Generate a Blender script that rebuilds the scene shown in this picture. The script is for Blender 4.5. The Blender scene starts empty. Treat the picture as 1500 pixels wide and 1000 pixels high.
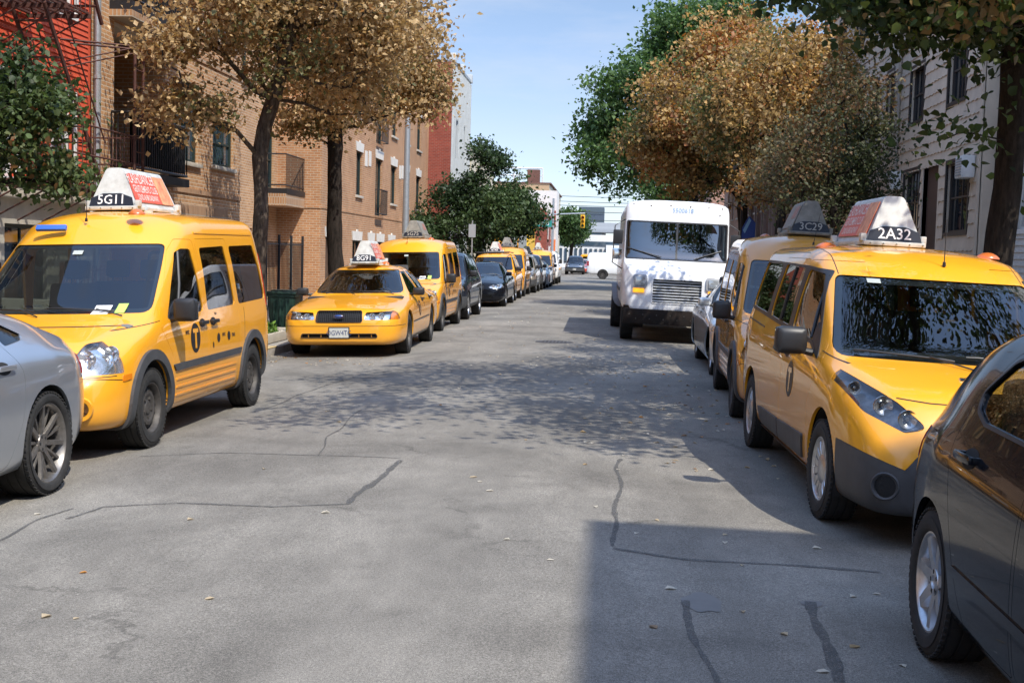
import bpy, bmesh, math, random
import numpy as np
from mathutils import Vector, Matrix, noise
from mathutils.bvhtree import BVHTree
from mathutils.interpolate import poly_3d_calc
R = math.radians
random.seed(7)
rng = np.random.default_rng(11)
scene = bpy.context.scene
col = scene.collection

# ------------------------------------------------------------ camera
H_CAM = 1.64
cam_d = bpy.data.cameras.new('camera'); cam = bpy.data.objects.new('camera', cam_d); col.objects.link(cam)
cam_d.sensor_fit = 'HORIZONTAL'; cam_d.sensor_width = 36.0; cam_d.lens = 36.0 * 1800 / 1500
cam_d.clip_start = 0.05; cam_d.clip_end = 3000
def cam_matrix():
    roll = R(1.6); f = 1800.0
    x, y = 893 - 750, 377 - 500
    c, s = math.cos(roll), math.sin(roll)
    ux, uy = c*x + s*y, -s*x + c*y
    yaw = math.atan2(ux, f); pit = math.atan2(-uy, math.hypot(f, ux))
    fw = Vector((-math.sin(yaw), math.cos(yaw), 0)); rt = Vector((math.cos(yaw), math.sin(yaw), 0)); up = Vector((0, 0, 1))
    f2 = fw*math.cos(pit) - up*math.sin(pit); u2 = up*math.cos(pit) + fw*math.sin(pit)
    r3 = c*rt + s*u2; u3 = -s*rt + c*u2
    m = Matrix((r3, u3, -f2)).transposed().to_4x4(); m.translation = (0, 0, H_CAM)
    return m
cam.matrix_world = cam_matrix()
scene.camera = cam

# ------------------------------------------------------------ light
SUN_DIR = Vector((1.35, -1.60, 2.85)).normalized()      # towards the sun
SUN_EL = math.asin(SUN_DIR.z); SUN_AZ = math.atan2(SUN_DIR.x, SUN_DIR.y)
world = bpy.data.worlds.new('World'); scene.world = world; world.use_nodes = True
wn = world.node_tree.nodes; wl = world.node_tree.links
bg = wn['Background']; sky = wn.new('ShaderNodeTexSky'); sky.sky_type = 'NISHITA'; sky.sun_disc = False
sky.sun_elevation = SUN_EL; sky.sun_rotation = SUN_AZ
sky.air_density = 1.0; sky.dust_density = 0.5; sky.ozone_density = 2.5; sky.altitude = 10
# sky multiplier: dimmed and tinted low, boosted overhead as added fill; thin high cloud
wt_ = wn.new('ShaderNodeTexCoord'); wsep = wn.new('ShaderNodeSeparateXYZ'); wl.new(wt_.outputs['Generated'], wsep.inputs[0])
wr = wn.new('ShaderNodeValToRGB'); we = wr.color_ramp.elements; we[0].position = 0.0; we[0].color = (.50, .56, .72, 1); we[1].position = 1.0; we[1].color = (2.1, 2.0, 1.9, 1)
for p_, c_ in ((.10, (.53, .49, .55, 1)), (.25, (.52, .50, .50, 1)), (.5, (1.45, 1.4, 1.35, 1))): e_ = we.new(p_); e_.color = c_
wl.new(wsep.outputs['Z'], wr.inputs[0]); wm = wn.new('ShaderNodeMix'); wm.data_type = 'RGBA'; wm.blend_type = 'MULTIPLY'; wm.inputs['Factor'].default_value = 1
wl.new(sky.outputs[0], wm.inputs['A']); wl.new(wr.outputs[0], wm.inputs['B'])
wmp = wn.new('ShaderNodeMapping'); wmp.inputs['Scale'].default_value = (2.0, 2.0, 9.0); wl.new(wt_.outputs['Generated'], wmp.inputs[0])
wz = wn.new('ShaderNodeTexNoise'); wz.inputs['Scale'].default_value = 2.2; wz.inputs['Detail'].default_value = 7; wz.inputs['Roughness'].default_value = .6; wl.new(wmp.outputs[0], wz.inputs['Vector'])
wcr = wn.new('ShaderNodeValToRGB'); wcr.color_ramp.elements[0].position = .50; wcr.color_ramp.elements[0].color = (0, 0, 0, 1); wcr.color_ramp.elements[1].position = .80; wcr.color_ramp.elements[1].color = (.45, .45, .45, 1); wl.new(wz.outputs['Fac'], wcr.inputs[0])
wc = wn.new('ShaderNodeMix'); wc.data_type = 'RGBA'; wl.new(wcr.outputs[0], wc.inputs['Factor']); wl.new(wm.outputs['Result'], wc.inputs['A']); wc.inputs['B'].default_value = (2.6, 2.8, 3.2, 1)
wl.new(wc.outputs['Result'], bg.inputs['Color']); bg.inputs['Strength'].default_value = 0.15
sun_d = bpy.data.lights.new('sun', 'SUN'); sun_d.energy = 2.7; sun_d.angle = R(0.35); sun_d.color = (1.0, 0.94, 0.83)
sun = bpy.data.objects.new('sun', sun_d); col.objects.link(sun)
sun.rotation_euler = SUN_DIR.to_track_quat('Z', 'Y').to_euler()
scene.view_settings.view_transform = 'Standard'; scene.view_settings.look = 'None'
scene.view_settings.exposure = 1.04; scene.view_settings.gamma = 1.0
scene.cycles.max_bounces = 8; scene.cycles.transparent_max_bounces = 16
scene.cycles.caustics_reflective = False; scene.cycles.caustics_refractive = False

# ------------------------------------------------------------ materials
MATS = {}
def newmat(name):
    m = bpy.data.materials.new(name); m.use_nodes = True
    return m, m.node_tree.nodes, m.node_tree.links, m.node_tree.nodes['Principled BSDF']
def setp(b, **k):
    for a, v in k.items():
        n = a.replace('_', ' ')
        b.inputs[n].default_value = (*v, 1) if isinstance(v, tuple) and len(v) == 3 else v
SMOKE = None
def mat(name, color, rough=0.6, metal=0.0, var=0.0, vscale=3.0, bump=0.0, bscale=60.0, coat=0.0, spec=0.5, dirt=None, emit=None):
    """plain surface with noise variation of colour (var) and a fine bump"""
    if name in MATS: return MATS[name]
    m, N, L, b = newmat(name)
    setp(b, Base_Color=tuple(color), Roughness=rough, Metallic=metal, Specular_IOR_Level=spec, Coat_Weight=coat, Coat_Roughness=0.03)
    tc = N.new('ShaderNodeTexCoord')
    if var > 0:
        nz = N.new('ShaderNodeTexNoise'); nz.inputs['Scale'].default_value = vscale; nz.inputs['Detail'].default_value = 6; nz.inputs['Roughness'].default_value = 0.65
        L.new(tc.outputs['Object'], nz.inputs['Vector'])
        cr = N.new('ShaderNodeValToRGB'); cr.color_ramp.elements[0].position = 0.3; cr.color_ramp.elements[1].position = 0.7
        lo = [c*(1-var) for c in color] if dirt is None else dirt
        cr.color_ramp.elements[0].color = (*lo, 1); cr.color_ramp.elements[1].color = (*[min(1, c*(1+var*0.6)) for c in color], 1)
        L.new(nz.outputs['Fac'], cr.inputs['Fac']); L.new(cr.outputs[0], b.inputs['Base Color'])
    if bump > 0:
        nb = N.new('ShaderNodeTexNoise'); nb.inputs['Scale'].default_value = bscale; nb.inputs['Detail'].default_value = 4
        L.new(tc.outputs['Object'], nb.inputs['Vector'])
        bp = N.new('ShaderNodeBump'); bp.inputs['Strength'].default_value = bump; bp.inputs['Distance'].default_value = 0.01
        L.new(nb.outputs['Fac'], bp.inputs['Height']); L.new(bp.outputs[0], b.inputs['Normal'])
    if emit: setp(b, Emission_Color=emit[0], Emission_Strength=emit[1])
    MATS[name] = m; return m
def paint(name, color, metal=0.0, rough=0.35, coat=1.0, dust=0.06, spec=.5):
    if name in MATS: return MATS[name]
    m, N, L, b = newmat(name)
    setp(b, Base_Color=color, Metallic=metal, Roughness=rough, Coat_Weight=coat, Coat_Roughness=0.04, Specular_IOR_Level=spec); b.inputs['Coat IOR'].default_value = 1.5 if spec > .4 else 1.30
    tc = N.new('ShaderNodeTexCoord'); nz = N.new('ShaderNodeTexNoise')
    nz.inputs['Scale'].default_value = 2.3; nz.inputs['Detail'].default_value = 8; nz.inputs['Roughness'].default_value = 0.7
    L.new(tc.outputs['Object'], nz.inputs['Vector'])
    # road dust, thicker low on the body
    sp = N.new('ShaderNodeSeparateXYZ'); L.new(tc.outputs['Object'], sp.inputs[0])
    mr = N.new('ShaderNodeMapRange'); mr.inputs[1].default_value = 0.75; mr.inputs[2].default_value = 0.15; mr.inputs[3].default_value = 0.25; mr.inputs[4].default_value = 1.6
    L.new(sp.outputs['Z'], mr.inputs[0])
    mu = N.new('ShaderNodeMath'); mu.operation = 'MULTIPLY'; L.new(nz.outputs['Fac'], mu.inputs[0]); L.new(mr.outputs[0], mu.inputs[1])
    m2 = N.new('ShaderNodeMath'); m2.operation = 'MULTIPLY'; m2.inputs[1].default_value = dust*3; m2.use_clamp = True; L.new(mu.outputs[0], m2.inputs[0])
    mx = N.new('ShaderNodeMix'); mx.data_type = 'RGBA'; mx.inputs['A'].default_value = (*color, 1); mx.inputs['B'].default_value = (0.20, 0.18, 0.15, 1)
    L.new(m2.outputs[0], mx.inputs['Factor']); L.new(mx.outputs['Result'], b.inputs['Base Color'])
    cr = N.new('ShaderNodeMapRange'); cr.inputs[3].default_value = 0.01; cr.inputs[4].default_value = 0.02 + dust*1.8
    L.new(mu.outputs[0], cr.inputs[0]); L.new(cr.outputs[0], b.inputs['Coat Roughness'])
    MATS[name] = m; return m
def glassmat(name, tint, rough=0.0, ior=1.5, refl=.075):
    if name in MATS: return MATS[name]
    m = bpy.data.materials.new(name); m.use_nodes = True; N, L = m.node_tree.nodes, m.node_tree.links
    N.clear(); out = N.new('ShaderNodeOutputMaterial'); fr = N.new('ShaderNodeFresnel'); fr.inputs['IOR'].default_value = ior
    tr = N.new('ShaderNodeBsdfTransparent'); tr.inputs[0].default_value = (*tint, 1)
    gl = N.new('ShaderNodeBsdfGlossy'); gl.inputs['Roughness'].default_value = rough
    mx = N.new('ShaderNodeMixShader')
    ge = N.new('ShaderNodeNewGeometry'); a = N.new('ShaderNodeMath'); a.operation = 'MULTIPLY_ADD'; a.inputs[1].default_value = 1.5; a.inputs[2].default_value = 0.02; a.use_clamp = True
    # same reflectance from both sides of the thin pane
    cd = N.new('ShaderNodeVectorMath'); cd.operation = 'DOT_PRODUCT'; L.new(ge.outputs['Incoming'], cd.inputs[0]); L.new(ge.outputs['Normal'], cd.inputs[1])
    ab = N.new('ShaderNodeMath'); ab.operation = 'ABSOLUTE'; L.new(cd.outputs['Value'], ab.inputs[0])
    om = N.new('ShaderNodeMath'); om.operation = 'SUBTRACT'; om.inputs[0].default_value = 1.0; L.new(ab.outputs[0], om.inputs[1])
    pw = N.new('ShaderNodeMath'); pw.operation = 'POWER'; pw.inputs[1].default_value = 4.0; L.new(om.outputs[0], pw.inputs[0])
    ma = N.new('ShaderNodeMath'); ma.operation = 'MULTIPLY_ADD'; ma.inputs[1].default_value = 0.9; ma.inputs[2].default_value = refl; ma.use_clamp = True; L.new(pw.outputs[0], ma.inputs[0])
    N.remove(fr); N.remove(a)
    L.new(ma.outputs[0], mx.inputs[0]); L.new(tr.outputs[0], mx.inputs[1]); L.new(gl.outputs[0], mx.inputs[2]); L.new(mx.outputs[0], out.inputs[0])
    MATS[name] = m; return m

YEL = paint('taxi_yellow', (0.88, 0.375, 0.007), rough=0.4, dust=0.05)
YEL2 = paint('taxi_yellow_faded', (0.80, 0.33, 0.012), rough=0.45, dust=0.10)
SILV = paint('silver_paint', (0.46, 0.49, 0.53), metal=0.75, rough=0.32, dust=0.05)
SILV2 = paint('pale_silver_paint', (0.55, 0.56, 0.56), metal=0.6, rough=0.35, dust=0.08)
BLKP = paint('black_paint', (0.006, 0.007, 0.010), rough=0.15, dust=0.004, spec=.1, coat=.6)
DKBL = paint('dark_blue_paint', (0.012, 0.018, 0.028), rough=0.25, dust=0.02, spec=.2)
BEIGEP = paint('beige_metallic_paint', (0.38, 0.33, 0.26), metal=0.5, rough=0.35, dust=0.08)
WHTP = paint('white_paint', (0.78, 0.78, 0.77), rough=0.45, dust=0.09)
REDP = paint('red_paint', (0.45, 0.05, 0.02), rough=0.4, dust=0.05)
INNER = mat('interior_trim', (0.035, 0.035, 0.038), 0.8)
INNERG = mat('grey_interior_trim', (0.16, 0.16, 0.15), 0.8)
SEATM = mat('seat_fabric', (0.06, 0.06, 0.065), 0.9, bump=0.3, bscale=300)
TRIM = mat('black_plastic', (0.022, 0.022, 0.024), 0.45, var=0.3, vscale=9)
GREYPL = mat('grey_plastic', (0.058, 0.060, 0.064), 0.55, var=0.25, vscale=8, bump=0.15, bscale=400)
RUBBER = mat('tyre_rubber', (0.022, 0.021, 0.020), 0.85, var=0.5, vscale=14, bump=0.2, bscale=200)
CHROME = mat('chrome', (0.75, 0.75, 0.75), 0.12, 1.0)
ALLOY = mat('alloy', (0.52, 0.53, 0.55), 0.32, 0.85, var=0.2, vscale=20)
DALLOY = mat('dark_alloy', (0.23, 0.215, 0.20), 0.38, 0.75, var=0.3, vscale=20)
STEELW = mat('painted_steel_wheel', (0.075, 0.068, 0.062), 0.6, 0.3, var=0.4, vscale=18)
GLASS = glassmat('window_glass', (0.55, 0.60, 0.58), refl=.10)
SIDEG = glassmat('side_glass', (0.30, 0.335, 0.325), refl=.09)
TINT = glassmat('tinted_glass', (0.10, 0.115, 0.11))
CLEAR = glassmat('lamp_lens', (0.92, 0.93, 0.93))
AMBER = mat('amber_lens', (0.75, 0.22, 0.01), 0.15, spec=0.8, coat=1)
REDL = mat('red_lens', (0.35, 0.01, 0.01), 0.15, spec=0.8, coat=1)
BOWL = mat('lamp_reflector', (0.8, 0.8, 0.8), 0.15, 0.9)
BLACKD = mat('black_decal', (0.012, 0.012, 0.014), 0.4)
WHITED = mat('white_decal', (0.8, 0.8, 0.8), 0.5)
MIRRORM = mat('mirror_glass', (0.8, 0.8, 0.8), 0.02, 1.0)
WELL = mat('wheel_well', (0.015, 0.015, 0.015), 0.95)

# ------------------------------------------------------------ object helpers
def link_me(name, me, parent=None, mats=None, smooth=None):
    if mats is not None:
        me.materials.clear()
        for m in (mats if isinstance(mats, (list, tuple)) else [mats]): me.materials.append(m)
    if smooth is not None:
        me.shade_smooth(); me.set_sharp_from_angle(angle=R(smooth))
    o = bpy.data.objects.new(name, me); col.objects.link(o)
    if parent is not None: o.parent = parent
    return o
def empty(name, loc=(0, 0, 0), rz=0.0, **props):
    o = bpy.data.objects.new(name, None); col.objects.link(o); o.empty_display_size = 0.3
    o.location = loc; o.rotation_euler = (0, 0, rz)
    for k, v in props.items(): o[k] = v
    return o
def tag(o, label=None, category=None, group=None, kind=None):
    for k, v in (('label', label), ('category', category), ('group', group), ('kind', kind)):
        if v is not None: o[k] = v
    return o
def mesh_from(vs, fs, name='m'):
    me = bpy.data.meshes.new(name); me.from_pydata([tuple(v) for v in vs], [], [tuple(f) for f in fs]); me.update(); return me
class MB:
    """collects simple shapes into one mesh"""
    def __init__(s): s.v = []; s.f = []; s.m = []
    def add(s, vs, fs, mi=0):
        o = len(s.v); s.v += [tuple(v) for v in vs]; s.f += [tuple(i + o for i in f) for f in fs]; s.m += [mi]*len(fs); return s
    def box(s, x0, x1, y0, y1, z0, z1, mi=0, M=None):
        vs = [Vector(p) for p in ((x0,y0,z0),(x1,y0,z0),(x1,y1,z0),(x0,y1,z0),(x0,y0,z1),(x1,y0,z1),(x1,y1,z1),(x0,y1,z1))]
        if M is not None: vs = [M @ p for p in vs]
        return s.add(vs, [(0,3,2,1),(4,5,6,7),(0,1,5,4),(1,2,6,5),(2,3,7,6),(3,0,4,7)], mi)
    def bbox(s, x0, x1, y0, y1, z0, z1, b=0.01, mi=0, M=None):
        """box with chamfered edges"""
        b = min(b, (x1-x0)/2.01, (y1-y0)/2.01, (z1-z0)/2.01)
        bm = bmesh.new(); bmesh.ops.create_cube(bm, size=1)
        for v in bm.verts: v.co = Vector(((x0+x1)/2 + v.co.x*(x1-x0), (y0+y1)/2 + v.co.y*(y1-y0), (z0+z1)/2 + v.co.z*(z1-z0)))
        bmesh.ops.bevel(bm, geom=bm.edges[:], offset=b, segments=2, affect='EDGES', profile=0.6)
        vs = [(M @ v.co if M is not None else v.co.copy()) for v in bm.verts]; bm.verts.index_update()
        fs = [[v.index for v in f.verts] for f in bm.faces]; bm.free()
        return s.add(vs, fs, mi)
    def tube(s, pts, r, n=8, mi=0, cap=True):
        pts = [Vector(p) for p in pts]; rs = r if isinstance(r, (list, tuple)) else [r]*len(pts)
        rings = []; ref = Vector((0, 0, 1))
        for i, p in enumerate(pts):
            d = (pts[min(i+1, len(pts)-1)] - pts[max(i-1, 0)])
            if d.length < 1e-9: d = Vector((0, 0, 1))
            d.normalize()
            if abs(d.dot(ref)) > 0.95: ref = Vector((1, 0, 0)) if abs(d.x) < 0.9 else Vector((0, 1, 0))
            u = d.cross(ref).normalized(); w = d.cross(u)
            rings.append([p + (u*math.cos(a) + w*math.sin(a))*rs[i] for a in [2*math.pi*k/n for k in range(n)]])
        vs = [q for rg in rings for q in rg]; fs = []
        for i in range(len(rings)-1):
            for k in range(n): fs.append((i*n+k, (i+1)*n+k, (i+1)*n+(k+1) % n, i*n+(k+1) % n))
        if cap: fs.append(tuple(range(n))); fs.append(tuple(reversed([(len(rings)-1)*n+k for k in range(n)])))
        return s.add(vs, fs, mi)
    def lathe(s, prof, n=32, mi=0, axis='x', c=(0, 0, 0), a0=0, a1=2*math.pi):
        """prof: (along-axis, radius)"""
        full = abs(a1-a0-2*math.pi) < 1e-6; k = n if full else n+1; vs = []; fs = []
        for (t, r) in prof:
            for i in range(k):
                a = a0 + (a1-a0)*i/n; p, q = r*math.cos(a), r*math.sin(a)
                vs.append((c[0]+t, c[1]+p, c[2]+q) if axis == 'x' else (c[0]+p, c[1]+q, c[2]+t) if axis == 'z' else (c[0]+p, c[1]+t, c[2]+q))
        for j in range(len(prof)-1):
            for i in range(n):
                a, b = j*k+i, j*k+(i+1) % k
                fs.append((a, b, b+k, a+k))
        return s.add(vs, fs, mi)
    def prism(s, poly, f, mi=0):
        """poly 2-D, f(u,v,t) -> 3-D with t 0/1"""
        n = len(poly); vs = [f(u, v, 0) for u, v in poly] + [f(u, v, 1) for u, v in poly]
        return s.add(vs, [tuple(reversed(range(n))), tuple(range(n, 2*n))] + [(i, (i+1) % n, (i+1) % n + n, i+n) for i in range(n)], mi)
    def mesh(s, fix=True):
        me = mesh_from(s.v, s.f)
        me.polygons.foreach_set('material_index', s.m)
        if fix:
            bm = bmesh.new(); bm.from_mesh(me); bmesh.ops.recalc_face_normals(bm, faces=bm.faces); bm.to_mesh(me); bm.free()
        return me
    def build(s, name, mats, parent=None, smooth=30, fix=True):
        return link_me(name, s.mesh(fix), parent, mats, smooth)
def rpoly(pts, r=0.03, n=4):
    """polygon with rounded corners; r number or list"""
    out = []; m = len(pts)
    for i in range(m):
        p = Vector((*pts[i], 0)); a = Vector((*pts[i-1], 0)); b = Vector((*pts[(i+1) % m], 0))
        rr = r[i] if isinstance(r, (list, tuple)) else r
        da, db = (a-p), (b-p); la, lb = da.length, db.length
        ang = da.angle(db) if la > 1e-6 and lb > 1e-6 else math.pi
        if rr <= 0 or ang > R(175): out.append((p.x, p.y)); continue
        t = min(rr/math.tan(ang/2), la*0.48, lb*0.48)
        p0 = p + da/la*t; p1 = p + db/lb*t
        for k in range(n+1):
            u = k/n; q = p0*(1-u)**2 + p*2*u*(1-u) + p1*u*u; out.append((q.x, q.y))
    return out
def offset_poly(pts, d):
    """grow (d>0) or shrink a simple polygon"""
    n = len(pts); A = sum(pts[i][0]*pts[(i+1) % n][1] - pts[(i+1) % n][0]*pts[i][1] for i in range(n))
    sg = 1 if A > 0 else -1; out = []
    for i in range(n):
        p0, p, p1 = Vector(pts[i-1]), Vector(pts[i]), Vector(pts[(i+1) % n])
        e0, e1 = (p-p0), (p1-p)
        if e0.length < 1e-7 or e1.length < 1e-7: out.append(tuple(p)); continue
        n0 = Vector((e0.y, -e0.x)).normalized()*sg; n1 = Vector((e1.y, -e1.x)).normalized()*sg
        b = n0+n1
        if b.length < 1e-5: out.append(tuple(p)); continue
        b.normalize(); k = d/max(0.35, b.dot(n0)); out.append((p.x+b.x*k, p.y+b.y*k))
    return out
FONT_CACHE = {}
def text_mesh(txt, size=1.0, extrude=0.0, squeeze=1.0, bold=0.0):
    """flat lettering in the x-y plane, centred"""
    cu = bpy.data.curves.new('t', 'FONT'); cu.body = txt; cu.size = size; cu.align_x = 'CENTER'; cu.align_y = 'CENTER'; cu.extrude = extrude; cu.resolution_u = 2; cu.offset = bold
    o = bpy.data.objects.new('t', cu); col.objects.link(o); bpy.context.view_layer.update()
    me = bpy.data.meshes.new_from_object(o.evaluated_get(bpy.context.evaluated_depsgraph_get()))
    bpy.data.objects.remove(o); bpy.data.curves.remove(cu)
    if squeeze != 1.0:
        for v in me.vertices: v.co.x *= squeeze
    return me
def xf(me, M):
    me.transform(M); me.update(); return me
def frame(o, x, y):
    """matrix mapping text plane (x right, y up) to origin o with axes x,y"""
    x = Vector(x).normalized(); y = Vector(y).normalized(); z = x.cross(y)
    M = Matrix((x, y, z)).transposed().to_4x4(); M.translation = o; return M
# ============================================================ vehicles
def resample(pts, n):
    p = np.array(pts, float); d = np.r_[0, np.cumsum(np.hypot(*np.diff(p, axis=0).T))]
    t = np.linspace(0, d[-1], n); return np.c_[np.interp(t, d, p[:, 0]), np.interp(t, d, p[:, 1])]
NMOD = [0]
def boolean(A, Bm, op):
    oa = bpy.data.objects.new('a', A); ob = bpy.data.objects.new('b', Bm)
    col.objects.link(oa); col.objects.link(ob)
    md = oa.modifiers.new('b', 'BOOLEAN'); md.operation = op; md.object = ob; md.solver = 'MANIFOLD'
    def ev():
        bpy.context.view_layer.update()
        return bpy.data.meshes.new_from_object(oa.evaluated_get(bpy.context.evaluated_depsgraph_get()))
    me = ev()
    if len(me.polygons) == 0 or (op == 'DIFFERENCE' and len(me.polygons) == len(A.polygons)):
        md.solver = 'EXACT'; me2 = ev()
        if len(me2.polygons): me = me2
    bpy.data.objects.remove(oa); bpy.data.objects.remove(ob); NMOD[0] += 1
    return me
class Car:
    """closed lofted body, cut into panels; x right, y = s - L/2 (front bumper at s=0), z up"""
    def __init__(c, L, cv, it=(3, 3), post=None, bulge=0.015, pw=2.2, th=0.022):
        c.L = L; c.cv = cv; c.th = th
        st = np.unique(np.round(np.r_[[0, .01, .025], np.arange(.045, L-.04, .042), [L-.025, L-.01, L]], 4))
        g = lambda k, s: float(np.interp(s, [p[0] for p in cv[k]], [p[1] for p in cv[k]]))
        P = []
        for s in st:
            W, WS, WE, ZB, ZS, ZE, ZC = (g(k, s) for k in ('W', 'WS', 'WE', 'ZB', 'ZS', 'ZE', 'ZC'))
            WS = min(WS, W-.002); WE = min(WE, WS-.004); ZE = min(ZE, ZC-.002); ZS = min(ZS, ZE-.006)
            h = ZS-ZB
            a = resample([(0, ZB), (W-.12, ZB)], 6)
            b = resample([(W-.10, ZB), (W-.03, ZB+.05*min(1, h/.4)), (W-.004, ZB+h*.3), (W, ZB+h*.6), (W-.25*(W-WS), ZS-.10*h), (WS, ZS)], 19)
            xm = (WS+WE)/2 + bulge*(ZE-ZS)*2.2; zm = (ZS+ZE)/2
            cc = resample([(WS, ZS), (WS*.6+xm*.4, ZS*.6+zm*.4+.001), (xm, zm), (WE, ZE)], 11)[1:]
            t = np.linspace(0, 1, 13)[1:]
            y = WE*(1-t); d = np.c_[y, ZE+(ZC-ZE)*(1-(1-t)**pw)]
            P.append(np.vstack([a, b, cc, d]))
        P = np.array(P)                                   # stations, ring, (x,z)
        n = P.shape[1]
        for _ in range(it[1]):
            Q = P.copy(); Q[:, 1:-1] = P[:, 1:-1]*.5 + (P[:, :-2]+P[:, 2:])*.25; P = Q
        for _ in range(it[0]):
            Q = P.copy(); Q[1:-1] = P[1:-1]*.5 + (P[:-2]+P[2:])*.25; P = Q
        X = P[:, :, 0].copy(); Z = P[:, :, 1].copy(); S = np.repeat(st[:, None], n, 1)
        if post: X, S, Z = post(X, S, Z)
        Y = S - L/2
        k = 2*n-2
        X2 = np.concatenate([X, -X[:, -2:0:-1]], 1); Y2 = np.concatenate([Y, Y[:, -2:0:-1]], 1); Z2 = np.concatenate([Z, Z[:, -2:0:-1]], 1)
        vs = np.stack([X2, Y2, Z2], 2).reshape(-1, 3); m = len(st)
        fs = []
        for i in range(m-1):
            for j in range(k):
                q = (i*k+j, i*k+(j+1) % k, (i+1)*k+(j+1) % k, (i+1)*k+j); fs.append(q)
        # end caps as quads across
        for i, fl in ((0, 1), (m-1, 0)):
            for j in range(n-1):
                q = (i*k+j, i*k+j+1, i*k+(k-j-1) % k, i*k+(k-j) % k)
                q = tuple(dict.fromkeys(q))
                fs.append(tuple(reversed(q)) if fl else q)
        me = mesh_from(vs, fs)
        bm = bmesh.new(); bm.from_mesh(me); bmesh.ops.recalc_face_normals(bm, faces=bm.faces)
        if sum(f.calc_area()*f.normal.dot(f.calc_center_median()-Vector((0, 0, .8))) for f in bm.faces) < 0: bmesh.ops.reverse_faces(bm, faces=bm.faces)
        bm.normal_update(); bm.to_mesh(me)
        c.V = np.array([v.co[:] for v in bm.verts]); c.F = [[v.index for v in f.verts] for f in bm.faces]
        bm.free()
        me.shade_smooth(); c.N = np.array([v.vector[:] for v in me.vertex_normals])
        c.outer = me; c.bvh = BVHTree.FromPolygons([Vector(v) for v in c.V], c.F)
        c.slabs = {}
        c.body = c.slab(-th, 0)
    def slab(c, lo, hi):
        key = (lo, hi)
        if key not in c.slabs:
            n = len(c.V); vs = np.vstack([c.V + c.N*hi, c.V + c.N*lo])
            fs = c.F + [[i+n for i in reversed(f)] for f in c.F]
            me = mesh_from(vs, fs); me.polygons.foreach_set('material_index', [0]*len(c.F)+[1]*len(c.F))
            for _ in range(2): me.materials.append(None)
            me.materials[0] = MATS['taxi_yellow']; me.materials[1] = INNER
            c.slabs[key] = me
        return c.slabs[key].copy()
    def prism(c, polys, ax='side', rng_=(0.3, 1.4), both=True, ang=0.0, piv=(0, 0)):
        """side: poly=(s,z) extruded over |x|; front: poly=(x,z) over s; top: poly=(x,s) over z; ang: front prism turned about z at piv=(x,s)"""
        mb = MB(); a0, a1 = rng_; hL = c.L/2
        if not isinstance(polys[0][0], (tuple, list)): polys = [polys]
        for poly in polys:
            for sg in ((1, -1) if both else (1,)):
                if ax == 'side': f = lambda u, v, t: (sg*(a0+(a1-a0)*t), u-hL, v)
                elif ax == 'front':
                    if ang:
                        ca, sa = math.cos(ang), math.sin(ang)
                        def f(u, v, t):
                            w = a0+(a1-a0)*t
                            x, s = piv[0]+u*ca-w*sa*1, piv[1]+u*sa+w*ca
                            return (sg*x, s-hL, v)
                    else: f = lambda u, v, t: (sg*u, a0+(a1-a0)*t-hL, v)
                else: f = lambda u, v, t: (sg*u, v-hL, a0+(a1-a0)*t)
                mb.prism(poly, f)
        me = mb.mesh(); me.polygons.foreach_set('material_index', [1]*len(me.polygons))
        # orient outwards robustly per island (recalc did), fix volume sign
        for _ in range(2): me.materials.append(None)
        me.materials[0] = MATS['taxi_yellow']; me.materials[1] = INNER
        return me
    def cut(c, *a, **k): c.body = boolean(c.body, c.prism(*a, **k), 'DIFFERENCE'); return c
    def cutmesh(c, me): c.body = boolean(c.body, me, 'DIFFERENCE'); return c
    def piece(c, slab, *a, open_=False, **k):
        me = boolean(c.slab(*slab), c.prism(*a, **k), 'INTERSECT')
        if open_:
            bm = bmesh.new(); bm.from_mesh(me); bmesh.ops.delete(bm, geom=[f for f in bm.faces if f.material_index == 1], context='FACES'); bm.to_mesh(me); bm.free()
        return me
    def take(c, polys, gap=0.003, **k):
        """lift a panel out of the body shell"""
        if not isinstance(polys[0][0], (tuple, list)): polys = [polys]
        big = c.prism([offset_poly(p, gap) for p in polys], **k)
        sm = c.prism([offset_poly(p, -gap*.0) for p in polys], **k)
        me = boolean(c.body.copy(), sm, 'INTERSECT'); c.body = boolean(c.body, big, 'DIFFERENCE'); return me
    def normals(c, me):
        """shade with the normals of the uncut body"""
        V, F, N = c.V, c.F, c.N; cn = []
        for p in me.polygons: p.use_smooth = True
        cache = {}
        for p in me.polygons:
            fn = p.normal
            for li in p.loop_indices:
                vi = me.loops[li].vertex_index
                if vi not in cache:
                    co = me.vertices[vi].co; r = c.bvh.find_nearest(co)
                    if r[0] is None: cache[vi] = None
                    else:
                        f = F[r[2]]; w = poly_3d_calc([Vector(V[i]) for i in f], r[0])
                        nn = Vector((0, 0, 0))
                        for i, ww in zip(f, w): nn += Vector(N[i])*ww
                        cache[vi] = nn.normalized() if nn.length > 1e-6 else None
                nn = cache[vi]
                if nn is None: cn.append(fn)
                elif p.material_index == 0 and fn.dot(nn) > 0.80: cn.append(nn)
                elif fn.dot(nn) < -0.8: cn.append(-nn)
                else: cn.append(fn)
        me.normals_split_custom_set([tuple(n) for n in cn]); return me
    def out(c, name, me, mats, parent, norm=True):
        if norm and len(me.polygons): c.normals(me)
        me.materials.clear()
        for m in mats if isinstance(mats, (list, tuple)) else (mats, mats): me.materials.append(m)
        return link_me(name, me, parent)
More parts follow.
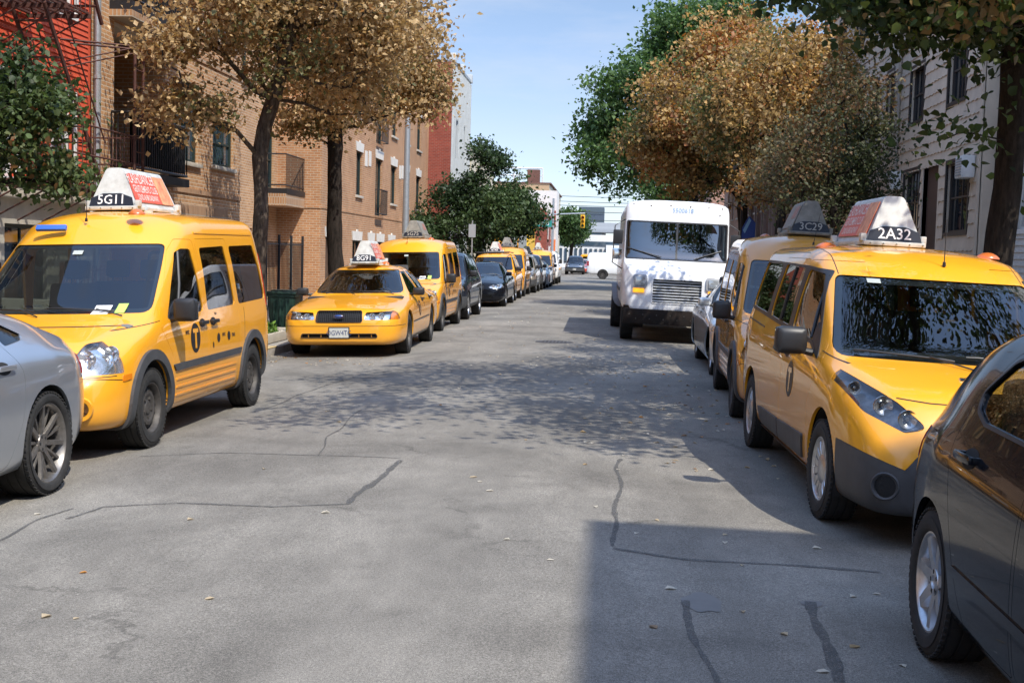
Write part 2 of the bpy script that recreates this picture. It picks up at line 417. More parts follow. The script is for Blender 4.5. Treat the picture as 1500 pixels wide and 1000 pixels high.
    def split_lr(c, me, y=False):
        """right and left halves of a mirrored pair"""
        r = []
        for sg in (1, -1):
            m2 = me.copy(); bm = bmesh.new(); bm.from_mesh(m2)
            bmesh.ops.delete(bm, geom=[v for v in bm.verts if v.co.x*sg < 0], context='VERTS'); bm.to_mesh(m2); bm.free(); r.append(m2)
        return r
    def surf(c, sx, s, z):
        """point and normal on the side at (s,z)"""
        h = c.bvh.ray_cast(Vector((sx*2, s-c.L/2, z)), Vector((-sx, 0, 0))); return (h[0], h[1]) if h[0] else (Vector((sx*.9, s-c.L/2, z)), Vector((sx, 0, 0)))
    def surf_f(c, x, z, back=False):
        h = c.bvh.ray_cast(Vector((x, -5 if not back else 5, z)), Vector((0, 1 if not back else -1, 0))); return (h[0], h[1]) if h[0] else (Vector((x, -c.L/2, z)), Vector((0, -1, 0)))
    def decal_side(c, me, sx, s, z, off=0.003):
        """lay a flat mesh (x right, y up) on the side of the body"""
        for v in me.vertices:
            p, n = c.surf(sx, s + v.co.x*sx*1.0, z + v.co.y); v.co = p + n*off
        me.update(); return me
    def decal_front(c, me, x, z, off=0.003, back=False):
        for v in me.vertices:
            p, n = c.surf_f(x + v.co.x, z + v.co.y, back); v.co = p + n*off
        me.update(); return me

def disc_mesh(rx, ry, n=28, rings=3):
    vs = [(0, 0, 0)]; fs = []
    for k in range(1, rings+1):
        for i in range(n): a = 2*math.pi*i/n; vs.append((rx*k/rings*math.cos(a), ry*k/rings*math.sin(a), 0))
    for i in range(n): fs.append((0, 1+i, 1+(i+1) % n))
    for k in range(rings-1):
        for i in range(n): fs.append((1+k*n+i, 1+(k+1)*n+i, 1+(k+1)*n+(i+1) % n, 1+k*n+(i+1) % n))
    return mesh_from(vs, fs)
def grid_mesh(w, h, nx=8, ny=4):
    vs = [(w*(i/nx-.5), h*(j/ny-.5), 0) for j in range(ny+1) for i in range(nx+1)]
    fs = [(j*(nx+1)+i, j*(nx+1)+i+1, (j+1)*(nx+1)+i+1, (j+1)*(nx+1)+i) for j in range(ny) for i in range(nx)]
    return mesh_from(vs, fs)

# ------------------------------------------------------------ wheels
WHEELS = {}
def wheel_meshes(Rr, w, rimr, style):
    key = (Rr, w, rimr, style)
    if key in WHEELS: return WHEELS[key]
    h = w/2; t = MB()
    # tyre, outer side at +x
    prof = [(-h*.80, rimr), (-h*.98, rimr+.012), (-h*1.03, rimr+(Rr-rimr)*.45), (-h*.97, Rr-.030), (-h*.86, Rr-.010)]
    gro = []
    for g in (-.5, -.17, .17, .5):
        x = g*h*1.5; gro += [(x-.006, Rr-.0015), (x-.005, Rr-.009), (x+.005, Rr-.009), (x+.006, Rr-.0015)]
    prof += [(-h*.78, Rr-.003)] + gro + [(h*.78, Rr-.003), (h*.86, Rr-.010), (h*.97, Rr-.030), (h*1.0, Rr-.05), (h*1.035, rimr+(Rr-rimr)*.6), (h*1.03, rimr+(Rr-rimr)*.40), (h*1.01, rimr+.02), (h*.95, rimr+.008), (h*.86, rimr)]
    t.lathe(prof, 56)
    # shoulder tread blocks
    for i in range(56):
        a = 2*math.pi*i/56
        M = Matrix.Rotation(a, 4, 'X')
        for sx in (-1, 1): t.box(min(sx*h*.80, sx*h*.96), max(sx*h*.80, sx*h*.96), -.010, .010, Rr-.012, Rr-.0035, M=M)
    r = MB()
    rp = [(h*.86, rimr), (h*.90, rimr+.006), (h*.90, rimr-.004), (h*.80, rimr-.014), (h*.3, rimr-.026), (-h*.7, rimr-.022), (-h*.8, rimr)]
    r.lathe(rp, 56)
    # brake / back plate
    bk = MB(); bk.lathe([(-h*.2, rimr-.03), (-h*.18, 0)], 32); bk.lathe([(-h*.05, 0), (-h*.02, rimr*.62), (-h*.1, rimr*.64)], 40, mi=1)
    def spoke(a, wi, wo, r0, r1, d0, d1, th=.018, mi=0, tw=0):
        vs = []
        for (rr, ww, dd, off) in ((r0, wi, d0, 0), ((r0+r1)/2, (wi+wo)/2*.92, d0*.45+d1*.55+.004, tw*.5), (r1, wo, d1, tw)):
            for (xx, yy) in ((dd, ww/2), (dd, -ww/2), (dd-th, -ww/2-.004), (dd-th, ww/2+.004)):
                vs.append((xx, off+yy, rr))
        fs = [(0, 1, 5, 4), (1, 2, 6, 5), (2, 3, 7, 6), (3, 0, 4, 7), (4, 5, 9, 8), (5, 6, 10, 9), (6, 7, 11, 10), (7, 4, 8, 11)]
        M = Matrix.Rotation(a, 4, 'X'); r.add([M @ Vector(v) for v in vs], fs, mi)
    if style == 'steel':          # plain steel disc with round slots, hub dome
        r.lathe([(h*.42, rimr*.80), (h*.62, rimr*.70), (h*.66, rimr*.55), (h*.52, rimr*.42), (h*.50, rimr*.30), (h*.60, rimr*.24), (h*.62, 0)], 48)
        r.lathe([(h*.30, rimr-.022), (h*.42, rimr*.80)], 48)
        for i in range(14):
            a = 2*math.pi*i/14; M = Matrix.Rotation(a, 4, 'X'); q = []
            for k in range(10):
                b = 2*math.pi*k/10; q.append(M @ Vector((h*.535+.006+.010*math.sin(b)*-.9, .013*math.cos(b), rimr*.755+.017*math.sin(b))))
            r.add(q, [tuple(range(10))], 1)
        for i in range(5):
            a = 2*math.pi*i/5; M = Matrix.Rotation(a, 4, 'X'); r.box(h*.50, h*.62, -.012, .012, rimr*.34, rimr*.34+.024, M=M)
    elif style == 'cover':        # silver wheel cover: 15 short wide ribs
        r.lathe([(h*.62, rimr*.54), (h*.80, rimr*.42), (h*.86, rimr*.2), (h*.86, 0)], 48)
        r.lathe([(h*.86, rimr+.002), (h*.84, rimr*.93), (h*.74, rimr*.88)], 48)
        for i in range(15): spoke(2*math.pi*i/15, .036, .050, rimr*.45, rimr*.92, h*.74, h*.78, .012)
    elif style == 'spoke7':
        r.lathe([(h*.55, rimr*.30), (h*.72, rimr*.26), (h*.74, rimr*.14), (h*.66, rimr*.13), (h*.66, 0)], 40)
        for i in range(7):
            spoke(2*math.pi*i/7, .058, .046, rimr*.20, rimr*.97, h*.66, h*.82, .03)
        for i in range(5):
            a = 2*math.pi*(i+.5)/5; M = Matrix.Rotation(a, 4, 'X'); r.box(h*.60, h*.735, -.009, .009, rimr*.21-.009, rimr*.21+.009, M=M, mi=1)
    elif style == 'twin10':       # ten pairs of thin spokes in five fans
        r.lathe([(h*.45, rimr*.25), (h*.58, rimr*.22), (h*.60, rimr*.12), (h*.56, 0)], 40)
        for i in range(7):
            a = 2*math.pi*i/7
            for da, tw in ((-.13, -.030), (.13, .030)): spoke(a+da*.9, .024, .030, rimr*.15, rimr*.97, h*.50, h*.80, .022, tw=tw)
            spoke(a+.449, .016, .018, rimr*.15, rimr*.95, h*.42, h*.66, .016)
        for i in range(5):
            a = 2*math.pi*(i+.5)/5; M = Matrix.Rotation(a, 4, 'X'); r.box(h*.52, h*.60, -.009, .009, rimr*.16-.009, rimr*.16+.009, M=M, mi=1)
    elif style == 'spoke5':
        r.lathe([(h*.55, rimr*.30), (h*.70, rimr*.2), (h*.70, 0)], 40)
        for i in range(5): spoke(2*math.pi*i/5, .085, .07, rimr*.18, rimr*.97, h*.64, h*.82, .03)
    elif style == 'truck':
        r.lathe([(h*.1, rimr*.92), (h*.05, rimr*.75), (h*.45, rimr*.52), (h*.55, rimr*.3), (h*.6, 0)], 40)
        for i in range(8):
            a = 2*math.pi*i/8; M = Matrix.Rotation(a, 4, 'X'); r.box(h*.2, h*.58, -.014, .014, rimr*.42, rimr*.42+.028, M=M, mi=0)
    WHEELS[key] = (t.mesh(), r.mesh(), bk.mesh()); return WHEELS[key]
def add_wheels(root, c, Rr, w, rimr, style, axles, xo, rimmat, steer=0.0):
    """xo: outer face |x|"""
    tm, rm, bm_ = wheel_meshes(Rr, w, rimr, style)
    for me, ms in ((tm, [RUBBER]), (rm, [rimmat, WELL]), (bm_, [WELL, STEELW])):
        if not me.materials:
            for m in ms: me.materials.append(m)
            me.shade_smooth(); me.set_sharp_from_angle(angle=R(35))
    if rm.materials[0] != rimmat: rm = rm.copy(); rm.materials[0] = rimmat
    for ai, s in enumerate(axles):
        for sg in (1, -1):
            t = link_me('wheel', tm, root); t.location = (sg*(xo-w/2), s-c.L/2, Rr-.006)
            t.rotation_euler = (R(17*ai+40*sg), 0, (0 if sg > 0 else math.pi) + (steer if ai == 0 else 0))
            link_me('rim', rm, t); link_me('brake_disc', bm_, t)
def wells(root, c, axles, Rw, x0, x1, zc, mesh_cut=True):
    mb = MB(); mw = MB()
    for s in axles:
        for sg in (1, -1):
            pr = [(sg*x0, Rw), (sg*1.4, Rw)]
            k = 40; vs = []
            for t in (x0, 1.4):
                for i in range(k): a = 2*math.pi*i/k; vs.append((sg*t, s-c.L/2+Rw*math.cos(a), zc+Rw*math.sin(a)))
            mb.add(vs, [tuple(range(k)), tuple(range(k, 2*k))]+[(i, (i+1) % k, (i+1) % k+k, i+k) for i in range(k)])
            ring = [(sg*x0, 0.001), (sg*x0, Rw+.002), (sg*x1, Rw+.002)]
            mw.lathe(ring, 28, axis='x', c=(0, s-c.L/2, zc), a0=-.35, a1=math.pi+.35)
    me = mb.mesh(); me.polygons.foreach_set('material_index', [1]*len(me.polygons))
    for m in (MATS['taxi_yellow'], INNER): me.materials.append(m)
    c.cutmesh(me)
    mw.build('wheel_arch_liner', WELL, root, 30, fix=False)
def circ(s, z, r, n=36, a0=0, a1=2*math.pi): return [(s+r*math.cos(a0+(a1-a0)*i/n), z+r*math.sin(a0+(a1-a0)*i/n)) for i in range(n + (0 if a1-a0 > 6.2 else 1))]
def archpoly(s, z, r0, r1, zlow, sq=1.0):
    """band round a wheel opening"""
    n = 22; o = [(s+r1*sq*math.cos(a), z+r1*math.sin(a)) for a in [math.pi*i/n for i in range(n+1)]]
    i_ = [(s+r0*math.cos(a), z+r0*math.sin(a)) for a in [math.pi*i/n for i in range(n+1)]]
    return [(s+r1*sq*.98, zlow)] + o + [(s-r1*sq*.98, zlow), (s-r0, zlow)] + list(reversed(i_)) + [(s+r0, zlow)]
# ------------------------------------------------------------ furniture of a cabin
CAB = {}
def cabin(root, c, s_front, rows, zf, w, zdash, wheel_x=-0.37, zroof=1.4, trim=INNER, headr=True):
    """floor, dashboard, steering wheel, seats (rows: list of s)"""
    hL = c.L/2
    if 'seat' not in CAB:
        m = MB(); m.bbox(-.25, .25, -.25, .25, 0, .16, .05); M = Matrix.Translation((0, .24, .12)) @ Matrix.Rotation(R(-14), 4, 'X')
        m.bbox(-.24, .24, -.06, .07, 0, .60, .05, M=M); CAB['seat'] = m.mesh()
        m = MB(); m.bbox(-.12, .12, -.05, .05, .64, .82, .04, M=M); m.tube([M @ Vector((-.05, 0, .58)), M @ Vector((-.05, 0, .66))], .007); m.tube([M @ Vector((.05, 0, .58)), M @ Vector((.05, 0, .66))], .007); CAB['head'] = m.mesh()
        m = MB(); m.lathe([(-.012, .185), (0, .197), (.012, .185), (0, .172), (-.012, .185)], 28, axis='y'); m.box(-.18, .18, -.008, .008, -.02, .03); m.box(-.03, .03, -.02, .02, -.17, .05); CAB['sw'] = m.mesh()
        for k in CAB: CAB[k].shade_smooth(); CAB[k].set_sharp_from_angle(angle=R(40))
        CAB['seat'].materials.append(SEATM); CAB['head'].materials.append(SEATM); CAB['sw'].materials.append(TRIM)
    m = MB(); m.box(-w*.62, w*.62, s_front-hL, rows[-1]+.45-hL, zf-.04, zf)
    m.build('floor_pan', INNER, root)
    m = MB(); m.bbox(-w+.08, w-.08, s_front-.30-hL, s_front+.22-hL, zdash-.32, zdash, .06); m.bbox(-.62+.07, -.16, s_front-.05-hL, s_front+.25-hL, zdash-.05, zdash+.055, .03)
    m.build('dashboard', trim, root)
    o = link_me('steering_wheel', CAB['sw'], root); o.location = (wheel_x, s_front+.36-hL, zdash-.04); o.rotation_euler = (R(-28), 0, 0)
    for i, s in enumerate(rows):
        for x in ((-.37, .37) if i == 0 else (-.42, 0, .42)):
            q = link_me('seat', CAB['seat'], root); q.location = (x, s-hL, zf+.22)
            if headr and (i == 0 or x): h_ = link_me('headrest', CAB['head'], q)
def mirror(root, c, sx, s, z, size=(.12, .17, .11), matp=TRIM, x=None, arm=.05):
    p, n = c.surf(sx, s, z); x0 = p.x if x is None else sx*x
    w, h, d = size
    m = MB(); a, b = sorted((x0+sx*arm, x0+sx*(arm+w)))
    m.bbox(a, b, p.y-d*.7, p.y+d*.3, z+.0, z+h, min(w, h, d)*.32)
    o = m.build('wing_mirror', [matp], root, 60)
    m = MB(); m.tube([(x0-sx*.02, p.y, z+.01), (x0+sx*(arm+.04), p.y-.02, z+.03)], [.028, .022], 8); m.build('mirror_arm', TRIM, o)
    m = MB(); m.box(a+.012, b-.012, p.y+d*.3, p.y+d*.3+.003, z+.014, z+h-.014); m.build('mirror_glass', MIRRORM, o)
    return o
def handle(parent, c, sx, s, z, mt=TRIM, w=.20, h=.035, cup=True):
    p, n = c.surf(sx, s, z)
    if cup: link_me('handle_recess', c.decal_side(disc_mesh(w*.42, h*1.15), sx, s, z, .0015), parent, [TRIM if mt is TRIM else WELL])
    m = MB(); a, b = sorted((p.x+sx*.018, p.x+sx*.04)); m.bbox(a, b, p.y-w/2, p.y+w/2, z-h/2+.004, z+h/2+.004, .01)
    for k in (-1, 1): 
        e, f_ = sorted((p.x-sx*.01, p.x+sx*.03)); m.bbox(e, f_, p.y+k*(w/2-.02)-.016, p.y+k*(w/2-.02)+.016, z-h/2+.006, z+h/2+.002, .006)
    return m.build('handle', [mt], parent, 50)
def wipers(root, c, pts):
    for (x0, x1, z0, z1) in pts:
        q = []
        for k in range(9):
            t = k/8; p, n = c.surf_f(x0+(x1-x0)*t, z0+(z1-z0)*t); q.append(p + n*(.018 if 0 < k < 8 else .012))
        m = MB(); m.tube(q, .007, 6); p0 = q[0]
        p, n = c.surf_f(x0-.08*np.sign(x1-x0), z0-.035); m.tube([p+n*.01, (p0+q[4])*.5+Vector((0, -.015, .012))], .006, 6)
        m.build('wiper', TRIM, root)
def plate(root, c, x, z, txt, back=False, w=.305, h=.152, tilt=0):
    p, n = c.surf_f(x, z, back); sg = 1 if back else -1
    m = MB(); m.bbox(x-w/2-.015, x+w/2+.015, min(p.y+sg*.012, p.y-sg*.03), max(p.y+sg*.012, p.y-sg*.03), z-h/2-.015, z+h/2+.015, .006); o = m.build('license_plate', [TRIM], root)
    m = MB(); ys = sorted((p.y+sg*.0125, p.y+sg*.016)); m.box(x-w/2, x+w/2, ys[0], ys[1], z-h/2, z+h/2); m.build('plate_face', mat('plate_face', (.55, .55, .5), .5, var=.15, vscale=30), o)
    me = text_mesh(txt, .105, squeeze=.85); xf(me, frame(Vector((x, p.y+sg*.0185, z-.005)), (-sg, 0, 0), (0, 0, 1))); link_me('plate_lettering', me, o, [mat('plate_blue', (.03, .05, .16), .5)])
def tlogo(root, c, sx, s, z, rx=.128, ry=.135, mt=BLACKD, body=YEL):
    me = c.decal_side(disc_mesh(rx, ry), sx, s, z, .0025); o = link_me('door_emblem', me, root, [mt])
    t = MB(); t.add([(-.07, .085, 0), (.07, .085, 0), (.07, .048, 0), (-.07, .048, 0)], [(0, 3, 2, 1)]); t.add([(-.024, .048, 0), (.024, .048, 0), (.024, -.095, 0), (-.024, -.095, 0)], [(0, 3, 2, 1)])
    me = t.mesh(False)
    me = c.decal_side(me, sx, s, z, .0045); link_me('emblem_letter', me, o, [body])
def side_text(root, c, sx, s, z, txt, size, mt=BLACKD, bold=.0, name='door_lettering', squeeze=1.0):
    me = text_mesh(txt, size, squeeze=squeeze, bold=bold)
    return link_me(name, c.decal_side(me, sx, s, z, .003), root, [mt])
# ------------------------------------------------------------ rooftop advertising sign
SIGNM = {}
def sign_mats():
    SIGNM['shell'] = mat('sign_shell', (.56, .57, .55), .45, var=.25, vscale=7, dirt=(.40, .40, .37))
    SIGNM['shell_dark'] = mat('sign_shell_grimy', (.24, .235, .21), .6, var=.35, vscale=8)
    SIGNM['red'] = mat('sign_red', (.68, .10, .055), .45, var=.15, vscale=9)
    SIGNM['text'] = mat('sign_text_cream', (.80, .72, .66), .5)
    SIGNM['peach'] = mat('sign_peach', (.72, .34, .17), .5, var=.45, vscale=11, dirt=(.45, .12, .06))
    SIGNM['navy'] = mat('sign_number_panel', (.012, .016, .028), .4)
sign_mats()
def roof_sign(root, x, y, z, number, dark=False, L_=1.18, ad=True, tilt=0):
    """two leaning advertising faces, grey end caps, white tray; front is -y"""
    o = empty('roof_sign', (x, y, z)); o.parent = root; o.rotation_euler = (R(tilt), 0, 0)
    hb, ht, H0, H1 = .215, .075, .045, .40; h = L_/2
    sh = SIGNM['shell_dark' if dark else 'shell']
    m = MB(); m.bbox(-hb-.03, hb+.03, -h-.03, h+.03, -.002, .035, .01); m.bbox(-hb-.045, -hb, -h+.02, -h+.10, .03, .09, .008); m.bbox(hb, hb+.045, -h+.02, -h+.10, .03, .09, .008)
    m.bbox(-hb-.045, -hb, h-.10, h-.02, .03, .09, .008); m.bbox(hb, hb+.045, h-.10, h-.02, .03, .09, .008)
    for yy in (-h*.6, h*.6): m.box(-.30, .30, yy-.03, yy+.03, -.03, 0)
    for k in range(5): m.lathe([(0, .006), (.008, .006), (.008, 0)], 8, axis='y', c=(-hb+.02+k*hb*.48, -h-.038, .016))
    m.build('sign_tray', [sh if dark else SIGNM['shell']], o)
    # shell: rounded trapezoid swept along y, ends lean inward
    prof = rpoly([(-hb, H0-.012), (-ht, H1), (ht, H1), (hb, H0-.012)], [0, .05, .05, 0], 4)
    m = MB(); rings = [(-h, .0), (-h+.02, .0), (h-.02, 0), (h, .0)]
    def sw(u, v, t):
        lean = (v-H0)/(H1-H0)*.10
        return (u, (-h+lean) if t == 0 else (h-lean), v)
    m.prism(prof, sw); m.build('sign_shell', [sh], o, 40)
    for sg in (-1, 1):                                   # ends: number panels
        m = MB(); pts = [(-hb+.0, H0-.01), (-hb+.02, .115), (-.085, .155), (.085, .155), (hb-.02, .115), (hb, H0-.01)]
        yo = sg*(h+.012)
        def pn(u, v, t): return (u, yo + sg*(t*.012-.02) - sg*(v-H0)*.22, v)
        m.prism(pts, pn); q = m.build('number_panel', [SIGNM['navy']], o)
        me = text_mesh(number, .125, squeeze=.98, bold=.001)
        xf(me, frame(Vector((0, yo-sg*.008-sg*(.095-H0)*.22+sg*.004, .093)), (-sg, 0, 0) if sg > 0 else (1, 0, 0), (0, -sg*.22, 1)))
        link_me('number_lettering', me, q, [WHITED if not dark else mat('dull_lettering', (.35, .35, .33), .6)])
    nx = Vector((H1-H0, 0, hb-ht)).normalized()
    for sg in (-1, 1):
        up = Vector((-sg*(hb-ht), 0, H1-H0)).normalized(); ax = Vector((0, 1 if sg > 0 else -1, 0)); n = Vector((sg*nx.x, 0, nx.z))
        base = Vector((sg*(hb+ht)/2, 0, (H0+H1)/2)) + n*.004
        F = frame(base, ax, up); PW, PH = L_-.18, .335
        def quad(x0, x1, y0, y1, z_, nm, mt, par, inset=.0):
            t0, t1 = (y0/PH+.5), (y1/PH+.5); k = .085
            # the panel narrows with the leaning ends
            q = [(x0*(1-k*t0), y0), (x1*(1-k*t0), y0), (x1*(1-k*t1), y1), (x0*(1-k*t1), y1)]
            mm = MB(); mm.prism(q, lambda u, v, t: tuple(F @ Vector((u, v, z_+t*.004)))); return mm.build(nm, [mt], par)
        if ad and not dark:
            red = quad(-PW/2, PW/2, -PH/2+.01, PH/2-.03, .0, 'ad_panel', SIGNM['red'], o)
            xs = (PW*.19, PW/2) if sg > 0 else (PW*.19, PW/2)
            quad(xs[0], xs[1], -PH/2+.01, PH/2-.03, .003, 'ad_picture', SIGNM['peach'], red)
            for (tx, sz, yy, sq) in (('FLASHDANCERS', .150, .083, .66), ("GENTLEMEN'S CLUB", .105, -.022, .64), ('52ND & BROADWAY', .085, -.108, .66)):
                me = text_mesh(tx, sz, squeeze=sq, bold=.0004); xf(me, Matrix.Translation((-PW*.14, yy, .0062)))
                me.transform(F); me.update(); link_me('ad_lettering', me, red, [SIGNM['text']])
        else:
            q = quad(-PW/2, PW/2, -PH/2+.01, PH/2-.03, .0, 'ad_panel', sh, o)
            quad(PW*.0, PW*.40, -PH*.10, PH*.36, .003, 'ad_picture', mat('faded_ad_red', (.30, .075, .05), .6, var=.5, vscale=14, dirt=(.22, .2, .18)), q)
    return o
def dome_light(root, x, y, z, r=.055):
    m = MB(); m.lathe([(0, r*1.5), (.012, r*1.45), (.03, r*1.1), (.045, r*.6), (.05, 0)], 16, axis='z', c=(x, y, z)); m.build('marker_lamp', [mat('marker_orange', (.55, .13, .02), .3, coat=.5)], root, 50)
def sticker(root, c, x, z, w, h, mt, name='windshield_sticker'):
    me = c.decal_front(grid_mesh(w, h, 2, 2), x, z, .002); link_me(name, me, root, [mt])
def copy_children(src, dst, skip=()):
    for ch in src.children:
        if ch.name.split('.')[0] in skip: continue
        k = ch.copy(); col.objects.link(k); k.parent = dst; copy_children(ch, k)
def road_z(x): 
    t = min(1.0, abs(x+1.0)/4.4); return -0.10*t*t
def place_vehicle(root, x, y, rz=0.0, tilt=True):
    """y: centre; stands on the cambered road"""
    root.location = (x, y, road_z(x)-.002)
    sl = -0.10*2*(x+1.0)/4.4**2 if tilt else 0
    root.rotation_euler = (0, -math.atan(sl), rz)
SMOKE = mat('smoked_reflector', (.15, .155, .17), .28, .8, var=.4, vscale=30)
# ------------------------------------------------------------ high-roof taxi van
def finish_body(c, root, m, inner=INNER): return c.out('body', c.body, [m, inner], root)
def windshield(c, root, poly, rng_, glass=GLASS, frit=.035, back=False, name='windshield'):
    c.cut(poly, 'front', rng_, both=False)
    me = c.piece((-.014, -.006), offset_poly(poly, .012), 'front', rng_, both=False, open_=True); g = c.out(name, me, [glass, glass], root)
    band = boolean(c.piece((-.017, -.0145), offset_poly(poly, .012), 'front', rng_, both=False), c.prism(offset_poly(poly, -frit), 'front', (rng_[0]-.1, rng_[1]+.1), both=False), 'DIFFERENCE')
    c.out('black_border', band, [TRIM, TRIM], g); return g
def side_window(c, poly, glass, rng_=(.3, 1.4)):
    """cuts the opening on both sides; returns the two panes"""
    c.cut(poly, 'side', rng_)
    return c.split_lr(c.piece((-.016, -.008), offset_poly(poly, .012), 'side', rng_, open_=True))
def add_trim(c, root, name, slab, poly, mt, ax='side', rng_=(.3, 1.4), sub=None, both=True, **k):
    me = c.piece(slab, poly, ax, rng_, both=both, **k)
    if sub is not None: me = boolean(me, c.prism(sub, ax, (rng_[0]-.05, rng_[1]+.05), both=both, **k), 'DIFFERENCE')
    if ax == 'side' and both:
        for q in c.split_lr(me): c.out(name, q, [mt, mt], root)
    else: c.out(name, me, [mt, mt], root)
def headlamp(c, root, poly, rng_, lens=CLEAR, amber=None, bulbs=(), deep=.12, dark=False, name='headlight', ax='front', **k):
    c.cut(poly, ax, rng_, **k)
    le = c.split_lr(c.piece((-.010, -.002), offset_poly(poly, -.003), ax, rng_, open_=True, **k))
    deep = min(deep, .05); bo = c.split_lr(c.piece((-deep-.006, -deep), offset_poly(poly, .035), ax, (rng_[0], rng_[1]+.04), **k)); bw = c.split_lr(boolean(c.piece((-deep-.004, -.003), offset_poly(poly, .012), ax, (rng_[0], rng_[1]+.012), **k), c.prism(poly, ax, (rng_[0]-.1, rng_[1]), **k), 'DIFFERENCE'))
    am = c.split_lr(c.piece((-.030, -.022), amber, ax, rng_, open_=True, **k)) if amber else (None, None)
    for i, sg in enumerate((1, -1)):
        h = c.out(name, le[i], [lens, lens], root); c.out('lamp_housing', bo[i], [SMOKE if dark else BOWL]*2, h); c.out('lamp_bezel', bw[i], [SMOKE if dark else BOWL]*2, h)
        if am[i]: c.out('turn_signal', am[i], [AMBER, AMBER], h)
        for (x, z, r) in bulbs:
            p, n = c.surf_f(sg*x, z); d = Vector((0, -1, 0))
            m = MB(); m.lathe([(-.006, r), (-.014, r*.96), (.012, r*.55), (.020, r*.2), (.020, 0)], 24, axis='y', c=(sg*x, p.y+.030, z)); m.lathe([(.012, r*.25), (-.004, r*.22), (-.006, 0)], 12, axis='y', c=(sg*x, p.y+.032, z))
            m.build('reflector_bowl', mat('smoked_bowl', (.36, .37, .38), .2, .85) if dark else BOWL, h, 40)
def doors(c, root, bodym, polys, names, rng_=(.45, 1.4), kids=None, inner=INNER):
    """cut door panels both sides; kids[i] = list of functions(door_object, side)"""
    out = []
    for i, poly in enumerate(polys):
        me = c.take(poly, .0035, ax='side', rng_=rng_); L_, R_ = c.split_lr(me)
        for q, sg in ((L_, 1), (R_, -1)):
            d = c.out(names[i], q, [bodym, inner], root); out.append((d, sg, i))
    return out
def antenna(root, p, n, L_=.42, lean=(0, .35, .94)):
    m = MB(); d = Vector(lean).normalized(); m.tube([p, p+d*.03, p+d*.035, p+d*L_], [.014, .011, .004, .0025], 6); return m.build('antenna', TRIM, root)

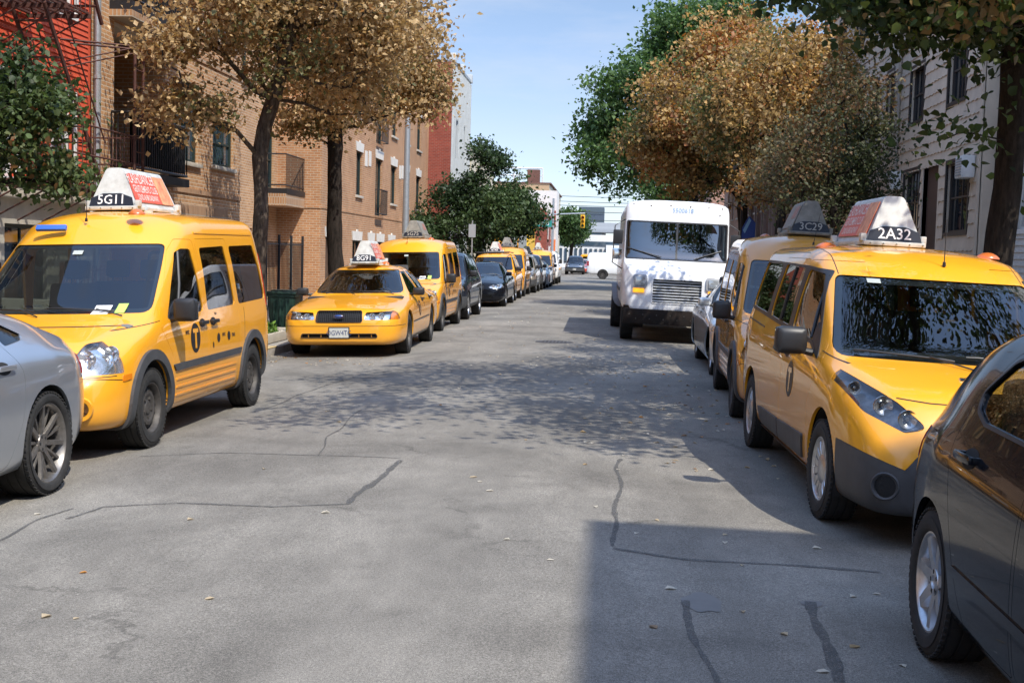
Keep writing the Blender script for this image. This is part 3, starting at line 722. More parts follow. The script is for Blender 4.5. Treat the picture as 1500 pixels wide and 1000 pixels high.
def make_van_taxi(bodym=YEL, label='', windowglass=SIDEG, bl=True, hl_sticker=True, steer=0.0):
    L = 4.59
    cv = dict(
        W=[(0, .58), (.04, .72), (.14, .80), (.32, .86), (.6, .892), (3.9, .895), (4.4, .885), (4.52, .86), (4.59, .80)],
        ZB=[(0, .30), (.08, .24), (.4, .22), (4.2, .24), (4.59, .36)],
        ZS=[(0, .56), (.10, .66), (.3, .78), (.6, .88), (1.1, .99), (1.5, 1.02), (4.59, 1.04)],
        WS=[(0, .50), (.04, .63), (.14, .72), (.32, .80), (.6, .855), (1.0, .875), (4.45, .875), (4.59, .77)],
        ZE=[(0, .62), (.03, .68), (.10, .80), (.25, .90), (.6, .97), (.95, 1.04), (1.10, 1.10), (1.95, 1.72), (2.15, 1.86), (2.6, 1.93), (4.3, 1.95), (4.45, 1.91), (4.59, 1.74)],
        WE=[(0, .44), (.05, .52), (.25, .64), (.6, .72), (1.0, .80), (1.2, .80), (1.95, .755), (2.4, .76), (4.3, .75), (4.59, .66)],
        ZC=[(0, .64), (.03, .72), (.08, .83), (.25, .94), (.6, 1.04), (.92, 1.12), (1.0, 1.15), (1.64, 1.69), (1.78, 1.86), (1.92, 1.96), (2.2, 2.01), (2.8, 2.025), (4.2, 2.025), (4.45, 1.98), (4.59, 1.80)])
    c = Car(L, cv, it=(3, 2), bulge=.012, pw=2.6)
    root = empty('van_taxi'); ax = (.92, 3.80)
    ws = rpoly([(-.81, 1.11), (.81, 1.11), (.69, 1.70), (-.69, 1.70)], .06)
    windshield(c, root, ws, (.6, 2.05))
    w1 = rpoly([(1.36, 1.04), (2.30, 1.075), (2.17, 1.655), (1.98, 1.655), (1.86, 1.62)], [.02, .05, .06, .06, .05])
    w2 = rpoly([(2.42, 1.075), (3.28, 1.10), (3.14, 1.69), (2.40, 1.665)], .05)
    w3 = rpoly([(3.40, 1.10), (4.40, 1.13), (4.16, 1.71), (3.30, 1.69)], .06)
    P1 = side_window(c, w1, windowglass); P2 = side_window(c, w2, windowglass); P3 = side_window(c, w3, windowglass)
    rw = rpoly([(-.58, 1.12), (.58, 1.12), (.52, 1.66), (-.52, 1.66)], .07)
    windshield(c, root, rw, (L-.4, L+.2), windowglass, name='rear_window')
    hl = rpoly([(.53, .675), (.92, .665), (.92, .94), (.84, .94), (.61, .905)], [.035, .03, .03, .04, .04])
    headlamp(c, root, hl, (-.2, .40), bulbs=((.65, .79, .072), (.775, .82, .062)), deep=.07)
    # radiator opening and badge
    g = rpoly([(-.40, .72), (.40, .72), (.44, .80), (.40, .875), (-.40, .875), (-.44, .80)], .02)
    c.cut(g, 'front', (-.2, .3), both=False)
    m = MB()
    for k in range(4): m.box(-.41, .41, -L/2+.035, -L/2+.05, .735+k*.036, .748+k*.036)
    m.box(-.45, .45, -L/2+.09, -L/2+.10, .70, .89); m.build('grille', TRIM, root)
    me = c.decal_front(disc_mesh(.085, .035), 0, .80, .02)
    low = rpoly([(-.42, .34), (.42, .34), (.36, .50), (-.36, .50)], .04); c.cut(low, 'front', (-.2, .3), both=False)
    m = MB(); m.box(-.45, .45, -L/2+.10, -L/2+.11, .30, .54)
    for k in range(4): m.box(-.44, .44, -L/2+.05, -L/2+.06, .36+k*.036, .372+k*.036)
    m.build('lower_grille', TRIM, root)
    # fog lamps: round raised bezels
    for sg in (1, -1):
        p, n = c.surf_f(sg*.66, .42); M = Matrix.Translation(p) @ n.to_track_quat('Z', 'Y').to_matrix().to_4x4()
        m = MB(); m.lathe([(-.01, .098), (.016, .088), (.012, .062), (-.005, .056)], 28, axis='z'); m.v = [tuple(M @ Vector(v)) for v in m.v]; f = m.build('fog_lamp', [bodym], root, 50)
        m = MB(); m.lathe([(.008, .058), (.006, .0)], 24, axis='z')
        for k in range(6): m.box(-.004, .004, .018, .056, .006, .014, M=Matrix.Rotation(k*math.pi/3, 4, 'Z'))
        m.lathe([(.012, .02), (.016, 0)], 16, axis='z'); m.v = [tuple(M @ Vector(v)) for v in m.v]; m.build('fog_lamp_insert', mat('fog_insert', (.10, .045, .015), .5), f)
    wells(root, c, ax, .395, .55, .86, .345)
    dr = doors(c, root, bodym, [
        rpoly([(1.30, .30), (2.34, .30), (2.36, 1.06), (2.26, 1.74), (1.96, 1.74), (1.80, 1.64), (1.22, 1.08), (1.18, .98), (1.42, .72)], [.05, .04, .02, .07, .07, .05, .03, .05, .08]),
        rpoly([(2.375, .30), (3.28, .30), (3.38, .78), (3.375, 1.08), (3.24, 1.76), (2.31, 1.745), (2.395, 1.06)], [.04, .10, .08, .03, .07, .05, .02])],
        ['front_door', 'sliding_door'])
    for d, sg, i in dr:
        i_ = 0 if sg > 0 else 1
        c.out('window', (P1 if i == 0 else P2)[i_], [windowglass]*2, d)
        if i == 0: handle(d, c, sg, 2.22, .965, cup=True, w=.19); mir = None
        else: handle(d, c, sg, 2.53, .965, cup=True, w=.19)
        if i == 0:
            tlogo(d, c, sg, 2.00, .84); side_text(d, c, sg, 1.79, .90, 'NYC', .045, bold=.003)
            m = MB(); # divider of the quarter light
            q = [c.surf(sg, s_, z_)[0]-c.surf(sg, s_, z_)[1]*.006 for s_, z_ in ((1.62, 1.05), (1.80, 1.34), (1.93, 1.63))]; m.tube(q, .014, 6); m.build('quarter_light_divider', TRIM, d)
            mb_ = c.piece((-.006, .004), rpoly([(1.37, 1.045), (1.60, 1.055), (1.60, 1.20), (1.47, 1.13)], .01), 'side', (.3, 1.4)); q2 = c.split_lr(mb_)[i_]; c.out('mirror_base', q2, [TRIM]*2, d)
        else:
            link_me('door_emblem', c.decal_side(disc_mesh(.045, .045), sg, 2.66, .80, .0025), d, [BLACKD]); side_text(d, c, sg, 2.82, .82, 'NYC', .045, bold=.002); link_me('door_emblem', c.decal_side(disc_mesh(.045, .045), sg, 2.98, .80, .0025), d, [BLACKD]); side_text(d, c, sg, 3.12, .80, 'TAXI', .045, bold=.002)
            side_text(d, c, sg, 2.62, 1.035, 'TAXI', .03, bold=.001)
            link_me('door_emblem', c.decal_side(disc_mesh(.018, .03), sg, 2.50, .74, .0025), d, [BLACKD])
    for sg in (1, -1):
        i_ = 0 if sg > 0 else 1
        c.out('quarter_window', P3[i_], [windowglass]*2, root)
        mirror(root, c, sg, 1.44, 1.02, (.20, .20, .13), arm=.04)
    for s_, z0 in ((0, 0),):
        add_trim(c, root, 'side_moulding', (-.002, .014), rpoly([(1.46, .585), (3.34, .60), (3.38, .66), (1.40, .645)], .012), GREYPL)
    for z_ in (.36, .43, .50):
        add_trim(c, root, 'pressed_rib', (-.003, .007), rpoly([(1.48, z_), (3.2, z_), (3.2, z_+.018), (1.48, z_+.018)], .006), bodym)
    for a in ax: add_trim(c, root, 'wheel_arch_trim', (-.004, .026), archpoly(a, .345, .385, .47, .20), GREYPL)
    add_trim(c, root, 'roof_rail_step', (-.002, .008), rpoly([(2.35, 1.80), (4.20, 1.815), (4.20, 1.835), (2.35, 1.82)], .006), bodym)
    # amber side repeater, rear lamps
    add_trim(c, root, 'side_repeater', (-.002, .007), rpoly([(.36, .60), (.50, .61), (.50, .655), (.37, .65)], .01), AMBER)
    add_trim(c, root, 'tail_light', (-.002, .008), rpoly([(.70, 1.05), (.90, 1.05), (.90, 1.62), (.68, 1.62)], .03), REDL, ax='front', rng_=(L-.16, L+.2))
    add_trim(c, root, 'hood_seam', (-.002, .0012), [(-.74, 1.018), (.74, 1.018), (.74, 1.024), (-.74, 1.024)], BLACKD, ax='front', rng_=(.2, .9), both=False)
    for z_, pl_ in ((0, [(.0, .652), (.46, .600), (.47, .606), (.0, .658)]), (0, [(.62, .985), (1.20, 1.035), (1.20, 1.040), (.62, .990)]), (0, [(3.45, .30), (3.456, .30), (3.56, 1.06), (3.554, 1.06)])): add_trim(c, root, 'panel_seam', (-.002, .0012), pl_, BLACKD)
    add_trim(c, root, 'bumper_seam', (-.002, .0012), [(-.86, .650), (.86, .650), (.86, .656), (-.86, .656)], BLACKD, ax='front', rng_=(-.2, .3), both=False)
    finish_body(c, root, bodym)
    add_wheels(root, c, .335, .205, .208, 'steel', ax, .885, STEELW, steer)
    cabin(root, c, 1.05, (1.95, 3.05), .42, .86, 1.03, wheel_x=.37, trim=INNERG)
    # under-body
    m = MB(); m.box(-.45, .45, -L/2+.3, L/2-.3, .22, .34); m.build('underbody', WELL, root)
    wipers(root, c, [(-.10, -.66, 1.12, 1.145), (.55, -.02, 1.12, 1.145)])
    p, n = c.surf_f(.30, 1.80); antenna(root, Vector((-.02, -L/2+1.80, 1.905)), n, .36, (0.12, -.15, .95))
    if hl_sticker:
        sticker(root, c, .44, 1.14, .13, .07, WHITED); sticker(root, c, .585, 1.15, .075, .075, mat('green_sticker', (.42, .62, .12), .5))
        sticker(root, c, 0.0, 1.625, .09, .035, mat('grey_sticker', (.4, .43, .4), .5))
    plate(root, c, 0, .56, 'T629481C')
    root['L'] = L
    return root, c
# ------------------------------------------------------------ low-roof taxi wagon
def make_wagon_taxi(bodym=YEL):
    L = 4.82
    cv = dict(
        W=[(0, .60), (.05, .74), (.18, .82), (.4, .875), (.7, .91), (1.2, .917), (4.3, .917), (4.65, .89), (4.82, .80)],
        ZB=[(0, .24), (.08, .20), (.5, .20), (4.4, .24), (4.82, .36)],
        ZS=[(0, .54), (.10, .70), (.3, .82), (.7, .94), (1.1, .99), (2.0, 1.05), (4.82, 1.14)],
        WS=[(0, .52), (.05, .66), (.18, .745), (.4, .815), (.8, .87), (1.2, .885), (4.6, .88), (4.82, .77)],
        ZE=[(0, .60), (.04, .70), (.12, .82), (.3, .92), (.7, 1.01), (1.0, 1.06), (1.12, 1.10), (1.95, 1.61), (2.2, 1.73), (2.6, 1.785), (4.4, 1.79), (4.7, 1.72), (4.82, 1.50)],
        WE=[(0, .44), (.05, .54), (.25, .64), (.7, .74), (1.05, .81), (1.95, .735), (2.4, .745), (4.4, .735), (4.82, .64)],
        ZC=[(0, .62), (.03, .74), (.09, .86), (.25, .95), (.6, 1.03), (.92, 1.085), (1.0, 1.11), (1.78, 1.63), (1.95, 1.72), (2.2, 1.80), (2.8, 1.85), (4.3, 1.85), (4.65, 1.79), (4.82, 1.57)])
    c = Car(L, cv, it=(3, 2), bulge=.010, pw=2.5)
    root = empty('wagon_taxi'); ax = (.93, 3.99)
    ws = rpoly([(-.83, 1.07), (.83, 1.07), (.68, 1.60), (-.68, 1.60)], .06)
    windshield(c, root, ws, (.6, 2.15), frit=.05)
    w1 = rpoly([(1.36, 1.02), (1.66, 1.13), (2.40, 1.175), (2.34, 1.63), (1.98, 1.60)], [.02, .05, .04, .06, .08])
    w2 = rpoly([(2.55, 1.18), (3.46, 1.22), (3.34, 1.66), (2.48, 1.635)], .05)
    w3 = rpoly([(3.62, 1.23), (4.50, 1.27), (4.34, 1.67), (3.50, 1.665)], .06)
    Ps = [side_window(c, w, TINT) for w in (w1, w2, w3)]
    rw = rpoly([(-.58, 1.15), (.58, 1.15), (.54, 1.60), (-.54, 1.60)], .07)
    windshield(c, root, rw, (L-.4, L+.2), TINT, name='rear_window')
    hl = rpoly([(.47, .735), (.60, .70), (.80, .79), (.905, .97), (.87, 1.02), (.62, .865)], [.03, .05, .08, .03, .04, .08])
    headlamp(c, root, hl, (-.2, .85), bulbs=((.575, .775, .058), (.69, .835, .060), (.80, .905, .042)), deep=.06, dark=True)
    # black lower bumper, two grilles
    low = [(-1.2, .10), (1.2, .10), (1.2, .60), (.88, .585), (.60, .49), (.50, .61), (-.50, .61), (-.60, .49), (-.88, .585), (-1.2, .60)]
    me = c.take(low, .002, ax='front', rng_=(-.2, .545), both=False); bmp = c.out('front_bumper', me, [GREYPL, WELL], root)
    add_trim(c, root, 'lower_grille', (-.012, .004), rpoly([(-.50, .40), (.50, .40), (.44, .60), (-.44, .60)], .04), TRIM, 'front', (-.2, .3), both=False)
    for k in range(4): add_trim(c, root, 'grille_bar', (-.002, .012), [(-.42, .43+k*.04), (.42, .43+k*.04), (.42, .442+k*.04), (-.42, .442+k*.04)], GREYPL, 'front', (-.2, .3), both=False)
    add_trim(c, root, 'bumper_block', (.0, .035), rpoly([(-.40, .46), (.40, .46), (.40, .56), (-.40, .56)], .02), GREYPL, 'front', (-.2, .3), both=False)
    g = rpoly([(-.36, .745), (.36, .745), (.40, .80), (-.40, .80)], .015)
    c.cut(g, 'front', (-.2, .3), both=False)
    m = MB(); m.box(-.42, .42, -L/2+.14, -L/2+.15, .72, .84); m.box(-.40, .40, -L/2+.07, -L/2+.09, .762, .778); m.build('grille', TRIM, root)
    for sg in (1, -1):
        p, n = c.surf_f(sg*.70, .385); M = Matrix.Translation(p) @ n.to_track_quat('Z', 'Y').to_matrix().to_4x4()
        m = MB(); m.lathe([(-.004, .085), (.008, .078), (.004, .066), (-.010, .060)], 28, axis='z'); pass
        m.v = [tuple(M @ Vector(v)) for v in m.v]; fo = m.build('fog_lamp', [GREYPL, WELL], bmp, 50); link_me('fog_lamp_shade_disc', c.decal_front(disc_mesh(.064, .064), sg*.70, .385, .005), fo, [WELL])  # flat dark disc, shade of a hollow lamp opening put into its colour
    wells(root, c, ax, .385, .55, .88, .345)
    dr = doors(c, root, bodym, [
        rpoly([(1.32, .26), (2.46, .26), (2.50, 1.10), (2.42, 1.70), (1.98, 1.70), (1.80, 1.60), (1.26, 1.12), (1.20, 1.0), (1.42, .70)], [.06, .04, .02, .07, .07, .05, .03, .05, .08]),
        rpoly([(2.50, .26), (3.42, .26), (3.56, .80), (3.57, 1.12), (3.44, 1.715), (2.455, 1.705), (2.535, 1.10)], [.04, .12, .08, .03, .07, .05, .02])],
        ['front_door', 'sliding_door'])
    # black pillars between the windows
    band = rpoly([(1.30, 1.00), (1.68, 1.10), (4.56, 1.245), (4.38, 1.695), (2.40, 1.655), (1.95, 1.63)], [.02, .05, .07, .07, .05, .09])
    me = c.piece((.0005, .0035), band, 'side', (.3, 1.4))
    for w in (w1, w2, w3): me = boolean(me, c.prism(w, 'side', (.25, 1.5)), 'DIFFERENCE')
    for q in c.split_lr(me): c.out('black_pillars', q, [TRIM, TRIM], root)
    for d, sg, i in dr:
        i_ = 0 if sg > 0 else 1
        c.out('window', Ps[i][i_], [TINT, TINT], d)
        handle(d, c, sg, 2.33 if i == 0 else 2.68, .985, cup=True, w=.19)
        if i == 0: tlogo(d, c, sg, 2.10, .80, body=bodym)
        q = c.split_lr(c.piece((.0005, .016), rpoly([(1.50, .30), (2.46, .30), (2.46, .45), (1.46, .475)] if i == 0 else [(2.505, .30), (3.34, .30), (3.46, .44), (2.505, .45)], .02), 'side', (.3, 1.4)))[i_]
        c.out('door_moulding', q, [GREYPL, GREYPL], d)
        if i == 1:
            m = MB(); m.tube([c.surf(sg, s_, z_)[0]-c.surf(sg, s_, z_)[1]*.004 for s_, z_ in ((2.98, 1.20), (2.93, 1.42), (2.89, 1.64))], .013, 6); m.build('window_divider', TRIM, d)
        else:
            m = MB(); m.tube([c.surf(sg, s_, z_)[0]-c.surf(sg, s_, z_)[1]*.004 for s_, z_ in ((1.72, 1.14), (1.80, 1.34), (1.93, 1.59))], .013, 6); m.build('quarter_light_divider', TRIM, d)
            q2 = c.split_lr(c.piece((-.008, .003), rpoly([(1.38, 1.03), (1.66, 1.135), (1.66, 1.26), (1.55, 1.20)], .01), 'side', (.3, 1.4)))[i_]; c.out('mirror_base', q2, [TRIM]*2, d)
    for sg in (1, -1):
        c.out('quarter_window', Ps[2][0 if sg > 0 else 1], [TINT, TINT], root)
        mirror(root, c, sg, 1.52, 1.03, (.22, .19, .15), arm=.05)
    add_trim(c, root, 'sill_trim', (-.004, .012), rpoly([(1.32, .185), (3.60, .185), (3.60, .255), (1.30, .255)], .015), GREYPL)
    add_trim(c, root, 'sliding_rail', (-.002, .002), rpoly([(3.60, 1.10), (4.50, 1.14), (4.50, 1.155), (3.60, 1.115)], .004), BLACKD)
    add_trim(c, root, 'fuel_filler_seam', (-.002, .001), [(2.62, 1.755), (3.60, 1.765), (3.60, 1.77), (2.62, 1.76)], BLACKD)
    add_trim(c, root, 'tail_light', (-.002, .010), rpoly([(.70, 1.0), (.90, 1.0), (.90, 1.58), (.66, 1.58)], .04), REDL, ax='front', rng_=(L-.16, L+.2))
    add_trim(c, root, 'hood_seam', (-.002, .0012), [(-.62, .885), (-.44, .872), (.44, .872), (.62, .885), (.62, .891), (.44, .878), (-.44, .878), (-.62, .891)], BLACKD, ax='front', rng_=(-.1, .5), both=False)
    for pl_ in ([(.86, 1.03), (1.30, 1.075), (1.30, 1.080), (.86, 1.035)], [(4.42, .62), (4.80, .64), (4.80, .646), (4.42, .626)]): add_trim(c, root, 'panel_seam', (-.002, .0012), pl_, BLACKD)
    add_trim(c, root, 'roof_seam', (-.002, .0012), [(.655, 1.55), (.661, 1.55), (.661, 1.90), (.655, 1.90)], BLACKD, ax='front', rng_=(1.9, 4.6))
    finish_body(c, root, bodym)
    add_wheels(root, c, .330, .205, .207, 'cover', ax, .905, ALLOY, R(2))
    cabin(root, c, 1.12, (2.05, 3.05), .40, .84, 1.02, wheel_x=.37)
    m = MB(); m.box(-.45, .45, -L/2+.3, L/2-.3, .20, .34); m.build('underbody', WELL, root)
    m = MB(); m.bbox(-.03, .03, -L/2+1.34, -L/2+1.36, 1.30, 1.34, .005); m.tube([(0, -L/2+1.60, 1.50), (0, -L/2+1.72, 1.54)], .008); m.bbox(-.11, .11, -L/2+1.72, -L/2+1.74, 1.46, 1.52, .01); m.build('rear_view_mirror', TRIM, root)
    wipers(root, c, [(-.10, -.70, 1.075, 1.10), (.60, .0, 1.075, 1.10)])
    antenna(root, Vector((.10, -L/2+1.92, 1.705)), None, .34, (-.05, -.10, .98))
    sticker(root, c, -.44, 1.57, .09, .03, mat('grey_sticker', (.4, .43, .4), .5)); 
    p, n = c.surf_f(-.10, 1.00); m = MB(); M = Matrix.Translation(p) @ n.to_track_quat('Z', 'Y').to_matrix().to_4x4(); m.bbox(-.085, .085, -.022, .022, -.01, .012, .01, M=M); m.bbox(-.045, .045, -.03, .03, -.01, .014, .01, M=M); m.build('hood_medallion', CHROME, root, 50)
    plate(root, c, 0, .52, 'T657203C')
    root['L'] = L
    return root, c

# ------------------------------------------------------------ generic car from data
def make_car(d):
    L = d['L']; c = Car(L, d['cv'], it=d.get('it', (3, 3)), bulge=d.get('bulge', .012), pw=d.get('pw', 2.2))
    root = empty(d['name']); ax = d['ax']; pm = d['paint']; gl = d.get('glass', TINT); chrome = d.get('chrome', TRIM)
    windshield(c, root, rpoly(d['ws'], d.get('wsr', .06)), d['wsr_rng'], d.get('wsglass', GLASS), frit=.03)
    windshield(c, root, rpoly(d['rw'], .06), d['rw_rng'], gl, name='rear_window')
    Ps = [side_window(c, rpoly(w, r), gl) for w, r in d['win']]
    h = d['hl']; headlamp(c, root, rpoly(*h[0]), h[1], bulbs=h[2], deep=.07, dark=d.get('hl_dark', False), amber=rpoly(*h[3]) if len(h) > 3 else None)
    if 'grille' in d:
        for poly, bars, mt in d['grille']:
            poly = rpoly(*poly); c.cut(poly, 'front', (-.2, .35), both=poly[0][0]*0 == 1 if False else False) if min(p[0] for p in poly) < 0 else c.cut(poly, 'front', (-.2, .35))
            me = c.piece((-.045, -.035), offset_poly(poly, .02), 'front', (-.2, .4), both=min(p[0] for p in poly) > 0); g = c.out('grille', me, [WELL, WELL], root)
            z0, z1 = min(p[1] for p in poly), max(p[1] for p in poly); x1 = max(p[0] for p in poly)
            sm = c.prism(offset_poly(poly, .002), 'front', (-.2, .4), both=min(p[0] for p in poly) > 0)
            def bar(q): 
                me = c.piece((-.022, -.006), q, 'front', (-.2, .4), both=False)
                return boolean(me, sm.copy(), 'INTERSECT')
            if bars[0] == 'h': qs = [[(-x1, z), (x1, z), (x1, z+.012), (-x1, z+.012)] for z in np.arange(z0+bars[1]/2, z1, bars[1])]
            elif bars[0] == 'v': qs = [[(x, z0), (x+.012, z0), (x+.012, z1), (x, z1)] for x in np.arange(-x1+bars[1]/2, x1, bars[1])]
            else: qs = [[(-x1, z), (x1, z), (x1, z+.006), (-x1, z+.006)] for z in np.arange(z0+bars[1]/2, z1, bars[1])] + [[(x, z0), (x+.006, z0), (x+.006, z1), (x, z1)] for x in np.arange(-x1+bars[1]/2, x1, bars[1])]
            for q in qs:
                me = bar(q)
                if len(me.polygons): c.out('grille_bar', me, [mt, mt], g)
            if mt is CHROME or d.get('grille_frame'):
                me = boolean(c.piece((-.004, .012), offset_poly(poly, .014), 'front', (-.2, .35), both=min(p[0] for p in poly) > 0), c.prism(poly, 'front', (-.3, .5), both=min(p[0] for p in poly) > 0), 'DIFFERENCE'); c.out('grille_frame', me, [d.get('grille_frame', mt)]*2, g)
    for (nm, slab, poly, mt, axx, rg, both) in d.get('trim', ()): add_trim(c, root, nm, slab, rpoly(*poly) if isinstance(poly[1], (int, float, list)) and isinstance(poly[0], list) else poly, mt, axx, rg, both=both)
    wells(root, c, ax, d['Rw'], .50, d['xo']-.03, d['R']+.01)
    dr = doors(c, root, pm, [rpoly(*q) for q in d['doors']], ['front_door', 'rear_door'])
    for dd, sg, i in dr:
        i_ = 0 if sg > 0 else 1
        c.out('window', Ps[i][i_], [gl, gl], dd)
        hs = d['handles'][i]; handle(dd, c, sg, hs[0], hs[1], d.get('handlem', pm), w=d.get('hw', .21))
        if d.get('winframe'):
            wp = rpoly(*d['win'][i]); me = boolean(c.piece((-.004, .006), offset_poly(wp, .014), 'side', (.3, 1.4)), c.prism(wp, 'side', (.25, 1.5)), 'DIFFERENCE')
            c.out('window_trim', c.split_lr(me)[i_], [d['winframe']]*2, dd)
        if d.get('taxi') and i == 0:
            tlogo(dd, c, sg, *d['logo']); side_text(dd, c, sg, d['logo'][0]-.20, d['logo'][1]+.05, 'NYC', .04, bold=.003)
        if d.get('taxi') and i == 1:
            side_text(dd, c, sg, d['logo'][0]+.62, d['logo'][1]+.04, 'T', .09, bold=.004); side_text(dd, c, sg, d['logo'][0]+.95, d['logo'][1]+.06, 'TAXI', .04)
    for j in range(2, len(Ps)):
        for i_ in (0, 1): c.out('quarter_window', Ps[j][i_], [gl, gl], root)
    for sg in (1, -1): mirror(root, c, sg, d['mir'][0], d['mir'][1], d.get('mirsize', (.19, .13, .12)), d.get('mirm', pm), arm=.04)
    tl = d['tl']; add_trim(c, root, 'tail_light', (-.002, .006), rpoly(*tl[0]), REDL, 'front', tl[1])
    finish_body(c, root, pm)
    add_wheels(root, c, d['R'], d.get('ww', .215), d['rim'], d['wstyle'], ax, d['xo'], d['rimm'], d.get('steer', 0))
    cb = d['cabin']; cabin(root, c, cb[0], cb[1], cb[2], d['cv']['WS'][len(d['cv']['WS'])//2][1]-.04, cb[3], wheel_x=.37, headr=d.get('headr', True))
    m = MB(); m.box(-.42, .42, -L/2+.35, L/2-.35, .18, .30); m.build('underbody', WELL, root)
    if 'wip' in d: wipers(root, c, d['wip'])
    if 'plate' in d: plate(root, c, *d['plate'])
    plate(root, c, 0, d.get('rplate', .75), d.get('rtxt', 'FKW 4137'), back=True)
    root['L'] = L
    return root, c

CV = dict(name='sedan_taxi', L=5.38, paint=YEL, pw=2.4, it=(3, 3), R=.335, Rw=.375, rim=.205, ww=.225, xo=.965, ax=(1.08, 3.99), wstyle='steel', rimm=STEELW,
    cv=dict(W=[(0, .60), (.04, .76), (.12, .855), (.3, .93), (.7, .985), (4.4, .985), (5.0, .96), (5.25, .91), (5.38, .80)],
        ZB=[(0, .26), (.06, .20), (.5, .19), (4.8, .22), (5.38, .34)],
        ZS=[(0, .50), (.1, .64), (.4, .72), (1.0, .80), (1.6, .86), (3.9, .90), (5.1, .86), (5.38, .60)],
        WS=[(0, .55), (.04, .71), (.12, .805), (.3, .88), (.7, .935), (4.4, .935), (5.0, .91), (5.25, .86), (5.38, .74)],
        ZE=[(0, .53), (.05, .66), (.15, .73), (.5, .78), (1.2, .86), (1.65, .92), (1.75, .95), (2.42, 1.33), (2.7, 1.385), (3.3, 1.39), (3.7, 1.33), (4.35, 1.0), (4.5, .96), (5.2, .93), (5.38, .66)],
        WE=[(0, .56), (.05, .66), (.2, .76), (.8, .82), (1.6, .80), (1.75, .78), (2.42, .60), (2.9, .585), (3.5, .59), (4.3, .72), (4.6, .80), (5.2, .78), (5.38, .62)],
        ZC=[(0, .55), (.04, .69), (.12, .765), (.5, .83), (1.1, .91), (1.48, .955), (1.56, .975), (2.25, 1.35), (2.45, 1.42), (2.9, 1.465), (3.4, 1.455), (3.75, 1.39), (4.35, 1.08), (4.5, 1.03), (5.15, .99), (5.3, .95), (5.38, .72)]),
    ws=[(-.78, .975), (.78, .975), (.575, 1.365), (-.575, 1.365)], wsr_rng=(1.3, 2.75), rw=[(-.60, 1.06), (.60, 1.06), (.52, 1.37), (-.52, 1.37)], rw_rng=(3.3, 4.8),
    win=[([(1.98, .965), (2.88, .965), (2.86, 1.335), (2.52, 1.335)], [.02, .04, .05, .08]), ([(2.96, .965), (3.78, .965), (3.94, 1.08), (3.62, 1.30), (3.40, 1.34), (2.95, 1.335)], [.04, .04, .05, .08, .08, .05])],
    hl=(([(.39, .60), (.93, .60), (.93, .705), (.90, .735), (.42, .715)], .025), (-.2, .34), ((.52, .655, .05), (.66, .66, .05)), ([(.80, .585), (1.0, .585), (1.0, .75), (.80, .75)], 0)),
    grille=[(([(-.36, .575), (.36, .575), (.345, .735), (-.345, .735)], .03), ('x', .030), mat('grille_grey', (.035, .035, .035), .4)), (([(-.60, .335), (.60, .335), (.58, .375), (-.58, .375)], .012), ('v', .2), YEL)], grille_frame=mat('grille_frame_dark', (.03, .03, .03), .25, .3),
    trim=[('bumper_seam', (-.002, .0015), [(-1.0, .50), (1.0, .50), (1.0, .507), (-1.0, .507)], BLACKD, 'front', (-.2, .6), False),
          ('sill_trim', (-.002, .010), ([(1.52, .205), (3.56, .205), (3.56, .27), (1.50, .27)], .012), mat('dirty_sill', (.10, .095, .085), .7), 'side', (.3, 1.4), True),
          ('side_moulding', (-.002, .010), ([(1.50, .50), (3.50, .52), (3.50, .535), (1.50, .515)], .005), BLACKD, 'side', (.3, 1.4), True)],
    doors=[([(1.72, .28), (2.88, .28), (2.92, .95), (2.90, 1.375), (2.50, 1.375), (1.80, .97), (1.66, .86)], [.08, .03, .02, .05, .08, .04, .04]), ([(2.915, .28), (3.48, .28), (3.66, .66), (3.98, .86), (4.0, 1.04), (3.60, 1.345), (3.4, 1.38), (2.935, 1.375), (2.955, .95)], [.03, .08, .10, .06, .04, .08, .08, .04, .02])],
    handles=[(2.74, .845), (3.76, .855)], handlem=TRIM, mir=(1.95, .93), mirm=TRIM, mirsize=(.20, .135, .13), tl=(([(.56, .66), (.93, .66), (.93, .88), (.56, .88)], .02), (5.2, 5.5)),
    cabin=(1.65, (2.65, 3.55), .30, .93), wip=[(-.08, -.62, .985, 1.0), (.55, .0, .985, 1.0)], plate=(0, .40, 'OGW4TC'), taxi=1, logo=(2.30, .70), rplate=.72)
def sedan(base, **kw):
    d = dict(base); d.update(kw); return d
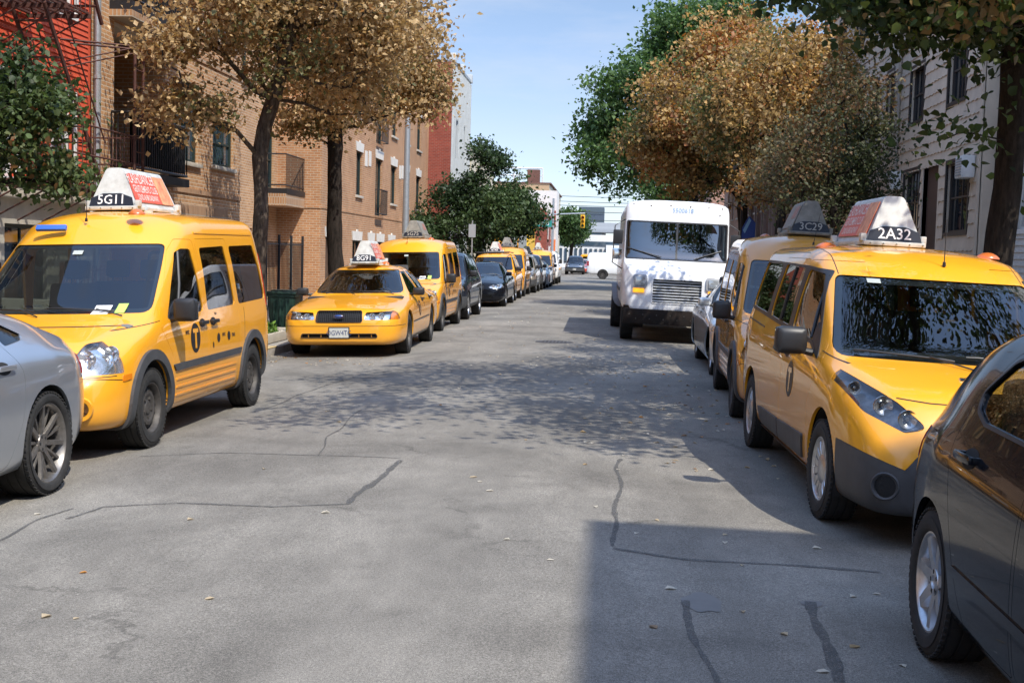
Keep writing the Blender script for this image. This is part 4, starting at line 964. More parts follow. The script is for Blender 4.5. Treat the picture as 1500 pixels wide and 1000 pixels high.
BMW = dict(name='parked_sedan', L=4.90, paint=BLKP, pw=2.3, R=.33, Rw=.365, rim=.225, xo=.90, ax=(.85, 3.82), wstyle='spoke5', rimm=ALLOY, wsglass=GLASS, glass=TINT,
    cv=dict(W=[(0, .60), (.05, .76), (.15, .83), (.35, .885), (.7, .925), (4.2, .93), (4.6, .89), (4.80, .84), (4.90, .72)],
        ZB=[(0, .24), (.06, .18), (.5, .17), (4.5, .20), (4.90, .36)],
        ZS=[(0, .50), (.1, .62), (.4, .72), (1.0, .81), (1.6, .86), (3.7, .93), (4.7, .91), (4.90, .62)],
        WS=[(0, .54), (.05, .70), (.15, .77), (.35, .82), (.7, .865), (4.2, .87), (4.6, .83), (4.80, .78), (4.90, .66)],
        ZE=[(0, .53), (.05, .64), (.15, .72), (.5, .80), (1.2, .90), (1.5, .95), (1.62, .98), (2.35, 1.34), (2.6, 1.385), (3.1, 1.38), (3.55, 1.28), (4.2, 1.04), (4.4, 1.0), (4.78, .98), (4.90, .68)],
        WE=[(0, .44), (.05, .55), (.2, .64), (.8, .72), (1.4, .74), (1.65, .74), (2.35, .57), (2.9, .55), (3.5, .57), (4.2, .68), (4.7, .68), (4.90, .55)],
        ZC=[(0, .55), (.04, .68), (.12, .77), (.5, .88), (1.1, .98), (1.36, 1.02), (1.44, 1.04), (2.15, 1.37), (2.4, 1.43), (2.8, 1.46), (3.2, 1.44), (3.55, 1.37), (4.15, 1.11), (4.35, 1.07), (4.75, 1.04), (4.85, .98), (4.90, .75)]),
    ws=[(-.73, 1.01), (.73, 1.01), (.54, 1.37), (-.54, 1.37)], wsr_rng=(1.15, 2.6), rw=[(-.56, 1.10), (.56, 1.10), (.50, 1.37), (-.50, 1.37)], rw_rng=(3.15, 4.4),
    win=[([(1.85, .985), (2.72, 1.0), (2.72, 1.34), (2.42, 1.335)], [.02, .04, .04, .08]), ([(2.80, 1.0), (3.60, 1.02), (3.82, 1.11), (3.45, 1.27), (3.15, 1.335), (2.80, 1.34)], [.04, .04, .04, .06, .08, .04])],
    hl=(([(.40, .63), (.60, .58), (.86, .62), (.92, .72), (.80, .76), (.46, .715)], .03), (-.2, .5), ((.55, .655, .055), (.70, .675, .055))),
    grille=[(([(.03, .53), (.26, .53), (.28, .70), (.20, .73), (.03, .73)], .03), ('v', .03), mat('grille_black', (.02, .02, .02), .3)), (([(-.55, .28), (.55, .28), (.50, .40), (-.50, .40)], .03), ('h', .04), mat('grille_black', (.02, .02, .02), .3))],
    doors=[([(1.55, .26), (2.72, .26), (2.77, .98), (2.755, 1.38), (2.38, 1.375), (1.68, 1.0), (1.50, .86)], [.08, .03, .02, .05, .08, .04, .04]), ([(2.755, .26), (3.34, .26), (3.50, .62), (3.86, .88), (3.86, 1.10), (3.42, 1.31), (3.1, 1.38), (2.79, 1.38), (2.805, .98)], [.03, .08, .10, .06, .04, .08, .08, .04, .02])],
    handles=[(2.60, .86), (3.62, .90)], mir=(1.78, .97), tl=(([(.50, .72), (.90, .72), (.90, .92), (.50, .92)], .03), (4.6, 5.1)),
    cabin=(1.50, (2.45, 3.35), .28, .95), wip=[(-.08, -.6, 1.02, 1.035), (.55, .0, 1.02, 1.035)], plate=(0, .45, 'GJR 6620'), rplate=.80)
LIFT = dict(name='parked_liftback', L=4.97, paint=SILV, pw=2.3, R=.348, Rw=.372, rim=.262, ww=.255, xo=.945, ax=(.93, 3.93), wstyle='twin10', rimm=DALLOY, glass=TINT,
    cv=dict(W=[(0, .62), (.05, .78), (.15, .85), (.35, .90), (.7, .945), (4.1, .955), (4.45, .92), (4.7, .85), (4.88, .75), (4.97, .62)],
        ZB=[(0, .24), (.06, .18), (.5, .17), (4.4, .20), (4.80, .30), (4.97, .46)],
        ZS=[(0, .50), (.1, .62), (.4, .72), (1.0, .80), (1.6, .86), (3.7, .95), (4.5, .93), (4.80, .88), (4.97, .66)],
        WS=[(0, .54), (.05, .70), (.15, .77), (.35, .82), (.7, .875), (4.1, .895), (4.45, .85), (4.7, .78), (4.88, .68), (4.97, .55)],
        ZE=[(0, .53), (.05, .64), (.15, .72), (.5, .80), (1.2, .89), (1.5, .94), (1.62, .97), (2.35, 1.29), (2.6, 1.34), (3.1, 1.345), (3.6, 1.285), (4.1, 1.17), (4.4, 1.085), (4.65, 1.02), (4.88, .975), (4.97, .72)],
        WE=[(0, .44), (.05, .55), (.2, .64), (.8, .72), (1.4, .74), (1.65, .74), (2.35, .58), (2.9, .56), (3.5, .58), (4.2, .66), (4.7, .68), (4.97, .52)],
        ZC=[(0, .55), (.04, .68), (.12, .77), (.5, .86), (1.1, .95), (1.36, .99), (1.44, 1.01), (2.15, 1.32), (2.4, 1.38), (2.8, 1.415), (3.2, 1.41), (3.7, 1.35), (4.1, 1.265), (4.45, 1.16), (4.75, 1.06), (4.90, 1.01), (4.97, .78)]),
    ws=[(-.73, .99), (.73, .99), (.55, 1.32), (-.55, 1.32)], wsr_rng=(1.15, 2.6), rw=[(-.56, 1.10), (.56, 1.10), (.50, 1.34), (-.50, 1.34)], rw_rng=(3.2, 4.5),
    win=[([(1.85, .965), (2.72, .98), (2.72, 1.29), (2.42, 1.28)], [.02, .04, .04, .08]), ([(2.80, .98), (3.44, 1.005), (3.50, 1.12), (3.46, 1.20), (3.15, 1.28), (2.80, 1.295)], [.04, .05, .05, .05, .08, .04]),
         ([(3.56, 1.01), (3.84, 1.035), (3.90, 1.065), (3.74, 1.14), (3.55, 1.185)], [.03, .03, .02, .03, .03])],
    hl=(([(.40, .60), (.60, .57), (.86, .62), (.90, .70), (.80, .74), (.46, .695)], .03), (-.2, .5), ((.55, .645, .05), (.70, .665, .05))),
    grille=[(([(-.38, .34), (.38, .34), (.44, .66), (-.44, .66)], .05), ('h', .05), CHROME)],
    doors=[([(1.55, .26), (2.72, .26), (2.77, .98), (2.755, 1.34), (2.38, 1.335), (1.68, .985), (1.50, .86)], [.08, .03, .02, .05, .08, .04, .04]), ([(2.755, .26), (3.36, .26), (3.56, .56), (3.62, .86), (3.53, 1.0), (3.52, 1.24), (3.1, 1.34), (2.79, 1.34), (2.805, .98)], [.03, .12, .25, .2, .03, .03, .08, .04, .02])],
    handles=[(2.55, .86), (3.38, .885)], mir=(1.78, .95), tl=(([(.46, .74), (.88, .74), (.84, .88), (.46, .88)], .03), (4.62, 5.1)),
    cabin=(1.50, (2.45, 3.30), .28, .92), wip=[(-.08, -.6, 1.0, 1.015)], plate=(0, .45, 'GRT 2207'), rplate=.70, rtxt='GHW 7730')
HATCH = dict(name='parked_hatchback', L=4.22, paint=BLKP, pw=2.4, R=.322, Rw=.348, rim=.212, ww=.215, xo=.875, ax=(.86, 3.44), wstyle='spoke7', rimm=ALLOY, glass=GLASS, it=(3, 3),
    cv=dict(W=[(0, .58), (.05, .74), (.15, .80), (.35, .85), (.7, .888), (3.5, .897), (3.85, .862), (4.05, .80), (4.16, .735), (4.22, .64)],
        ZB=[(0, .24), (.06, .18), (.5, .17), (3.8, .20), (4.10, .27), (4.22, .40)],
        ZS=[(0, .50), (.1, .64), (.4, .74), (1.0, .86), (1.5, .92), (3.2, 1.0), (3.9, .99), (4.22, .72)],
        WS=[(0, .52), (.05, .68), (.15, .74), (.35, .79), (.7, .825), (3.5, .825), (3.85, .77), (4.05, .715), (4.16, .655), (4.22, .56)],
        ZE=[(0, .53), (.05, .66), (.15, .75), (.5, .84), (1.05, .95), (1.25, .99), (1.35, 1.03), (2.0, 1.37), (2.3, 1.43), (3.0, 1.44), (3.4, 1.41), (3.65, 1.33), (3.95, 1.12), (4.08, 1.03), (4.17, .95), (4.22, .80)],
        WE=[(0, .44), (.05, .54), (.2, .62), (.8, .69), (1.2, .71), (1.4, .71), (2.0, .60), (2.6, .60), (3.3, .61), (3.7, .64), (4.05, .68), (4.22, .55)],
        ZC=[(0, .55), (.04, .70), (.12, .80), (.5, .92), (.9, 1.00), (1.1, 1.04), (1.18, 1.06), (1.85, 1.41), (2.1, 1.46), (2.5, 1.485), (3.1, 1.49), (3.45, 1.47), (3.65, 1.42), (3.95, 1.17), (4.07, 1.07), (4.16, .98), (4.22, .84)]),
    ws=[(-.71, 1.05), (.71, 1.05), (.55, 1.40), (-.55, 1.40)], wsr_rng=(.9, 2.3), rw=[(-.60, 1.06), (.60, 1.06), (.50, 1.37), (-.50, 1.37)], rw_rng=(3.3, 4.3),
    win=[([(1.56, 1.03), (2.30, 1.045), (2.30, 1.365), (2.02, 1.355)], [.02, .04, .04, .08]), ([(2.38, 1.045), (3.06, 1.06), (3.22, 1.10), (3.27, 1.16), (3.12, 1.30), (2.92, 1.36), (2.38, 1.368)], [.04, .05, .10, .06, .10, .08, .04])],
    winframe=TRIM,
    hl=(([(.42, .64), (.60, .61), (.84, .68), (.86, .80), (.76, .83), (.46, .74)], .03), (-.2, .5), ((.55, .70, .05), (.70, .72, .05))),
    grille=[(([(-.38, .64), (.38, .64), (.38, .72), (-.38, .72)], .02), ('h', .03), TRIM), (([(-.45, .28), (.45, .28), (.40, .42), (-.40, .42)], .03), ('h', .04), TRIM)],
    doors=[([(1.30, .27), (2.30, .27), (2.35, 1.04), (2.33, 1.41), (1.98, 1.405), (1.40, 1.06), (1.26, .92)], [.08, .03, .02, .05, .08, .04, .04]), ([(2.335, .27), (2.90, .27), (3.06, .52), (3.20, .78), (3.30, .98), (3.33, 1.15), (3.16, 1.33), (2.92, 1.41), (2.365, 1.412), (2.385, 1.04)], [.03, .08, .12, .12, .1, .06, .08, .08, .04, .02])],
    handles=[(2.18, .90), (3.02, .92)], hw=.22, mir=(1.50, 1.03), tl=(([(.50, .78), (.84, .78), (.82, .94), (.52, .94)], .03), (3.9, 4.3)),
    trim=[('side_moulding', (-.001, .008), ([(1.35, .43), (3.04, .45), (3.04, .49), (1.35, .47)], .015), BLKP, 'side', (.3, 1.4), True)],
    cabin=(1.25, (2.1, 2.95), .30, 1.0), plate=(0, .48, 'FXL 3096'), rplate=.70)
SUV = dict(name='parked_suv', L=4.55, paint=DKBL, pw=2.5, R=.355, Rw=.395, rim=.225, ww=.225, xo=.90, ax=(.87, 3.55), wstyle='spoke5', rimm=ALLOY, glass=TINT,
    cv=dict(W=[(0, .66), (.05, .78), (.15, .84), (.35, .88), (.7, .91), (4.1, .91), (4.4, .88), (4.55, .80)],
        ZB=[(0, .34), (.06, .28), (.5, .26), (4.1, .28), (4.55, .42)],
        ZS=[(0, .62), (.1, .76), (.4, .88), (1.0, .96), (1.5, 1.0), (3.9, 1.06), (4.55, .98)],
        WS=[(0, .60), (.05, .72), (.15, .78), (.35, .82), (.7, .85), (4.1, .86), (4.4, .83), (4.55, .74)],
        ZE=[(0, .64), (.05, .80), (.15, .92), (.5, .97), (1.05, 1.03), (1.25, 1.06), (1.35, 1.10), (1.85, 1.55), (2.1, 1.66), (2.6, 1.69), (4.1, 1.66), (4.35, 1.54), (4.55, 1.10)],
        WE=[(0, .52), (.05, .62), (.2, .69), (.8, .74), (1.2, .76), (1.4, .76), (1.85, .67), (2.4, .65), (4.1, .63), (4.55, .62)],
        ZC=[(0, .66), (.04, .84), (.12, .96), (.5, 1.03), (.9, 1.08), (1.1, 1.11), (1.18, 1.13), (1.72, 1.60), (1.95, 1.70), (2.4, 1.76), (3.9, 1.74), (4.2, 1.69), (4.42, 1.40), (4.55, 1.14)]),
    ws=[(-.76, 1.11), (.76, 1.11), (.64, 1.60), (-.64, 1.60)], wsr_rng=(.9, 2.2), rw=[(-.58, 1.14), (.58, 1.14), (.54, 1.58), (-.54, 1.58)], rw_rng=(4.0, 4.7),
    win=[([(1.56, 1.09), (2.40, 1.11), (2.40, 1.60), (1.98, 1.58)], [.02, .04, .04, .08]), ([(2.48, 1.11), (3.28, 1.13), (3.34, 1.59), (2.48, 1.60)], .04), ([(3.42, 1.135), (4.10, 1.16), (3.98, 1.54), (3.46, 1.585)], .05)],
    hl=(([(.46, .74), (.88, .74), (.88, .90), (.50, .89)], .03), (-.2, .4), ((.58, .815, .06), (.72, .82, .05))),
    grille=[(([(-.40, .73), (.40, .73), (.42, .89), (-.42, .89)], .03), ('h', .045), CHROME), (([(-.5, .40), (.5, .40), (.46, .54), (-.46, .54)], .03), ('h', .05), TRIM)],
    trim=[('front_bumper', (-.002, .012), [(-1.2, .30), (1.2, .30), (1.2, .60), (-1.2, .60)], GREYPL, 'front', (-.2, .48), False),
          ('sill_trim', (-.002, .010), ([(1.30, .28), (3.14, .28), (3.14, .38), (1.30, .38)], .015), GREYPL, 'side', (.3, 1.4), True)],
    doors=[([(1.32, .40), (2.40, .40), (2.44, 1.11), (2.43, 1.65), (1.94, 1.65), (1.42, 1.10), (1.28, 1.0)], [.08, .03, .02, .05, .08, .04, .04]), ([(2.435, .40), (3.06, .40), (3.22, .74), (3.38, .94), (3.42, 1.60), (3.34, 1.65), (2.465, 1.652), (2.475, 1.11)], [.03, .08, .12, .08, .05, .04, .04, .02])],
    handles=[(2.28, .98), (3.20, .99)], mir=(1.52, 1.08), mirm=TRIM, mirsize=(.20, .16, .12), tl=(([(.62, .98), (.88, .98), (.84, 1.40), (.62, 1.40)], .03), (4.2, 4.7)),
    cabin=(1.25, (2.1, 3.0), .40, 1.06), plate=(0, .50, 'EWR 5518'), rplate=.80, wip=[(-.08, -.62, 1.125, 1.14)])
TRI = sedan(BMW, name='parked_sedan', paint=SILV2, mirm=SILV2, wstyle='spoke7', xo=.85, L=4.90,
    grille=[(([(-.42, .60), (.42, .60), (.36, .70), (-.36, .70)], .03), ('h', .035), TRIM), (([(-.55, .28), (.55, .28), (.50, .42), (-.50, .42)], .03), ('h', .04), TRIM)],
    hl=(([(.48, .60), (.66, .57), (.90, .66), (.92, .84), (.82, .84), (.56, .72)], .03), (-.2, .6), ((.60, .65, .05), (.75, .72, .05)), ([(.84, .60), (1.0, .60), (1.0, .90), (.84, .90)], 0)), plate=(0, .46, 'DTC 8842'))
# ------------------------------------------------------------ cargo van (crossing the street) and step van
def make_cargo_van(bodym=WHTP):
    L = 5.5
    cv = dict(W=[(0, .70), (.05, .86), (.2, .95), (.6, .99), (5.2, .99), (5.42, .96), (5.5, .90)], ZB=[(0, .40), (.06, .34), (5.2, .36), (5.5, .44)],
        ZS=[(0, .70), (.1, .85), (.6, 1.05), (1.0, 1.14), (5.5, 1.14)], WS=[(0, .66), (.05, .80), (.2, .89), (.6, .95), (5.4, .96), (5.5, .86)],
        ZE=[(0, .74), (.05, .92), (.2, 1.02), (.9, 1.16), (1.1, 1.22), (1.6, 1.78), (1.85, 1.90), (5.2, 1.92), (5.4, 1.86), (5.5, 1.6)], WE=[(0, .6), (.2, .78), (1.0, .86), (1.6, .80), (5.2, .80), (5.5, .74)],
        ZC=[(0, .78), (.05, .96), (.2, 1.08), (.85, 1.22), (.95, 1.26), (1.45, 1.80), (1.7, 1.97), (2.2, 2.03), (5.2, 2.03), (5.42, 1.96), (5.5, 1.7)])
    c = Car(L, cv, it=(3, 3), pw=2.8); root = empty('cargo_van'); ax = (.95, 4.30)
    windshield(c, root, rpoly([(-.84, 1.24), (.84, 1.24), (.74, 1.78), (-.74, 1.78)], .06), (.6, 1.8), frit=.03)
    P = side_window(c, rpoly([(1.45, 1.2), (2.35, 1.2), (2.35, 1.74), (1.80, 1.74)], .05), TINT)
    headlamp(c, root, rpoly([(.52, .74), (.88, .74), (.88, .94), (.52, .94)], .02), (-.2, .35), bulbs=((.68, .84, .08),), deep=.06)
    wells(root, c, ax, .41, .60, .93, .36)
    for d, sg, i in doors(c, root, bodym, [rpoly([(1.30, .44), (2.42, .44), (2.44, 1.82), (1.82, 1.82), (1.24, 1.2)], .05)], ['front_door']):
        c.out('window', P[0 if sg > 0 else 1], [TINT]*2, d); handle(d, c, sg, 2.30, 1.08)
    for sg in (1, -1): mirror(root, c, sg, 1.42, 1.22, (.18, .26, .1))
    add_trim(c, root, 'panel_seam', (-.002, .001), [(2.5, 1.13), (5.3, 1.13), (5.3, 1.14), (2.5, 1.14)], mat('seam_grey', (.3, .3, .3), .6))
    for s_ in (3.0, 4.95): add_trim(c, root, 'panel_seam', (-.002, .001), [(s_, .5), (s_+.01, .5), (s_+.01, 1.85), (s_, 1.85)], mat('seam_grey', (.3, .3, .3), .6))
    add_trim(c, root, 'tail_light', (-.002, .012), rpoly([(.80, 1.0), (.98, 1.0), (.98, 1.35), (.80, 1.35)], .02), REDL, 'front', (L-.14, L+.2))
    add_trim(c, root, 'rear_bumper', (.0, .06), rpoly([(-.9, .42), (.9, .42), (.9, .56), (-.9, .56)], .02), GREYPL, 'front', (L-.2, L+.2), both=False)
    finish_body(c, root, bodym); add_wheels(root, c, .365, .235, .215, 'steel', ax, .95, STEELW)
    cabin(root, c, 1.05, (1.95, 1.96), .5, .86, 1.16); root['L'] = L; return root, c
def make_step_truck():
    L = 7.3; WB = mat('truck_white', (.74, .76, .79), .42, var=.10, vscale=4, coat=.4, dirt=(.62, .62, .62))
    cv = dict(W=[(0, .86), (.05, .97), (.18, 1.05), (.5, 1.08), (7.2, 1.08), (7.3, 1.04)], ZB=[(0, .62), (.5, .62), (7.3, .62)],
        ZS=[(0, .9), (.1, 1.2), (.5, 1.5), (.75, 1.62), (1.1, 1.7), (7.3, 1.7)], WS=[(0, .84), (.05, .94), (.18, 1.02), (.5, 1.065), (7.3, 1.06)],
        ZE=[(0, 1.22), (.06, 1.36), (.2, 1.47), (.62, 1.60), (.70, 1.66), (.86, 2.42), (.90, 2.50), (.96, 2.72), (1.05, 2.78), (7.2, 2.80), (7.3, 2.7)],
        WE=[(0, .80), (.1, .93), (.62, 1.05), (7.3, 1.055)],
        ZC=[(0, 1.27), (.05, 1.42), (.18, 1.52), (.50, 1.63), (.60, 1.68), (.78, 2.42), (.80, 2.50), (.82, 2.80), (.9, 2.86), (7.2, 2.88), (7.3, 2.80)])
    c = Car(L, cv, it=(2, 1), pw=5, bulge=0); root = empty('step_truck'); ax = (.95, 5.35)
    wsL = rpoly([(-1.00, 1.67), (-.02, 1.67), (-.02, 2.40), (-1.00, 2.40)], .03); wsR = [(-x, z) for x, z in wsL]
    gl = glassmat('truck_glass', (.30, .38, .42), refl=.20)
    c.cut([wsL, wsR], 'front', (.3, 1.3), both=False)
    me = c.piece((-.014, -.006), rpoly([(-1.02, 1.65), (1.02, 1.65), (1.02, 2.43), (-1.02, 2.43)], .03), 'front', (.3, 1.3), both=False, open_=True); g = c.out('windshield', me, [gl, gl], root)
    add_trim(c, g, 'windshield_gasket', (-.003, .007), rpoly([(-1.025, 1.645), (1.025, 1.645), (1.025, 2.425), (-1.025, 2.425)], .04), TRIM, 'front', (.3, 1.3), sub=[wsL, wsR], both=False)
    P = side_window(c, rpoly([(1.05, 1.75), (1.75, 1.75), (1.75, 2.4), (1.0, 2.4)], .05), gl, (.5, 1.4))
    # hood details
    gp = rpoly([(-.46, .80), (.50, .80), (.50, 1.26), (-.46, 1.26)], .02); c.cut(gp, 'front', (-.2, .5), both=False)
    m = MB(); m.box(-.50, .54, -L/2+.16, -L/2+.17, .76, 1.30); gr = m.build('grille', WELL, root)
    SL = mat('grille_slat', (.62, .64, .66), .35, .3)
    m = MB()
    for k in range(8):
        z = .815+k*.056; m.bbox(-.465, .505, -L/2+.045, -L/2+.10, z, z+.026, .006)
    m.build('grille_slats', SL, gr)
    add_trim(c, gr, 'grille_frame', (-.004, .012), offset_poly(gp, .02), WB, 'front', (-.2, .4), sub=gp, both=False)
    for sg in (1, -1):
        h = rpoly([(.60, 1.10), (.84, 1.10), (.84, 1.32), (.60, 1.32)], .03)
        q = c.split_lr(c.piece((-.01, .03), offset_poly(h, .02), 'front', (-.2, .4)))[0 if sg > 0 else 1]; fr = c.out('headlight', q, [mat('lamp_frame_grey', (.30, .31, .33), .4)]*2, root)
        p, n = c.surf_f(sg*.72, 1.21); m = MB(); m.bbox(sg*.72-.095, sg*.72+.095, p.y-.045, p.y-.03, 1.125, 1.295, .01); m.build('headlight_lens', mat('headlight_glass', (.45, .48, .5), .08, .4, coat=1), fr)
        m = MB(); p, n = c.surf_f(sg*.74, 1.03); m.bbox(sg*.74-.11, sg*.74+.11, p.y-.03, p.y+.02, .985, 1.065, .01); m.build('turn_signal', mat('lit_amber', (.85, .30, .01), .3, emit=((1, .42, .02), .6)), root)
    m = MB(); m.bbox(-1.02, 1.02, -L/2-.06, -L/2+.10, .36, .66, .03); m.box(-1.02, 1.02, -L/2+.03, -L/2+.3, .60, .72); bp_ = m.build('front_bumper', mat('dirty_bumper', (.010, .009, .009), .8, var=.5, vscale=6, dirt=(.022, .014, .010), spec=.2), root)
    for k in range(14):
        x = -.9+k*.135; m = MB(); m.lathe([(0, .012), (-.008, .010), (-.008, 0)], 8, axis='y', c=(x, -L/2-.06, .47 if k % 2 else .55)); m.build('bolt', STEELW, bp_)
    # wheel openings, wheels, rear fenders
    wells(root, c, ax, .47, .60, 1.02, .43)
    finish_body(c, root, WB)
    add_wheels(root, c, .41, .25, .24, 'truck', ax, 1.04, mat('white_truck_wheel', (.45, .45, .43), .6, var=.3))
    for s_ in ax[1:]:
        add_trim(c, root, 'rear_fender', (-.004, .13), archpoly(s_, .43, .46, .62, .55), mat('fender_grey', (.20, .20, .21), .6, var=.2), rng_=(.5, 1.6))
        tm, rm, bm_ = wheel_meshes(.41, .25, .24, 'truck')
        for sg in (1, -1):
            t = link_me('wheel', tm, root); t.location = (sg*1.07, s_-L/2, .405); t.rotation_euler = (1, 0, 0 if sg > 0 else math.pi)
    m = MB(); m.box(-.5, .5, -L/2+.4, L/2-.3, .40, .62); m.build('chassis', WELL, root)
    for i, sg in enumerate((1, -1)):
        c_ = c.out('side_window', P[i], [gl, gl], root)
        # mirrors on a tall bracket
        p, n = c.surf(sg, 1.0, 2.0); m = MB()
        m.tube([(p.x, p.y, 2.44), (p.x+sg*.20, p.y-.16, 2.30), (p.x+sg*.22, p.y-.16, 1.55), (p.x, p.y-.05, 1.42)], .013, 6); br = m.build('mirror_bracket', STEELW, root)
        m = MB(); m.bbox(p.x+sg*.13-.10, p.x+sg*.13+.10, p.y-.20, p.y-.12, 1.93, 2.22, .03); m.build('mirror_housing', TRIM, br)
        m = MB(); m.bbox(p.x+sg*.13-.10, p.x+sg*.13+.10, p.y-.20, p.y-.12, 1.62, 1.84, .03); m.build('mirror_housing', CHROME if sg < 0 else TRIM, br)
        add_trim(c, root, 'door_seam', (-.002, .002), [(1.85, .70), (1.87, .70), (1.87, 2.5), (1.85, 2.5)], mat('seam_grey', (.3, .3, .3), .6)) if sg > 0 else None
        add_trim(c, root, 'rub_rail', (-.002, .02), [(1.9, .95), (7.1, .95), (7.1, 1.02), (1.9, 1.02)], GREYPL) if sg > 0 else None
    me = text_mesh('5500618', .13, squeeze=.95, bold=.001); link_me('fleet_number', c.decal_front(me, .10, 2.66, .009), root, [mat('faded_blue_lettering', (.30, .42, .62), .5)])
    for k, (x, z) in enumerate([(-.55, 2.74), (-.15, 2.76), (.25, 2.75), (.62, 2.75), (-.9, 2.76), (.9, 2.74), (.85, 2.60)]):
        p, n = c.surf_f(x, z); m = MB(); m.lathe([(0, .016), (-.018, .012), (-.02, 0)], 10, axis='y', c=tuple(p)); m.build('marker_light', mat('marker_dark', (.12, .08, .05), .4), root)
    for x0, x1 in ((-.98, -.30), (.60, -.02)):
        q = []
        for k in range(7):
            t = k/6; p, n = c.surf_f(x0+(x1-x0)*t, 1.86-.17*t if x0 < 0 else 1.86-.17*(1-t)-.0); q.append(p+n*.02)
        if x0 > 0: q = [c.surf_f(.90-.55*k/6, 1.88-.19*k/6)[0]+Vector((0, -.02, 0)) for k in range(7)]
        m = MB(); m.tube(q, .011, 6); m.build('wiper', TRIM, root)
    hL = L/2; m = MB(); m.box(-1.0, 1.0, -hL+.9, hL-.2, .66, .70); m.bbox(-.95, .95, -hL+.85, -hL+1.15, 1.35, 1.62, .05); m.build('cab_floor', INNERG, root)
    m = MB(); m.box(-1.0, 1.0, -hL+2.3, -hL+2.34, .7, 2.7); m.build('bulkhead', INNERG, root)
    sw = link_me('steering_wheel', CAB['sw'], root); sw.location = (.45, -hL+1.3, 1.62); sw.rotation_euler = (R(-50), 0, 0)
    q = link_me('seat', CAB['seat'], root); q.location = (.45, -hL+1.85, 1.1)
    root['L'] = L; return root, c
# ============================================================ ground
def asphalt():
    m, N, L, b = newmat('asphalt'); setp(b, Roughness=0.88, Specular_IOR_Level=0.35)
    tc = N.new('ShaderNodeTexCoord')
    def noise_(sc, det=4, rough=.6, dist=0.0, scl=(1, 1, 1)):
        mp = N.new('ShaderNodeMapping'); mp.inputs['Scale'].default_value = scl; L.new(tc.outputs['Object'], mp.inputs[0])
        n = N.new('ShaderNodeTexNoise'); n.inputs['Scale'].default_value = sc; n.inputs['Detail'].default_value = det; n.inputs['Roughness'].default_value = rough; n.inputs['Distortion'].default_value = dist
        L.new(mp.outputs[0], n.inputs['Vector']); return n.outputs['Fac']
    def ramp(f, p0, p1, c0, c1):
        r = N.new('ShaderNodeValToRGB'); r.color_ramp.elements[0].position = p0; r.color_ramp.elements[1].position = p1
        r.color_ramp.elements[0].color = (c0, c0, c0, 1); r.color_ramp.elements[1].color = (c1, c1, c1, 1); L.new(f, r.inputs[0]); return r.outputs[0]
    def mul(a, c):
        x = N.new('ShaderNodeMix'); x.data_type = 'RGBA'; x.blend_type = 'MULTIPLY'; x.inputs['Factor'].default_value = 1; L.new(a, x.inputs['A']); L.new(c, x.inputs['B']); return x.outputs['Result']
    base = N.new('ShaderNodeRGB'); base.outputs[0].default_value = (.205, .190, .164, 1)
    c = base.outputs[0]
    c = mul(c, ramp(noise_(.45, 4, .65, .6), .38, .62, .76, 1.10))            # old repairs
    c = mul(c, ramp(noise_(1.3, 9, .75, .0, (1, .35, 1)), .36, .64, .74, 1.14))  # wear along the street
    c = mul(c, ramp(noise_(210, 3, .6), .36, .64, .50, 1.48))                 # aggregate
    c = mul(c, ramp(noise_(70, 4, .7), .36, .64, .74, 1.24))
    c = mul(c, ramp(noise_(3.1, 9, .78), .55, .80, 1.0, .66))                   # stains
    vo = N.new('ShaderNodeTexVoronoi'); vo.feature = 'DISTANCE_TO_EDGE'; vo.inputs['Scale'].default_value = .42
    nd = N.new('ShaderNodeTexNoise'); nd.inputs['Scale'].default_value = 2.2; nd.inputs['Detail'].default_value = 7; nd.inputs['Roughness'].default_value = .7; L.new(tc.outputs['Object'], nd.inputs['Vector'])
    av = N.new('ShaderNodeVectorMath'); av.operation = 'MULTIPLY_ADD'; av.inputs[1].default_value = (.9, .9, 0); L.new(nd.outputs['Color'], av.inputs[0]); L.new(tc.outputs['Object'], av.inputs[2]); L.new(av.outputs[0], vo.inputs['Vector'])
    ck = ramp(vo.outputs['Distance'], .002, .012, .62, 1.0)
    # only some of the cracks show
    mk = ramp(noise_(.5, 3, .6), .50, .60, 0, 1); mx = N.new('ShaderNodeMix'); mx.data_type = 'RGBA'; mx.inputs['A'].default_value = (1, 1, 1, 1); L.new(mk, mx.inputs['Factor']); L.new(ck, mx.inputs['B'])
    c = mul(c, mx.outputs['Result'])
    sh = N.new('ShaderNodeTexVoronoi'); sh.inputs['Scale'].default_value = 55; L.new(tc.outputs['Object'], sh.inputs['Vector'])
    c2 = N.new('ShaderNodeMix'); c2.data_type = 'RGBA'; L.new(ramp(sh.outputs['Distance'], .10, .18, .45, 0), c2.inputs['Factor']); L.new(c, c2.inputs['A']); c2.inputs['B'].default_value = (.33, .31, .28, 1)
    L.new(c2.outputs['Result'], b.inputs['Base Color'])
    bp = N.new('ShaderNodeBump'); bp.inputs['Strength'].default_value = .35; bp.inputs['Distance'].default_value = .004; L.new(noise_(300, 3, .7), bp.inputs['Height']); L.new(bp.outputs[0], b.inputs['Normal'])
    MATS['asphalt'] = m; return m
ASPH = asphalt()
